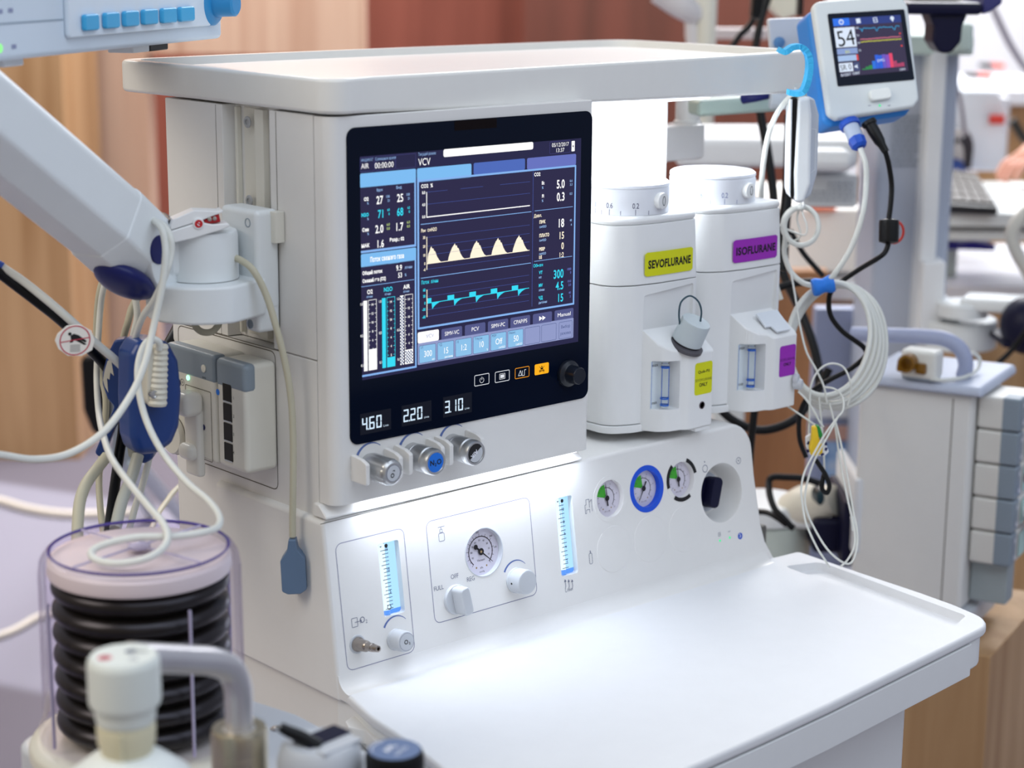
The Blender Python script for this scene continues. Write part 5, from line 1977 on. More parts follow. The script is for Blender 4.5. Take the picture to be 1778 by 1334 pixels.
for lab, pts, r, m in (
        ('beige cable arching from the paddles down to the left of the dome', [(186, 792, 1.98), (168, 815, 1.97), (150, 840, 1.95), (139, 870, 1.93), (135, 910, 1.91), (134, 960, 1.89)], 0.0060, CABLEB),
        ('thin beige cable hanging straight behind the left arm elbow', [(192, 462, 2.02), (176, 495, 2.02), (169, 540, 2.03), (168, 600, 2.04), (176, 650, 2.05), (184, 700, 2.05), (178, 780, 2.05), (172, 830, 2.04), (175, 890, 2.02), (182, 940, 2.0)], 0.0036, CABLEB),
        ('pale cable hanging from under the elbow into the paddles', [(230, 505, 1.98), (236, 525, 1.98), (238, 552, 1.98), (232, 580, 1.98), (224, 620, 1.985), (226, 650, 1.99)], 0.0036, CABLEW),
        ('beige cable curling out from under the elbow to the left of the pivot', [(262, 500, 2.0), (245, 512, 2.0), (230, 532, 2.0), (222, 560, 2.0), (214, 590, 2.01), (208, 640, 2.02)], 0.0038, CABLEB),
        ('pale cable crossing behind the lower end of the paddles', [(262, 770, 2.02), (258, 800, 2.03), (248, 840, 2.04), (235, 880, 2.05), (222, 930, 2.05)], 0.0038, CABLEW),
        ('grey tube running down beside the black strap under the paddles', [(240, 790, 1.99), (228, 830, 1.98), (212, 870, 1.96), (200, 920, 1.93)], 0.0062, mat('tube_grey', 'B2B4AC', 0.45)),
        ('thin beige cable leaning against the lower cabinet behind the dome', [(345, 815, 2.62), (304, 852, 2.55), (290, 870, 2.5), (276, 890, 2.45), (262, 920, 2.40)], 0.0034, CABLEB)):
    cable('cable', lab, pts, r, m)

# no-leaning tag
tc = Pd(130, 591, 1.875)
t = thing('warning_tag', 'white octagonal tag with a red crossed out leaning figure on the strap cable', 'tag', tc)
ux = (R0 * 0.94 + HFWD * 0.34).normalized()
un = ux.cross(ZA)
un = un if un.dot(FWD) < 0 else -un
uy = (ZA + ux * 0.06).normalized()
ms = 1.875 / F_PX
b = NB()
og = [(-34, -2), (-28, 14), (-12, 28), (12, 30), (30, 20), (34, 2), (28, -16), (8, -29), (-14, -28), (-30, -14)]
og = [(x * ms * 1.0, -y * ms * 0.95) for x, y in og]
prism(b, og, tc, ux, uy, un, -0.0008, 0.0008, 0.0003, 1)
tg = obj('tag_plate', b, mat('tag_white', 'E9E6E0', 0.5), t)
f = Flat(tc + un * 0.0008, ux, uy, un)
tr = mat('tag_red', 'C03A50', 0.6, noise=0)
f.arc(0, 0, 24.5 * ms, 26.5 * ms, 0, 2 * PI, tr, 1, 36)
f.line([(-25 * ms, -2 * ms), (25 * ms, 4 * ms)], 1.6 * ms, tr, 3)
f.disc(-9 * ms, 12 * ms, 3 * ms, INKBLACK, 1, 16)
f.poly([(x * ms, y * ms) for x, y in [(-8, 9), (-2, 12), (6, 9), (20, -2), (18, -5), (8, 1), (20, -8), (16, -9), (4, -2), (-1, 1), (-4, -3), (-9, -4), (-7, 2)]], INKBLACK, 1)
f.rect(-8 * ms, -20 * ms, 9 * ms, -7 * ms, mat('tag_grey', 'B8B6B2', 0.6, noise=0), 2)
f.build('tag_print', tg)

# ================================================================== breathing system in front of the left side
DC = V((-0.268, -0.092, 0.0))
ZP_ = 0.915
t = thing('breathing_system', 'grey breathing block with metal collar, lever valve and black APL dial', 'breathing circuit block', (-0.26, -0.25, 0.86))
b = NB()
bp_ = [(-0.355, 0.0), (-0.365, -0.20), (-0.36, -0.44), (-0.20, -0.47), (-0.125, -0.40), (-0.120, -0.12), (-0.150, 0.02)]
prism(b, rpoly(bp_, 0.03, 5), (0, 0, 0), XA, YA, ZA, 0.83, 0.905, 0.006, 3, 0, 50)
blk = obj('block', b, LGREY, t)
f = Flat((0, 0, 0.905), XA, YA, ZA, 0.00015)
q = [P(x, y, 2, 0.905) for x, y in ((560, 1278), (515, 1292), (522, 1304), (560, 1312))]
f.line([(p.x, p.y) for p in q], 0.0012, INK, 0)
f.build('engraved_line', blk)
b = NB()
q = P(481, 1263, 2, 0.907)
lathe(b, (q.x, q.y, 0.9045), ZA, [(0.0065, 0), (0.0065, 0.001), (0.004, 0.0028), (0, 0.0034)], 20, False)
obj('bolt', b, CHROME, t)

b = NB()
box(b, -0.165, 0.0130, -0.18, -0.03, 0.770, 0.812, 0.004, 2)
box(b, -0.20, -0.155, -0.18, -0.10, 0.770, 0.840, 0.004, 2)
obj('mounting_arm', b, LGREY, t)

# collar of the bag arm
cc = Pd(415, 1262, 1.50)
CR = 0.0224
b = NB()
lathe(b, (cc.x, cc.y, 0.905), ZA, [(CR * 1.0, 0), (CR * 1.0, cc.z - 0.905 - 0.021), (CR * 0.985, cc.z - 0.905 - 0.0205), (CR * 0.985, cc.z - 0.905 - 0.0195), (CR, cc.z - 0.905 - 0.019), (CR, cc.z - 0.905 - 0.003), (CR * 0.93, cc.z - 0.905), (0.0135, cc.z - 0.905), (0.0135, cc.z - 0.905 - 0.004), (0, cc.z - 0.905 - 0.004)], 56, False)
obj('collar', b, NICKEL, t)
# grey valve body with lever
vc = Pd(556, 1300, 1.49)
vr = 0.0345
vb0 = 0.905
vt = Pd(556, 1286, 1.49).z
b = NB()
lathe(b, (vc.x, vc.y, vb0), ZA, [(vr * 1.02, 0), (vr, 0.02), (vr * 0.98, vt - vb0 - 0.016), (vr * 0.90, vt - vb0 - 0.005), (vr * 0.78, vt - vb0), (0, vt - vb0)], 56, False)
vbod = obj('valve_body', b, LGREY, t)
hdir = (P(690, 1230, 2, 1.0) - P(520, 1300, 2, 1.0))
hdir.z = 0
hdir.normalize()
hs = hdir.cross(ZA)
b = NB()
obox(b, V((vc.x, vc.y, vt)) + hdir * 0.006 + hs * -0.004, hdir, hs, ZA, 0.044, 0.020, 0.003, 0.001, 2)
obj('lever_slot', b, DKNAVY, vbod)
b = NB()
st_ = V((vc.x, vc.y, vt - 0.002)) - hdir * 0.006 + hs * 0.004
en_ = Pd(487, 1263, 1.475)
tube(b, [st_, st_.lerp(en_, 0.45) + ZA * 0.001, st_.lerp(en_, 0.8), en_], lambda s: 0.0062 - 0.0022 * s, 14)
obj('lever', b, BLACK, vbod)
b = NB()
obox(b, V((vc.x, vc.y, vt + 0.0005)) + hs * 0.019 + hdir * 0.002, hdir, hs, ZA, 0.040, 0.010, 0.004, 0.0015, 2)
obj('slot_rail', b, LGREY, vbod)
# APL dial
ac = Pd(685, 1302, 1.47)
ar_ = 0.0225
b = NB()
lathe(b, (ac.x, ac.y, 0.905), ZA, [(ar_ * 0.8, 0), (ar_ * 0.8, ac.z - 0.905 - 0.032), (ar_ * 1.0, ac.z - 0.905 - 0.031), (ar_, ac.z - 0.905 - 0.005), (ar_ * 0.95, ac.z - 0.905 - 0.001), (ar_ * 0.92, ac.z - 0.905), (0, ac.z - 0.905)], 120, False, None, 0, lambda a, h: 1 + (0.02 * math.cos(a * 30) if ac.z - 0.905 - 0.0309 < h < ac.z - 0.905 - 0.003 else 0))
apl = obj('pressure_dial', b, BLACK, t, 'ribbed black APL dial with slate top')
f = Flat((ac.x, ac.y, ac.z), hdir, hs * -1, ZA, 0.0003)
f.disc(0, 0, ar_ * 0.90, mat('dial_slate', '66799E', 0.4), 0, 40)
f.text('APL', -0.001, 0.001, 0.0060, INKWHITE, 1, 'c', 0.03, 1.0, 0.25)
f.text('cmH2O', 0.001, -0.008, 0.0042, INKWHITE, 1, 'c', 0.0, 1.0, 0.25)
f.arc(0, 0, 0.0165, 0.018, math.radians(75), math.radians(160), INKWHITE, 1, 16, True)
f.build('dial_top', apl)

# bag arm: L-shaped pipe with a white head
t = thing('bag_arm', 'silver bent pipe with a thick white capped head in front of the clear dome', 'pipe arm', (cc.x, cc.y, cc.z))
b = NB()
hp = Pd(215, 1160, 1.37)
pth = [V((cc.x, cc.y, cc.z - 0.006)), Pd(415, 1225, 1.497), Pd(412, 1190, 1.492), Pd(398, 1162, 1.482), Pd(368, 1149, 1.465), Pd(330, 1146, 1.447), Pd(290, 1144, 1.427), Pd(245, 1142, 1.405), Pd(225, 1141, 1.395)]
tube(b, pth, 0.0112, 24, 8)
obj('pipe', b, mat('pipe_satin', 'C9C7CB', 0.32, metal=0.7, noise=0.03), t)
b = NB()
lathe(b, (cc.x, cc.y, cc.z - 0.005), ZA, [(0.0128, 0), (0.0136, 0.003), (0.0122, 0.0045), (0.011, 0.0035)], 40, False)
obj('pipe_seal', b, mat('seal_white', 'E8E6E2', 0.4), t)
hm = 1.37 / F_PX
hr = 63 * hm
ht = Pd(214, 1140, 1.37)
b = NB()
hz = lambda y: Pd(214, y, 1.37).z - ht.z
lathe(b, ht, ZA, [(0, 0.001), (hr * 0.90, 0.001), (hr * 0.98, -0.002), (hr, -0.005), (hr, hz(1220)), (hr * 0.97, hz(1228)), (hr * 0.84, hz(1232)), (hr * 0.84, hz(1252)), (hr * 0.80, hz(1262)), (0, hz(1262))], 56, False)
hd = obj('head', b, mat('head_white', 'DDE2DC', 0.42), t)
f = Flat(ht + ZA * 0.001, R0, HFWD, ZA, 0.0002)
f.disc(-0.012, -0.006, 0.0052, mat('soft_red', 'D0707A', 0.6, noise=0), 0, 20)
f.disc(-0.012, -0.006, 0.0022, mat('soft_red_dark', '90303A', 0.6, noise=0), 1, 16)
f.line([(0.001, 0.004), (0.006, 0.010), (0.010, 0.006), (0.016, 0.008)], 0.0018, INKBLACK, 0)
f.disc(0.004, 0.007, 0.004, INK, 0, 16)
f.line([(0.006, -0.010), (0.009, -0.004), (0.012, -0.010), (0.006, -0.010)], 0.0008, INK, 0)
f.build('head_print', hd)
b = NB()
cy_n = mat('neck_cream', 'DAD4B6', 0.42)
lathe(b, ht, ZA, [(0, hz(1262)), (hr * 0.76, hz(1263)), (hr * 0.82, hz(1272)), (hr * 0.80, hz(1300)), (hr * 0.72, hz(1318)), (hr * 0.7, hz(1326)), (0, hz(1326))], 48, False)
nk = obj('neck', b, cy_n, t, 'cream neck ring')
b = NB()
obox(b, ht + ZA * hz(1292) - HFWD * (hr * 0.80), R0, HFWD, ZA, 0.0022, 0.004, 0.020, 0.0006, 2)
obj('neck_rib', b, cy_n, nk)
b = NB()
lathe(b, ht, ZA, [(0, hz(1320)), (hr * 0.70, hz(1321)), (hr * 1.1, hz(1336)), (hr * 1.75, hz(1370)), (hr * 2.0, hz(1420)), (hr * 1.9, hz(1520)), (hr * 1.2, hz(1600)), (0, hz(1620))], 48, False)
tag(obj('breathing_bag', b, mat('bag_white', 'E4E9E6', 0.5)), 'white breathing bag bulging under the capped head at the bottom edge', 'breathing bag')

# ------------------------------------------------------------------ bellows dome
ZT = 1.094
DR = 0.0905
Z0 = 0.925
t = thing('bellows_unit', 'clear domed cylinder holding dark bellows, standing in front of the left side panel', 'bellows', (DC.x, DC.y, 0.905))
b = NB()
lathe(b, (DC.x, DC.y, 0.9052), ZA, [(DR * 1.15, 0), (DR * 1.15, 0.008), (DR * 1.12, 0.012), (DR * 1.05, 0.0150), (0, 0.0195)], 64, False)
obj('bellows_base', b, mat('base_bone', 'CFCCBF', 0.4), t)
CLEAR = thin_clear('clear_acrylic', 'F8F5FC', 0.07)
b = NB()
h = ZT - Z0
outp = [(DR * 1.04, 0.0), (DR * 1.04, 0.006), (DR * 1.0, 0.008), (DR * 0.985, h - 0.020), (DR * 0.965, h - 0.008), (DR * 0.92, h - 0.0015), (DR * 0.86, h), (0, h + 0.001)]
lathe(b, (DC.x, DC.y, Z0), ZA, outp, 72, False)
dome = obj('dome', b, CLEAR, t, 'clear acrylic dome')
for k in range(4):
    a = math.radians(266.6 + 90 * k)
    e = V((math.cos(a), math.sin(a), 0))
    b = NB()
    obox(b, V((DC.x, DC.y, Z0 + 0.068)) + e * DR * 0.985, e, ZA.cross(e), ZA, 0.003, 0.0022, 0.135, 0.0007, 2)
    obj('dome_rib', b, mat('rib_lavender', 'B9B2CC', 0.1, noise=0), dome)
RIMV = mat('rim_violet', '4A3E86', 0.12, noise=0)
b = NB()
lathe(b, (DC.x, DC.y, ZT), ZA, [(DR * 0.865, -0.0010), (DR * 0.885, 0.0012), (DR * 0.868, 0.0020), (DR * 0.85, 0.0006), (DR * 0.865, -0.0010)], 72, False)
obj('dome_rim', b, RIMV, dome, 'violet tinted rim of the lid')
b = NB()
for k in range(4):
    a = math.radians(12 + 90 * k)
    e = V((math.cos(a), math.sin(a), 0))
    obox(b, V((DC.x, DC.y, ZT + 0.0014)) + e * DR * 0.46, e, ZA.cross(e), ZA, DR * 0.76, 0.0016, 0.0022, 0.0006, 1)
lathe(b, (DC.x, DC.y, ZT), ZA, [(0.010, 0), (0.010, 0.002), (0.006, 0.0045), (0, 0.005)], 24, False)
obj('lid_cross', b, mat('rib_lavender', 'B9B2CC', 0.1, noise=0), dome)
BEL = mat('bellows_black', '16130F', 0.28, spec=0.5)
b = NB()
pr = []
nf = 7
bz0, bz1 = Z0 + 0.002, ZT - 0.021
for k in range(nf):
    for q in range(9):
        tq = (k + q / 8) / nf
        r = DR * (0.755 + 0.115 * math.sin(PI * q / 8) ** 0.7)
        pr.append((r, bz0 + (bz1 - bz0) * tq))
lathe(b, (DC.x, DC.y, 0), ZA, [(0, bz0)] + pr + [(0, bz1)], 64, False)
obj('bellows_bag', b, BEL, t, 'dark pleated bellows')
b = NB()
lathe(b, (DC.x, DC.y, bz1), ZA, [(DR * 0.70, 0.0), (DR * 0.885, 0.0005), (DR * 0.90, 0.004), (DR * 0.89, 0.013), (DR * 0.86, 0.0155), (DR * 0.3, 0.0165), (0, 0.0165)], 64, False)
obj('top_disc', b, mat('disc_cream', 'E6DCD4', 0.3), t, 'cream top disc of the bellows')
# printed volume scale on the right of the dome
f = Flat((DC.x, DC.y, 0), XA, ZA, -YA, 0.0002)
f.bend = lambda x, y, lift: V((DC.x + math.sin(x / DR) * (DR + lift), DC.y - math.cos(x / DR) * (DR + lift), y))
for k in range(7):
    z = Z0 + 0.030 + k * 0.018
    f.rect(DR * 0.93, z, DR * 0.99, z + 0.0012, INKWHITE, 0)
    f.text(str(2 * (k + 1)), DR * 1.04, z - 0.002, 0.005, INKWHITE, 0, 'l')
f.build('volume_scale', dome)
# ================================================================== right of the tray: small monitor, its module and leads
t = thing('patient_monitor', 'small white and blue monitor showing 54, fixed beside the right end of the tray', 'monitor', Pd(1512, 190, 2.5))
mc = Pd(1512, 84, 2.5)
roll = math.radians(7.5)
nh = math.radians(41.8 + 180 - 14)                 # the face turns a little to the right of the camera
nx = V((math.sin(nh), math.cos(nh), 0))
mn = (nx * math.cos(math.radians(20)) + ZA * math.sin(math.radians(20))).normalized()
mu = ZA.cross(mn).normalized()
mv = mn.cross(mu)
mu, mv = mu * math.cos(roll) + mv * math.sin(roll), mv * math.cos(roll) - mu * math.sin(roll)
ms = 2.5 / F_PX
fx = 1 / 0.97


def mp2(l):
    """photo offsets from the screen centre -> face coordinates"""
    o = []
    for px, py in l:
        q = Pn(px, py, mc, mn) - mc
        o.append((q.dot(mu), q.dot(mv)))
    return o


BLUEB = mat('monitor_blue', '2E86D8', 0.4)
fo = mp2([(1411, 2), (1565, -10), (1578, 8), (1598, 172), (1588, 186), (1455, 207), (1440, 198)])
b = NB()
prism(b, rpoly(fo, [0.012, 0.014, 0.014, 0.010, 0.010, 0.006, 0.010], 5), mc, mu, mv, mn, -0.015, -0.001, 0.005, 4, 0, 50)
shell = obj('front_shell', b, mat('monitor_white', 'DDE4E6', 0.4), t)
b = NB()
bo = [(x * 0.99 - 0.004, y * 0.99 - 0.006) for x, y in fo]
prism(b, rpoly(bo, [0.012, 0.014, 0.014, 0.010, 0.010, 0.010, 0.010], 5), mc, mu, mv, mn, -0.062, -0.0145, 0.008, 4, 0, 50)
obj('back_shell', b, BLUEB, t, 'blue back shell')
so = mp2([(1437, 24), (1570, 16), (1588, 138), (1455, 150)])
b = NB()
prism(b, rpoly(so, 0.002, 3), mc, mu, mv, mn, -0.002, 0.0004, 0.0003, 1)
scrp = obj('screen_glass', b, BLACKGLASS, shell)
ia = mp2([(1445, 33), (1564, 26)])
io = mp2([(1445, 33), (1563, 26), (1577, 123), (1459, 134)])
f = Flat(mc + mn * 0.0005, mu, mv, mn, 0.0001)
f.poly(io, glow('m_background', '3A3050', 0.8), 0)


def mq(u0, v0):
    """0..1 across the lit area"""
    a = V(io[0]).lerp(V(io[1]), u0)
    c = V(io[3]).lerp(V(io[2]), u0)
    q = a.lerp(c, v0)
    return (q.x, q.y)


def mr_(u0, v0, u1, v1, m, lay):
    f.poly([mq(u0, v0), mq(u1, v0), mq(u1, v1), mq(u0, v1)], m, lay)


mwid = (V(io[1]) - V(io[0])).length
mhei = (V(io[3]) - V(io[0])).length
mr_(0, 0, 1, 0.13, glow('m_bar', '2A3C86', 0.9), 1)
mr_(0, 0, 0.24, 0.13, glow('m_bar_on', '2A70E8', 1.0), 2)
wht = glow('m_white', 'DCE8FA', 1.0)
for k, u0 in enumerate((0.12, 0.37, 0.62, 0.87)):
    x, y = mq(u0, 0.065)
    if k == 0:
        f.arc(x, y, 0.0022, 0.0036, 0, 2 * PI, wht, 3)
        f.line([(x, y), (x, y + 0.002)], 0.0006, wht, 3)
    elif k == 1:
        f.rect(x - 0.003, y - 0.003, x + 0.003, y + 0.0034, wht, 3)
    elif k == 2:
        f.frame(x - 0.003, y - 0.0034, x + 0.003, y + 0.0034, 0.0009, wht, 3, 0.0005)
        f.line([(x - 0.002, y), (x + 0.002, y)], 0.0008, wht, 3)
    else:
        f.disc(x, y + 0.001, 0.0028, wht, 3)
        f.poly([(x - 0.002, y - 0.0006), (x + 0.002, y - 0.0006), (x, y - 0.004)], wht, 3)
mr_(0.0, 0.16, 0.30, 0.50, wht, 1)
x, y = mq(0.165, 0.475)
f.text('54', x, y, mhei * 0.28, glow('m_ink', '0A0C14', 0.2), 2, 'c', 0, 1, 0.0, mwid * 0.25)
mr_(0.0, 0.52, 0.30, 0.62, glow('m_pale', '8FA6DA', 0.9), 1)
mr_(0.0, 0.64, 0.27, 0.74, glow('m_pale2', 'A9C4EC', 0.95), 1)
mr_(0.27, 0.64, 0.30, 0.74, glow('m_red', 'E04848', 0.9), 1)
mr_(0.0, 0.77, 0.20, 0.92, wht, 1)
x, y = mq(0.10, 0.89)
f.text('SR 0', x, y, mhei * 0.10, glow('m_ink', '0A0C14', 0.2), 2, 'c', 0, 1, 0, mwid * 0.16)
mr_(0.215, 0.77, 0.30, 0.92, glow('m_slate', '4A5684', 0.8), 1)
x, y = mq(0.255, 0.845)
f.poly([(x - 0.003, y - 0.0012), (x - 0.001, y - 0.0012), (x + 0.0012, y - 0.003), (x + 0.0012, y + 0.003), (x - 0.001, y + 0.0012), (x - 0.003, y + 0.0012)], wht, 2)
x, y = mq(0.155, 0.605)
f.text('BIS', x, y, mhei * 0.05, glow('m_lime', 'D8E060', 0.9), 2)
x, y = mq(0.15, 0.985)
f.text('05/12/2017  13:38:07', x, y, mhei * 0.045, wht, 1, 'c', 0.02, 1, 0, mwid * 0.28)
x, y = mq(0.92, 0.985)
f.text('100%', x, y, mhei * 0.04, wht, 1)
random.seed(3)
cy_ = glow('m_cyan', '2FA8E0', 0.95)
tr_ = []
for k in range(41):
    tr_.append(mq(0.36 + 0.6 * k / 40, 0.20 + random.uniform(-0.012, 0.012) + (0.05 if k in (3, 17, 18, 34, 35) else 0)))
f.line(tr_, 0.0008, cy_, 2)
for v0, c, nme in ((0.385, 'E07A90', 'm_pink'), (0.43, 'D8D848', 'm_yellow')):
    f.line([mq(0.36 + 0.6 * k / 60, v0 + random.uniform(-0.008, 0.008)) for k in range(61)], 0.0011, glow(nme, c, 0.9), 2)
for k, s in enumerate(('100', '75', '50', '25')):
    x, y = mq(0.335, 0.20 + 0.13 * k)
    f.text(s, x, y, mhei * 0.035, wht, 2)
for v0, s in ((0.33, 'm_red'), (0.55, 'm_red')):
    mr_(0.94, v0 - 0.015, 0.965, v0 + 0.015, glow('m_red', 'E04848', 0.9), 2)
bars = [0.02, 0.05, 0.07, 0.14, 0.24, 0.23, 0.24, 0.23, 0.25, 0.11, 0.06, 0.07]
cols = ['2E8A4A', '2E8A4A', '2E8A4A', '2A74E0', '2A62E0', '2A62E0', '6A5AC8', '8A50C0', 'E8466A', 'B04068', 'B04068', 'B04068']
for k, hgt in enumerate(bars):
    u0 = 0.33 + 0.052 * k
    mr_(u0, 0.915 - hgt, u0 + 0.05, 0.915, glow('m_bar_%s' % cols[k], cols[k], 0.95), 2)
x, y = mq(0.62, 0.80)
f.text('EMG', x, y, mhei * 0.05, wht, 3)
f.build('screen', scrp)
x0 = mp2([(1527, 165)])[0]
b = NB()
prism(b, rpoly([(x0[0] - 0.015, x0[1] - 0.0075), (x0[0] + 0.015, x0[1] - 0.0075), (x0[0] + 0.015, x0[1] + 0.0075), (x0[0] - 0.015, x0[1] + 0.0075)], 0.005, 5), mc, mu, mv, mn, -0.002, 0.0055, 0.002, 3)
obj('front_button', b, mat('button_bright', 'F2F6F4', 0.25), shell)
f = Flat(mc - mn * 0.0008, mu, mv, mn, 0.0001)
q = mp2([(1528, 183)])[0]
f.disc(q[0], q[1], 0.0016, glow('led_green', '2EE08A', 1.2), 0, 14)
for px in (1510, 1544):
    q = mp2([(px, 183)])[0]
    f.rect(q[0] - 0.002, q[1] - 0.0004, q[0] + 0.002, q[1] + 0.0004, INK, 0)
f.build('status_marks', shell)
# plugs under the monitor
dn = (-mv * 0.9 + mn * 0.30 + mu * 0.12).normalized()
b = NB()
pq = Pd(1475, 216, 2.475)
dd = (Pd(1496, 262, 2.455) - pq).normalized()
cyl(b, pq - dd * 0.004, dd, 0.0135, 0.009, 28, 0.002)
obj('socket_ring', b, mat('socket_blue', '1C52C0', 0.4), t)
b = NB()
lathe(b, pq, dd, [(0.0105, 0), (0.0105, 0.022), (0.0095, 0.024)], 24, True)
pl1 = obj('plug', b, mat('plug_pale', 'B9C6DC', 0.3), t)
b = NB()
lathe(b, pq + dd * 0.0235, dd, [(0.0100, 0), (0.0108, 0.001), (0.0100, 0.012), (0.0062, 0.015), (0, 0.015)], 24, True, None, 0, lambda a, h: 1 + 0.06 * math.cos(a * 8))
obj('plug_collar', b, mat('socket_blue', '1C52C0', 0.4), pl1)
b = NB()
pk = Pd(1509, 214, 2.475)
dk = (Pd(1537, 262, 2.465) - pk).normalized()
cyl(b, pk - dk * 0.003, dk, 0.010, 0.006, 24, 0.001)
lathe(b, pk, dk, [(0.0078, 0), (0.0082, 0.012), (0.0072, 0.028), (0.0054, 0.034), (0.0048, 0.044), (0, 0.044)], 24, True)
obj('power_plug', b, BLACK, t)

# bracket behind it
t = thing('monitor_bracket', 'pale grey bracket plate with a bolt behind the small monitor', 'bracket', Pd(1400, 180, 2.66))
b = NB()
bc = Pd(1362, 60, 2.64)
bs = 2.64 / F_PX
ux = (R0 * 0.96 + HFWD * 0.28).normalized()
un = ux.cross(ZA)
un = un if un.dot(FWD) < 0 else -un
prism(b, rpoly([(x * bs, -y * bs) for x, y in [(-33, -27), (80, -30), (80, 40), (-24, 40)]], 0.004, 4), bc, ux, ZA, un, -0.005, 0.005, 0.0015, 2)
pb_ = obj('plate', b, mat('plate_grey', 'CBD0D8', 0.4), t)
b = NB()
q = Pd(1343, 42, 2.635)
lathe(b, q, un, [(0.0045, 0), (0.0045, 0.004), (0.003, 0.005), (0.002, 0.003), (0, 0.003)], 16, False)
obj('bolt', b, CHROME, pb_)
b = NB()
q = Pd(1352, 74, 2.635)
lathe(b, q, un, [(0.008, 0), (0.008, 0.003), (0.005, 0.004), (0, 0.004)], 20, False)
obj('bolt', b, mat('bolt_blue', '5A86B4', 0.4), pb_)
b = NB()
tube(b, [Pd(1420, 60, 2.64), Pd(1430, 66, 2.60), Pd(1450, 80, 2.57)], 0.016, 16)
tube(b, [Pd(1368, 78, 2.655), Pd(1380, 130, 2.66), Pd(1382, 170, 2.66)], 0.012, 16)
obj('arm', b, mat('bracket_dark', '3A3C48', 0.45), t)
b = NB()
qa, qb = Pd(1215, 186, 2.62), Pd(1330, 178, 2.64)
obox(b, (qa + qb) / 2, (qb - qa).normalized(), (qb - qa).normalized().cross(ZA), ZA, (qb - qa).length + 0.02, 0.05, 0.022, 0.006, 3)
obj('clamp_rail', b, mat('clamp_green_grey', 'AFC2B8', 0.45), t)
b = NB()
qa = Pd(1362, 172, 2.56)
cyl(b, qa - R0 * 0.02, R0, 0.014, 0.045, 24, 0.003)
obj('clamp_screw', b, mat('bolt_pale', 'C6CCD0', 0.35), t)
b = NB()
tube(b, [Pd(1290, 172, 2.58), Pd(1310, 168, 2.57), Pd(1345, 162, 2.57), Pd(1350, 172, 2.58)], 0.007, 12)
obj('clamp_lever', b, NAVY, t)

# light blue towelling strap round the tray corner
t_b = NB()
tub = [Pd(1352, 86, 2.30), Pd(1362, 90, 2.29), Pd(1376, 82, 2.285), Pd(1392, 82, 2.285), Pd(1403, 96, 2.285), Pd(1405, 118, 2.285), Pd(1401, 142, 2.285), Pd(1394, 158, 2.29), Pd(1382, 162, 2.30), Pd(1368, 160, 2.31)]
path = smooth_path(tub, 6)
prev = None
rows = []
for i, p in enumerate(path):
    dd = (path[min(i + 1, len(path) - 1)] - path[max(i - 1, 0)]).normalized()
    side = HFWD.copy()
    nn = dd.cross(side).normalized()
    j = 0.0006 * math.sin(i * 2.3)
    rows.append([t_b.verts.new(p + side * (-0.013 + j) + nn * 0.0032), t_b.verts.new(p + side * 0.013 + nn * 0.0032), t_b.verts.new(p + side * 0.013 - nn * 0.0032), t_b.verts.new(p + side * (-0.013 + j) - nn * 0.0032)])
for a, c in zip(rows[:-1], rows[1:]):
    for k in range(4):
        t_b.faces.new([a[k], a[(k + 1) % 4], c[(k + 1) % 4], c[k]])
t_b.faces.new(rows[0])
t_b.faces.new(rows[-1])
bmesh.ops.recalc_face_normals(t_b, faces=t_b.faces)
tag(obj('hanging_strap', t_b, mat('strap_cyan', '3DB2EE', 0.85, noise=0.25, scale=900, bump=0.6)), 'light blue towelling strap looped round the right corner of the tray', 'strap')

# white module hanging from it
t = thing('hanging_module', 'slim white module with a black seam hanging below the right tray corner', 'module', Pd(1394, 350, 2.36))
hm_ = 2.36 / F_PX
hc = Pd(1391, 258, 2.36)
fa = -HFWD
mpx = lambda l: [((x - 1391) * hm_, (258 - y) * hm_) for x, y in l]
b = NB()
prism(b, rpoly(mpx([(1380, 170), (1400, 167), (1405, 200), (1408, 318), (1398, 350), (1381, 352), (1378, 300)]), 0.005, 4), hc, R0, ZA, fa, -0.030, 0.012, 0.005, 4, 0, 40)
hb_ = obj('housing', b, mat('module_white', 'E9EEF2', 0.35), t)
b = NB()
prism(b, rpoly(mpx([(1396, 168), (1410, 172), (1419, 200), (1420, 300), (1411, 338), (1398, 350)]), 0.005, 4), hc, R0, ZA, fa, -0.034, 0.004, 0.005, 4, 0, 40)
obj('side_cover', b, mat('module_grey', 'BFC6D2', 0.35), hb_, 'grey side cover')
b = NB()
prism(b, mpx([(1371, 172), (1379, 170), (1382, 338), (1378, 346), (1373, 330)]), hc, R0, ZA, fa, -0.026, 0.008, 0.001, 1)
obj('back_gasket', b, BLACKR, hb_, 'black gasket along its back edge')
b = NB()
prism(b, mpx([(1367, 174), (1370.5, 172), (1373.5, 330), (1374, 342), (1370, 330)]), hc, R0, ZA, fa, -0.028, 0.010, 0.0006, 1)
obj('back_plate', b, mat('module_white', 'E9EEF2', 0.35), hb_)
b = NB()
lathe(b, Pd(1392, 172, 2.36), (Pd(1388, 152, 2.35) - Pd(1392, 172, 2.36)).normalized(), [(0.006, 0), (0.0075, 0.006), (0.006, 0.02), (0, 0.02)], 20, False)
obj('hanger_nub', b, mat('nub_grey', 'AEB4B8', 0.45), hb_)
f = Flat(hc + fa * 0.0045, R0, ZA, fa, 0.0002)
q = mpx([(1403, 222), (1415, 224), (1416, 294), (1405, 302)])
f.loop(q, 0.0006, mat('module_white', 'E9EEF2', 0.35), 0)
f.build('side_label', hb_)

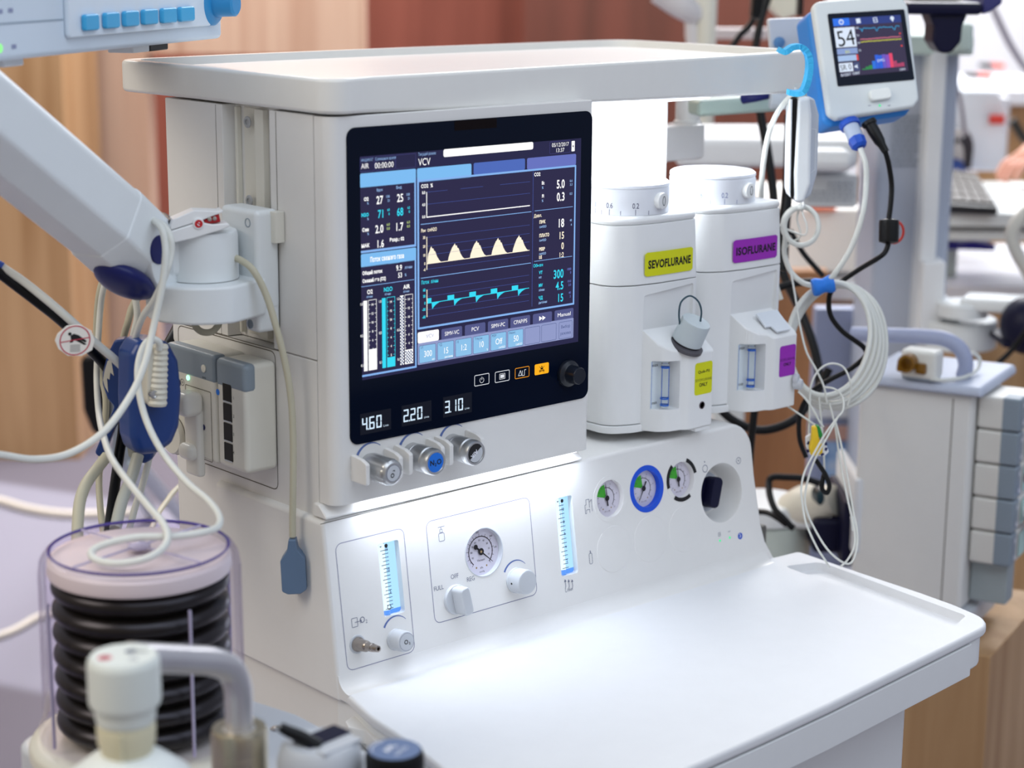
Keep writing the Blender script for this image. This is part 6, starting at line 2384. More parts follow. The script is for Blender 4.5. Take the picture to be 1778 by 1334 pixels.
cable('cable', 'white cable arcing from the hanging module down behind the ISOFLURANE vaporiser', [(1390, 158, 2.35), (1372, 168, 2.355), (1350, 196, 2.37), (1334, 236, 2.40), (1325, 290, 2.42), (1322, 340, 2.44), (1326, 400, 2.50), (1340, 470, 2.54), (1356, 520, 2.55)], 0.0034, CABLEW)
cable('cable', 'white cable from the blue monitor plug down to the big coil', [(1494, 258, 2.455), (1503, 285, 2.45), (1504, 320, 2.45), (1500, 360, 2.44), (1490, 400, 2.44), (1474, 438, 2.445), (1452, 472, 2.45), (1436, 490, 2.46), (1420, 496, 2.465)], 0.0036, CABLEW)
# big coil
b = NB()
random.seed(5)
pts = []
for k in range(5 * 20 + 9):
    a = 2 * PI * k / 20 + 1.9
    lp = k // 20
    cx_, cy2 = 1448 + (lp - 2) * 4.0, 596 + (lp - 2) * 3.5
    rx, ry = 77 + (lp - 2) * 3.2 + 1.5 * math.sin(a * 3 + lp), 103 + (lp - 2) * 2.5 + 2 * math.sin(a * 2 + lp * 2)
    px = cx_ + rx * math.cos(a) + 6 * math.sin(a)
    py = cy2 - ry * math.sin(a)
    pts.append(Pd(px, py, 2.475 + 0.006 * (lp - 2) + 0.012 * math.sin(a)))
tube(b, pts, 0.0035, 10, 4)
coil = thing('cable_coil', 'large coil of white monitor cable tied with a blue wrap', 'cable coil', Pd(1448, 700, 2.470))
obj('cable_loops', b, CABLEW, coil)
b = NB()
q0, q1 = Pd(1411, 500, 2.462), Pd(1447, 492, 2.462)
tube(b, [q0, q0.lerp(q1, 0.5), q1], lambda s: 0.0105 + 0.0012 * math.sin(s * 9), 14, 5)
obj('cable_tie', b, mat('tie_blue', '2278DC', 0.6, noise=0.2, scale=600), coil, 'blue wrap')
# small coil under the module
b = NB()
pts = [Pd(1392, 352, 2.470)]
for k in range(28):
    a = 2 * PI * k / 20 + 1.5
    pts.append(Pd(1389 + (28 + k * 0.15) * math.cos(a) + 2, 393 - (32 + k * 0.1) * math.sin(a), 2.455 + 0.0005 * k))
pts += [Pd(1362, 440, 2.480), Pd(1372, 470, 2.480), Pd(1392, 490, 2.475), Pd(1412, 497, 2.470)]
tube(b, pts, 0.0034, 10, 5)
tag(obj('cable_loop', b, CABLEW), 'small loop of white cable below the hanging module', 'cable')
for lab, pts in (
        ('thin white lead curling inside the small loop below the module', [(1391, 350, 2.460), (1394, 372, 2.455), (1401, 392, 2.450), (1398, 408, 2.450), (1380, 404, 2.455), (1362, 396, 2.460), (1350, 388, 2.470)]),
        ('thin white lead dropping from the loop along the vaporiser to the clips', [(1391, 352, 2.460), (1384, 380, 2.460), (1390, 410, 2.460), (1372, 422, 2.470), (1362, 440, 2.480), (1372, 470, 2.470), (1380, 510, 2.460), (1388, 560, 2.450), (1400, 610, 2.440), (1416, 640, 2.435), (1430, 670, 2.430), (1436, 700, 2.430)]),
        ('thin white lead leaving the side of the ISOFLURANE vaporiser', [(1386, 680, 2.410), (1398, 692, 2.410), (1412, 712, 2.410), (1424, 734, 2.410), (1430, 742, 2.410)]),
        ('thin white lead passing under the ISOFLURANE vaporiser', [(1368, 706, 2.430), (1392, 722, 2.420), (1412, 736, 2.415), (1426, 744, 2.410)]),
        ('thin white lead making the high arch above the clips', [(1404, 760, 2.420), (1406, 700, 2.420), (1408, 670, 2.420), (1420, 645, 2.420), (1440, 632, 2.420), (1462, 636, 2.420), (1474, 655, 2.420), (1478, 680, 2.425), (1472, 705, 2.430)]),
        ('thin white lead with a loop hanging left of the leads down to the worktop', [(1430, 672, 2.420), (1450, 676, 2.410), (1463, 690, 2.410), (1464, 712, 2.400), (1452, 728, 2.395), (1432, 755, 2.390), (1412, 790, 2.380), (1397, 820, 2.375), (1391, 850, 2.370), (1394, 880, 2.365), (1400, 910, 2.360), (1418, 950, 2.360), (1432, 972, 2.360), (1440, 985, 2.370)]),
        ('thin white lead second from left of the leads dropping to the worktop', [(1456, 722, 2.395), (1436, 760, 2.390), (1414, 800, 2.385), (1399, 850, 2.380), (1400, 885, 2.375), (1418, 925, 2.370), (1440, 958, 2.360), (1466, 978, 2.370), (1480, 975, 2.380), (1488, 950, 2.390), (1488, 920, 2.395), (1482, 890, 2.400), (1472, 830, 2.410), (1460, 770, 2.420), (1450, 730, 2.430)]),
        ('thin white lead on the right of the bundle with a white sleeve', [(1440, 700, 2.435), (1450, 740, 2.430), (1457, 790, 2.420), (1466, 840, 2.410), (1477, 890, 2.400), (1484, 925, 2.395), (1483, 950, 2.390), (1472, 972, 2.385), (1460, 984, 2.380)]),
        ('thin white lead hanging straight through the middle of the coil', [(1422, 690, 2.440), (1426, 730, 2.440), (1430, 780, 2.440), (1432, 830, 2.440)])):
    b = NB()
    tube(b, [Pd(*q) for q in pts], 0.0013, 8, 8)
    tag(obj('lead_wire', b, CABLEW), lab, 'lead', 'thin white leads')
b = NB()
tube(b, [Pd(1479, 897, 2.505), Pd(1481, 910, 2.504), Pd(1482, 922, 2.503)], 0.0026, 10)
tag(obj('lead_sleeve', b, mat('sleeve_white', 'EEF2F2', 0.4)), 'short white sleeve on the rightmost of the thin leads', 'sleeve')
# clips
t = thing('lead_clip', 'yellow and green lead clip on a white holder above the worktop', 'clip', Pd(1418, 800, 2.410))
cm = 2.29 / F_PX
cc2 = Pd(1417, 765, 2.400)
Wv = -HFWD
b = NB()
prism(b, rpoly([(x * cm, -y * cm) for x, y in [(-10, -28), (-1, -28), (4, -6), (12, 10), (12, 22), (2, 28), (-10, 26), (-13, 12), (-10, -4)]], 0.003, 4), cc2, R0, ZA, Wv, -0.004, 0.006, 0.0022, 3, 0, 40)
obj('yellow_clip', b, mat('clip_yellow', 'E8C22A', 0.4), t, 'yellow clip')
b = NB()
prism(b, rpoly([(x * cm, -y * cm) for x, y in [(-3, -30), (5, -27), (11, -12), (9, -4), (3, -8)]], 0.002, 3), cc2, R0, ZA, Wv, -0.006, 0.003, 0.0015, 2)
obj('green_clip', b, mat('clip_green', '1E8A3A', 0.4), t, 'green clip')
b = NB()
ring = [(-18, -4), (-8, -10), (8, -6), (18, 2), (22, 14), (26, 24), (18, 32), (6, 32), (-8, 30), (-16, 16)]
prism(b, rpoly([(x * cm, -y * cm) for x, y in ring], 0.003, 4), cc2, R0, ZA, Wv, -0.012, -0.005, 0.0015, 2, 0, 40)
hd_ = obj('holder', b, mat('holder_white', 'E6EAF0', 0.4), t)
f = Flat(cc2 + Wv * -0.0048, R0, ZA, Wv, 0.0002)
for a in (0.2, 0.9, 1.7, 2.5, 3.4, 5.2, 5.9):
    f.arc(0.002, -0.010, 0.0105, 0.0135, a, a + 0.35, NAVY, 0, 5)
f.build('holder_marks', hd_)
cable('cable', 'black folded cord end with a small loop under the yellow clip', [(1416, 798, 2.420), (1424, 810, 2.420), (1432, 822, 2.420), (1438, 836, 2.420), (1440, 846, 2.422), (1436, 856, 2.425), (1428, 850, 2.425), (1428, 836, 2.425), (1432, 820, 2.428)], 0.0030, BLACK)

cable('cable', 'black monitor power cord passing through a ferrite bead down to the cart', [(1536, 260, 2.465), (1543, 285, 2.47), (1548, 320, 2.475), (1547, 350, 2.475), (1543, 384, 2.475), (1543, 398, 2.475), (1543, 418, 2.475), (1538, 436, 2.475), (1525, 448, 2.475), (1495, 466, 2.50), (1465, 486, 2.51), (1444, 505, 2.51), (1439, 525, 2.51), (1443, 550, 2.51), (1462, 575, 2.51), (1485, 592, 2.51), (1500, 604, 2.515), (1503, 618, 2.52), (1478, 640, 2.53), (1440, 660, 2.53), (1410, 680, 2.54), (1390, 715, 2.55), (1388, 760, 2.56), (1400, 795, 2.56)], 0.0034, BLACK)
b = NB()
q0, q1 = Pd(1544, 380, 2.475), Pd(1543, 423, 2.475)
lathe(b, q0, (q1 - q0).normalized(), [(0.006, 0), (0.0125, 0.002), (0.0130, 0.006), (0.0130, 0.027), (0.0125, 0.030), (0.006, (q1 - q0).length), (0, (q1 - q0).length)], 28, False, None, 0, lambda a, h: 1 + 0.02 * math.cos(a * 6))
tag(obj('ferrite_bead', b, BLACK), 'black ferrite bead on the monitor power cord', 'ferrite bead')
b = NB()
q = Pd(1552, 403, 2.50)
pts = [q + (R0 * math.cos(2 * PI * k / 24) * 0.0125 + ZA * math.sin(2 * PI * k / 24) * 0.0145) for k in range(25)]
tube(b, pts, 0.0017, 8, 2)
tag(obj('seal_ring', b, mat('seal_red', 'C8382E', 0.4)), 'thin red ring just behind the ferrite bead', 'ring')
for lab, pts, r in (
        ('thick black hose hanging behind the vaporisers from the tray level', [(1310, 100, 2.95), (1316, 150, 2.95), (1321, 200, 2.95), (1332, 260, 2.95), (1342, 330, 2.95), (1350, 420, 2.95), (1362, 480, 2.95), (1390, 540, 2.92), (1412, 600, 2.90), (1422, 650, 2.88), (1420, 690, 2.88)], 0.0070),
        ('black hose curving under the ISOFLURANE vaporiser', [(1440, 640, 2.85), (1425, 670, 2.85), (1405, 700, 2.82), (1380, 728, 2.80), (1345, 744, 2.80), (1310, 746, 2.80), (1270, 728, 2.80), (1240, 700, 2.80)], 0.0065),
        ('black cable hanging behind the console to the right of the gauges', [(1312, 700, 2.75), (1308, 730, 2.75), (1304, 770, 2.75), (1300, 830, 2.75)], 0.0055),
        ('black cable bending from the coil out to the left behind the vaporiser', [(1440, 492, 2.75), (1410, 490, 2.75), (1380, 492, 2.75), (1350, 500, 2.75)], 0.0055),
        ('dark strap hanging behind the white module', [(1372, 200, 2.80), (1371, 260, 2.80), (1368, 320, 2.80), (1362, 390, 2.80), (1358, 470, 2.80)], 0.0085),
        ('dark cable running down right behind the small white loop', [(1372, 400, 2.90), (1395, 440, 2.90), (1430, 480, 2.90)], 0.0042)):
    cable('cable', lab, pts, r, BLACK)
# ================================================================== background equipment, built where it stands


def gpt(px, py, dist):
    """point seen at a pixel, at a given ground distance ahead"""
    d = ray(px, py)
    return CAM + d * (dist / d.dot(HFWD))


def vb(bm, px0, px1, d0, d1, py0, py1, bev=0.004, seg=2, yaw=0.0):
    """upright box whose near face is measured at ground distance d0 (py0 top, py1 bottom) and that runs back to d1"""
    a, c = gpt(px0, (py0 + py1) / 2, d0), gpt(px1, (py0 + py1) / 2, d0)
    z1, z0 = gpt((px0 + px1) / 2, py0, d0).z, gpt((px0 + px1) / 2, py1, d0).z
    z0 = max(z0, 0.0)
    mid = (a + c) / 2
    w = (V((c.x, c.y, 0)) - V((a.x, a.y, 0))).length
    q = Matrix.Rotation(yaw, 3, 'Z')
    u, v = q @ HRGT, q @ HFWD
    o = V((mid.x, mid.y, (z0 + z1) / 2)) + v * (d1 - d0) / 2
    return obox(bm, o, u, v, ZA, w, d1 - d0, z1 - z0, bev, seg)


BGW = mat('far_white', 'E0E3E6', 0.5)
BGG = mat('far_grey_white', 'CDD2D4', 0.5)
BGM = mat('far_mint_grey', 'BFCCC6', 0.5)
COLG = mat('column_grey', 'AEB6C6', 0.5)

# grey column trolley right behind the coil
t = thing('equipment_tower', 'tall grey equipment column with a printed notice, behind the black power cord', 'equipment column', gpt(1560, 560, 3.55))
t.location.z = 0.0
t['org'] = list(t.location)
b = NB()
vb(b, 1499, 1628, 3.5, 3.69, 62, 1500, 0.012, 3)
cg = obj('column', b, COLG, t)
b = NB()
vb(b, 1606, 1636, 3.44, 3.53, 84, 470, 0.006, 3)
vb(b, 1598, 1640, 3.41, 3.53, 455, 600, 0.006, 3)
obj('mounting_rail', b, BGW, t)
b = NB()
vb(b, 1570, 1692, 3.44, 3.72, 62, 96, 0.006, 3)
vb(b, 1662, 1692, 3.38, 3.5, 40, 92, 0.01, 3)
obj('column_cap', b, mat('cap_mint', 'C4D4CC', 0.5), t)
b = NB()
vb(b, 1500, 1632, 3.46, 3.69, 1260, 1500, 0.03, 3)
obj('base', b, LGREY, t)
o_ = gpt(1545, 240, 3.495)
f = Flat(o_, HRGT, ZA, -HFWD, 0.0008)
sz = 3.5 / F_PX
random.seed(11)
for r in range(11):
    y = 36 - r * 8.4
    x = 2
    while x < 50 - (r % 3) * 5:
        w = random.uniform(4, 11)
        f.rect(x * sz, y * sz, (x + w) * sz, (y + 3) * sz, mat('notice_grey', '7F8896', 0.7, noise=0), 0)
        x += w + 2.2
f.build('notice_print', cg)

# navy holder on top of it
t = thing('equipment_tray', 'dark navy tray on a rounded navy stem at the top right', 'tray', gpt(1640, 88, 3.0))
b = NB()
vb(b, 1574, 1706, 2.95, 3.4, 4, 26, 0.006, 2)
q0 = gpt(1640, 20, 2.98)
obj('tray', b, DKNAVY, t)
b = NB()
qs = 2.96 / F_PX
prism(b, rpoly([(x * qs, -y * qs) for x, y in [(-34, -4), (36, -4), (27, 20), (26, 46), (10, 66), (-10, 66), (-24, 46), (-23, 20)]], [0, 0, 0.01, 0.012, 0.014, 0.014, 0.012, 0.01], 5), gpt(1641, 24, 2.98), HRGT, ZA, -HFWD, -0.05, 0.02, 0.006, 3, 0, 50)
obj('stem', b, DKNAVY, t)
b = NB()
prism(b, [(x * qs, -y * qs) for x, y in [(60, -30), (92, -30), (92, -14), (72, 0), (58, 4)]], gpt(1641, 20, 2.98), HRGT, ZA, -HFWD, -0.25, 0.02, 0.004, 2)
obj('handle', b, mat('handle_indigo', '34366E', 0.4), t)
b = NB()
vb(b, 1588, 1672, 3.0, 3.3, -14, 1.0, 0.003, 2)
tag(obj('paper_stack', b, mat('paper_white', 'F0EEE6', 0.7)), 'stack of white papers lying in the navy tray', 'papers')

# pale horizontal machine arm behind the vaporisers
t = thing('ventilator_stand', 'pale horizontal machine beam with a printed label behind the hanging module', 'equipment stand', gpt(1350, 300, 3.3))
t.location.z = 0
t['org'] = list(t.location)
b = NB()
vb(b, 1175, 1492, 3.3, 3.6, 243, 292, 0.012, 3)
bm_ = obj('beam', b, BGW, t)
b = NB()
vb(b, 1404, 1486, 3.24, 3.5, 262, 301, 0.02, 4)
obj('beam_end', b, BGW, bm_)
b = NB()
vb(b, 1392, 1490, 3.35, 3.55, 303, 361, 0.006, 2)
lab_ = obj('label_plate', b, mat('plate_pale', 'C9CED2', 0.5), t)
f = Flat(gpt(1440, 332, 3.345), HRGT, ZA, -HFWD, 0.0006)
for r in range(5):
    x = -36 if r > 1 else -4
    while x < 38:
        w = random.uniform(4, 10)
        f.rect(x * sz, (12 - r * 7) * sz, (x + w) * sz, (14.2 - r * 7) * sz, mat('notice_grey', '7F8896', 0.7, noise=0), 0)
        x += w + 2.4
f.build('label_print', lab_)
b = NB()
vb(b, 1236, 1292, 3.42, 3.55, 292, 1250, 0.01, 2)
obj('leg', b, BGG, t)
# stepped light column by the tray, seen through the vaporiser bay
b = NB()
q0 = P(1192, 275, 1, 0.34)
zt0 = P(1192, 176, 1, 0.34).z
zm = P(1192, 209, 1, 0.34).z
lathe(b, q0, ZA, [(0.0185, 0), (0.0205, 0.002), (0.0205, zm - q0.z - 0.003), (0.0185, zm - q0.z), (0.0175, zm - q0.z + 0.001), (0.0175, zt0 - q0.z + 0.02)], 32, True)
q1 = P(1172, 240, 1, 0.30)
obox(b, V(((q0.x + 0.70) / 2, 0.32, (q0.z + zm) / 2)), XA, YA, ZA, abs(q0.x - 0.70), 0.03, (zm - q0.z) * 0.9, 0.004, 2)
obj('tray_strut', b, WHITE, M)

# white pole, lamp head and boxes at the top, left of the small monitor
t = thing('drip_stand', 'out of focus white pole with a rounded head at the top of the picture', 'stand', gpt(1225, 160, 3.9))
t.location.z = 0
t['org'] = list(t.location)
b = NB()
q = gpt(1224, 100, 3.9)
lathe(b, (q.x, q.y, 0.0), ZA, [(0.021, 0), (0.021, 2.3)], 24, True)
obj('pole', b, mat('pole_cream', 'DDDCD0', 0.4), t)
b = NB()
tube(b, [gpt(1150, -20, 3.88), gpt(1180, 6, 3.88), gpt(1208, 26, 3.9)], lambda s: 0.034 - 0.012 * s, 16)
tube(b, [gpt(1200, 30, 3.9), gpt(1204, 90, 3.9)], 0.014, 12)
obj('lamp_arm', b, mat('pole_white', 'D6D4D6', 0.4), t)
b = NB()
qq = gpt(1224, 300, 3.9)
lathe(b, (q.x, q.y, 0.0), ZA, [(0.26, 0.0), (0.26, 0.03), (0.05, 0.06), (0, 0.06)], 32, False)
obj('foot', b, mat('pole_white', 'D6D4D6', 0.4), t)
b = NB()
vb(b, 1192, 1335, 4.1, 4.14, 49, 68, 0.004, 2)
tag(obj('pale_rail', b, mat('rail_pale', 'C9BFC0', 0.4)), 'out of focus pale rail crossing behind the white pole', 'rail')
b = NB()
prism(b, rpoly([(x * 3.3 / F_PX, -y * 3.3 / F_PX) for x, y in [(-8, -34), (14, -34), (8, 18), (4, 30), (-10, 28), (-10, 14)]], 0.004, 4), gpt(1314, 2, 3.3), HRGT, ZA, -HFWD, -0.02, 0.02, 0.004, 2)
tag(obj('cable_connector', b, BLACK), 'out of focus black connector block hanging at the top beside the bracket plate', 'connector')
cable('cable', 'thin dark cable dropping from the black connector block to the tray edge', [(1312, 24, 3.42), (1302, 44, 3.42), (1286, 60, 3.42), (1272, 80, 3.42), (1262, 100, 3.42)], 0.0060, BLACK)
cable('cable', 'dark cable beside the black connector block', [(1346, -30, 3.40), (1332, 0, 3.40), (1320, 40, 3.40), (1313, 76, 3.40), (1309, 100, 3.40)], 0.0075, BLACK)
b = NB()
prism(b, rpoly([(x * 3.7 / F_PX, -y * 3.7 / F_PX) for x, y in [(-30, -40), (36, -40), (32, 20), (0, 30), (-24, 8)]], 0.01, 4), gpt(1356, 0, 3.6), HRGT, ZA, -HFWD, -0.06, 0.04, 0.01, 3)
tag(obj('ivory_box', b, mat('head_ivory', 'DCD8C8', 0.45)), 'out of focus ivory box above the bracket plate', 'box')
b = NB()
vb(b, 1388, 1396, 3.4, 3.44, -30, 28, 0.003, 2)
tag(obj('strap', b, BLACK), 'short black strap above the bracket plate', 'strap')

# counters behind
def counter(name, lab, cat, px0, px1, d0, d1, pyt, th, m, body=None, bpx=None):
    t = thing(name, lab, cat, gpt((px0 + px1) / 2, pyt, d0))
    t.location.z = 0
    t['org'] = list(t.location)
    a = gpt((px0 + px1) / 2, pyt, d0)
    z = a.z
    pa, pb = gpt(px0, pyt, d0), gpt(px1, pyt, d0)
    w = (pb - pa).dot(HRGT)
    mid = V(((pa.x + pb.x) / 2, (pa.y + pb.y) / 2, 0)) + HFWD * (d1 - d0) / 2
    b = NB()
    obox(b, mid + ZA * (z - th / 2), HRGT, HFWD, ZA, w, d1 - d0, th, 0.003, 2)
    obj('top', b, m, t)
    if body:
        b = NB()
        obox(b, mid + HFWD * 0.03 + ZA * ((z - th) / 2), HRGT, HFWD, ZA, w - 0.04, (d1 - d0) - 0.06, z - th - 0.0005, 0.003, 1)
        obj('front_panel', b, body, t)
    return z


CW = mat('counter_white', 'E4E6EC', 0.35)
zA = counter('counter', 'long white topped timber counter behind the grey column', 'counter', 1215, 2000, 4.35, 5.0, 497, 0.035, CW, WOODC)
zB = counter('equipment_table', 'white table carrying the keyboard on the right', 'table', 1600, 2050, 4.05, 4.62, 371, 0.030, mat('table_white', 'DDE2E0', 0.4), None)
b = NB()
vb(b, 1600, 2050, 4.08, 4.34, 402, 419, 0.003, 2)
tag(obj('shelf', b, mat('table_white', 'DDE2E0', 0.4)), 'pale shelf board just under the keyboard table', 'shelf')
zC = counter('counter', 'farther white topped timber counter with red and black items on it', 'counter', 1560, 2300, 6.6, 7.4, 158, 0.05, CW, WOODC)
# white cloth covered block on the near counter (left part)
b = NB()
vb(b, 1340, 1502, 4.45, 4.95, 362, 474, 0.01, 3)
tag(obj('white_case', b, mat('case_white', 'ECE9E4', 0.5)), 'plain white case standing on the counter left of the grey column', 'case')
b = NB()
vb(b, 1408, 1452, 4.42, 4.45, 360, 367, 0.002, 1)
tag(obj('folder', b, mat('folder_orange', 'D8683C', 0.5)), 'orange strip lying on top of the white case', 'folder')
# legs of the keyboard table
for px in (1640, 1990):
    b = NB()
    q = gpt(px, 450, 4.50)
    obox(b, V((q.x, q.y, (zB - 0.0305 + zA) / 2)), HRGT, HFWD, ZA, 0.05, 0.05, zB - 0.031 - zA, 0.004, 2)
    tag(obj('table_leg', b, BGM), 'pale leg under the keyboard table', 'table leg', 'keyboard table legs')
# blue binder
b = NB()
sz4 = 4.3 / F_PX
prism(b, rpoly([(x * sz4, -y * sz4) for x, y in [(-80, -6), (-18, -4), (0, -9), (14, -6), (40, -1), (40, 9), (-80, 6)]], 0.002, 3), gpt(1690, 427, 4.34), HRGT, ZA, -HFWD, -0.25, 0.0, 0.003, 2)
tag(obj('binder', b, mat('binder_blue', '0E128C', 0.4)), 'deep blue binder lying under the keyboard shelf', 'binder')
# keyboard
t = thing('keyboard', 'black keyboard on the white table beside the grey column', 'keyboard', gpt(1680, 360, 4.1))
ke = [P(1600, 352, 2, zB + 0.022), P(1733, 360, 2, zB + 0.018), P(1696, 302, 2, zB + 0.034), P(1600, 288, 2, zB + 0.034)]
b = NB()
hexa(b, [V((q.x, q.y, zB + 0.0002)) for q in ke] + ke, 0.003, 2)
kb_ = obj('keyboard_case', b, mat('keyboard_black', '1B1B20', 0.45), t)
b = NB()
for r in range(5):
    for c in range(7):
        def bil(u, v):
            a = ke[0].lerp(ke[1], u)
            d_ = ke[3].lerp(ke[2], u)
            return a.lerp(d_, v) + ZA * 0.001
        u0, u1 = 0.03 + c * 0.137, 0.03 + c * 0.137 + 0.122
        v0, v1 = 0.06 + r * 0.187, 0.06 + r * 0.187 + 0.150
        q = [bil(u0, v0), bil(u1, v0), bil(u1, v1), bil(u0, v1)]
        hexa(b, q + [x + ZA * 0.005 for x in q], 0.001, 1)
obj('keys', b, mat('key_grey', '55514E', 0.5), kb_)
b = NB()
q = P(1648, 293, 2, zB + 0.018)
sphere(b, (q.x, q.y, zB + 0.024), 0.06, 1.0, 0.7, 0.4, 20)
tag(obj('computer_mouse', b, mat('mouse_blue', '24468C', 0.3)), 'blue mouse lying behind the black keyboard', 'mouse')
# white device behind the keyboard with its cables
t = thing('desk_device', 'out of focus white device with a sloping front behind the keyboard', 'device', gpt(1690, 300, 5.0))
t.location.z = zB
t['org'] = list(t.location)
b = NB()
prism(b, rpoly([(x * 5.0 / F_PX, -y * 5.0 / F_PX) for x, y in [(-55, -70), (40, -70), (62, -40), (62, 62), (-55, 62)]], 0.03, 5), gpt(1685, 232, 4.75), HRGT, ZA, HFWD, 0.0, 0.3, 0.01, 3)
obj('housing', b, mat('device_white', 'D6DDE6', 0.45), t)
b = NB()
vb(b, 1630, 1682, 4.70, 4.74, 226, 292, 0.006, 2)
obj('front_plate', b, mat('device_grey', 'B2AFB0', 0.5), t)
b = NB()
vb(b, 1720, 1745, 4.72, 4.74, 200, 216, 0.002, 1)
obj('red_label', b, mat('label_red', 'C83A30', 0.5), t, 'red label')
b = NB()
vb(b, 1690, 1752, 5.6, 5.9, 168, 290, 0.01, 2)
tag(obj('binder', b, mat('far_binder_white', 'E2E4EA', 0.5)), 'out of focus white box file on the counter behind the white device', 'box file')
cable('cable', 'thin grey cable hanging in front of the white device behind the keyboard', [(1640, 70, 4.6), (1652, 110, 4.6), (1662, 150, 4.6), (1670, 190, 4.6), (1675, 228, 4.6), (1680, 250, 4.6)], 0.0050, mat('lead_mid_grey', '7A7684', 0.5))
b = NB()
tube(b, [gpt(1672, 236, 4.58), gpt(1681, 254, 4.58), gpt(1680, 292, 4.58)], lambda s: 0.017 - 0.008 * s, 12)
tag(obj('cable_plug', b, mat('plug_dark', '24222C', 0.5)), 'dark plug at the end of the thin grey hanging cable', 'plug')
cable('cable', 'thin grey strut crossing in front of the far counter at the right', [(1722, 10, 5.6), (1745, 60, 5.6), (1760, 88, 5.6), (1778, 115, 5.6), (1800, 140, 5.6)], 0.010, mat('lead_mid_grey', '7A7684', 0.5), 'strut')
b = NB()
tube(b, [gpt(1636, 222, 4.62), gpt(1646, 236, 4.62), gpt(1655, 250, 4.62)], lambda s: 0.004 + 0.010 * s, 10)
tag(obj('pen', b, mat('pen_dark', '2A2820', 0.5)), 'small dark pen shaped tool leaning on the white device', 'pen')
b = NB()
tube(b, [gpt(1758, 208, 5.0), gpt(1772, 232, 5.0), gpt(1790, 255, 5.0)], 0.012, 10)
tag(obj('pen', b, mat('pen_dark', '2A2820', 0.5)), 'thick dark marker beside the hand at the right edge', 'marker')
for i, (px0, px1, py, c) in enumerate(((1682, 1724, 132, 'far'), (1708, 1745, 114, 'near'))):
    t = thing('stapler', ('red and black stapler on the far counter, nearer of two', 'red and black stapler on the far counter, farther of two')[i], 'stapler', gpt((px0 + px1) / 2, py + 4, 6.7 + 0.35 * i), 'staplers on the far counter')
    b = NB()
    vb(b, px0, (px0 + px1) / 2, 6.7 + 0.35 * i, 6.78 + 0.35 * i, py - 3, py + 5, 0.004, 2)
    obj('black_end', b, BLACK, t, 'black end')
    b = NB()
    vb(b, (px0 + px1) / 2, px1, 6.7 + 0.35 * i, 6.78 + 0.35 * i, py - 3, py + 5, 0.004, 2)
    obj('red_end', b, mat('stapler_red', 'E2482E', 0.4), t, 'red end')

# lifted chair frame / tube at the right edge
b = NB()
tube(b, [gpt(1800, 352, 3.6), gpt(1768, 384, 3.6), gpt(1757, 410, 3.6), (gpt(1766, 440, 3.6)), gpt(1790, 480, 3.6)], 0.013, 14)
tag(obj('grab_tube', b, mat('handle_ivory', 'CFCDC4', 0.4)), 'pale tubular handle bending in at the right edge below the keyboard', 'handle')

# pale swivel arm with a navy joint at the right edge
t = thing('support_arm', 'white swivel arm with dark navy joint at the right edge, above the grey lid', 'support arm', gpt(1680, 604, 3.5))
b = NB()
q = gpt(1650, 590, 3.45)
lathe(b, (q.x + HRGT.x * 0.01, q.y + HRGT.y * 0.01, gpt(1660, 600, 3.45).z), ZA, [(0.07, 0), (0.073, 0.003), (0.073, 0.048), (0.070, 0.052), (0, 0.052)], 40, False)
vb(b, 1600, 1668, 3.42, 3.56, 530, 600, 0.01, 3)
obj('lower_pivot', b, ARMW, t)
b = NB()
pa, pb = gpt(1672, 524, 3.40), gpt(1790, 530, 3.35)
lathe(b, (pa.x, pa.y, gpt(1672, 548, 3.40).z), ZA, [(0.045, 0), (0.045, 0.022), (0.04, 0.026), (0, 0.026)], 40, False)
obox(b, (pa + pb) / 2, (pb - pa).normalized(), (pb - pa).normalized().cross(ZA), ZA, (pb - pa).length, 0.07, 0.026, 0.008, 3)
obj('link', b, ARMW, t)
b = NB()
q = gpt(1785, 565, 3.32)
sphere(b, q, 0.055, 0.9, 0.9, 0.95, 24)
vb(b, 1742, 1800, 3.30, 3.42, 592, 606, 0.006, 2)
obj('joint', b, DKNAVY, t, 'dark navy joint')
cable('cable', 'black cable running from the navy joint down to the grey topped cabinet', [(1790, 560, 3.26), (1775, 585, 3.27), (1755, 610, 3.28), (1732, 632, 3.28)], 0.0050, BLACK)

# ------------------------------------------------------------------ modular monitor cabinet
PZ = 0.58
t = thing('monitor_cabinet', 'white cabinet with a grey handled lid and modules stacked down its right side', 'cabinet', gpt(1600, 1060, 2.95))
t.location.z = PZ
t['org'] = list(t.location)
cz = Pd(1703, 690, 2.82).z
c_fr = Pd(1703, 690, 2.82)
c_l = P(1488, 664, 2, cz)
c_b = P(1741, 645, 2, cz)
eu = (c_l - c_fr)
eu.z = 0
eu.normalize()
ev = V((-eu.y, eu.x, 0))
if ev.dot(c_b - c_fr) < 0:
    ev = -ev
Lu, Lv = (c_l - c_fr).dot(eu), (c_b - c_fr).dot(ev)
pp = lambda a, c, z: c_fr + eu * a + ev * c + ZA * (z - c_fr.z)
b = NB()
hexa(b, [pp(-0.004, -0.004, cz - 0.001), pp(Lu, -0.004, cz - 0.001), pp(Lu, Lv, cz - 0.001), pp(-0.004, Lv, cz - 0.001),
         pp(0.0, 0.0, cz + 0.014), pp(Lu, 0, cz + 0.014), pp(Lu, Lv, cz + 0.014), pp(0.0, Lv, cz + 0.014)], 0.006, 3)
LID = mat('lid_grey_blue', 'BCC4D6', 0.45)
lid = obj('lid', b, LID, t)
b = NB()
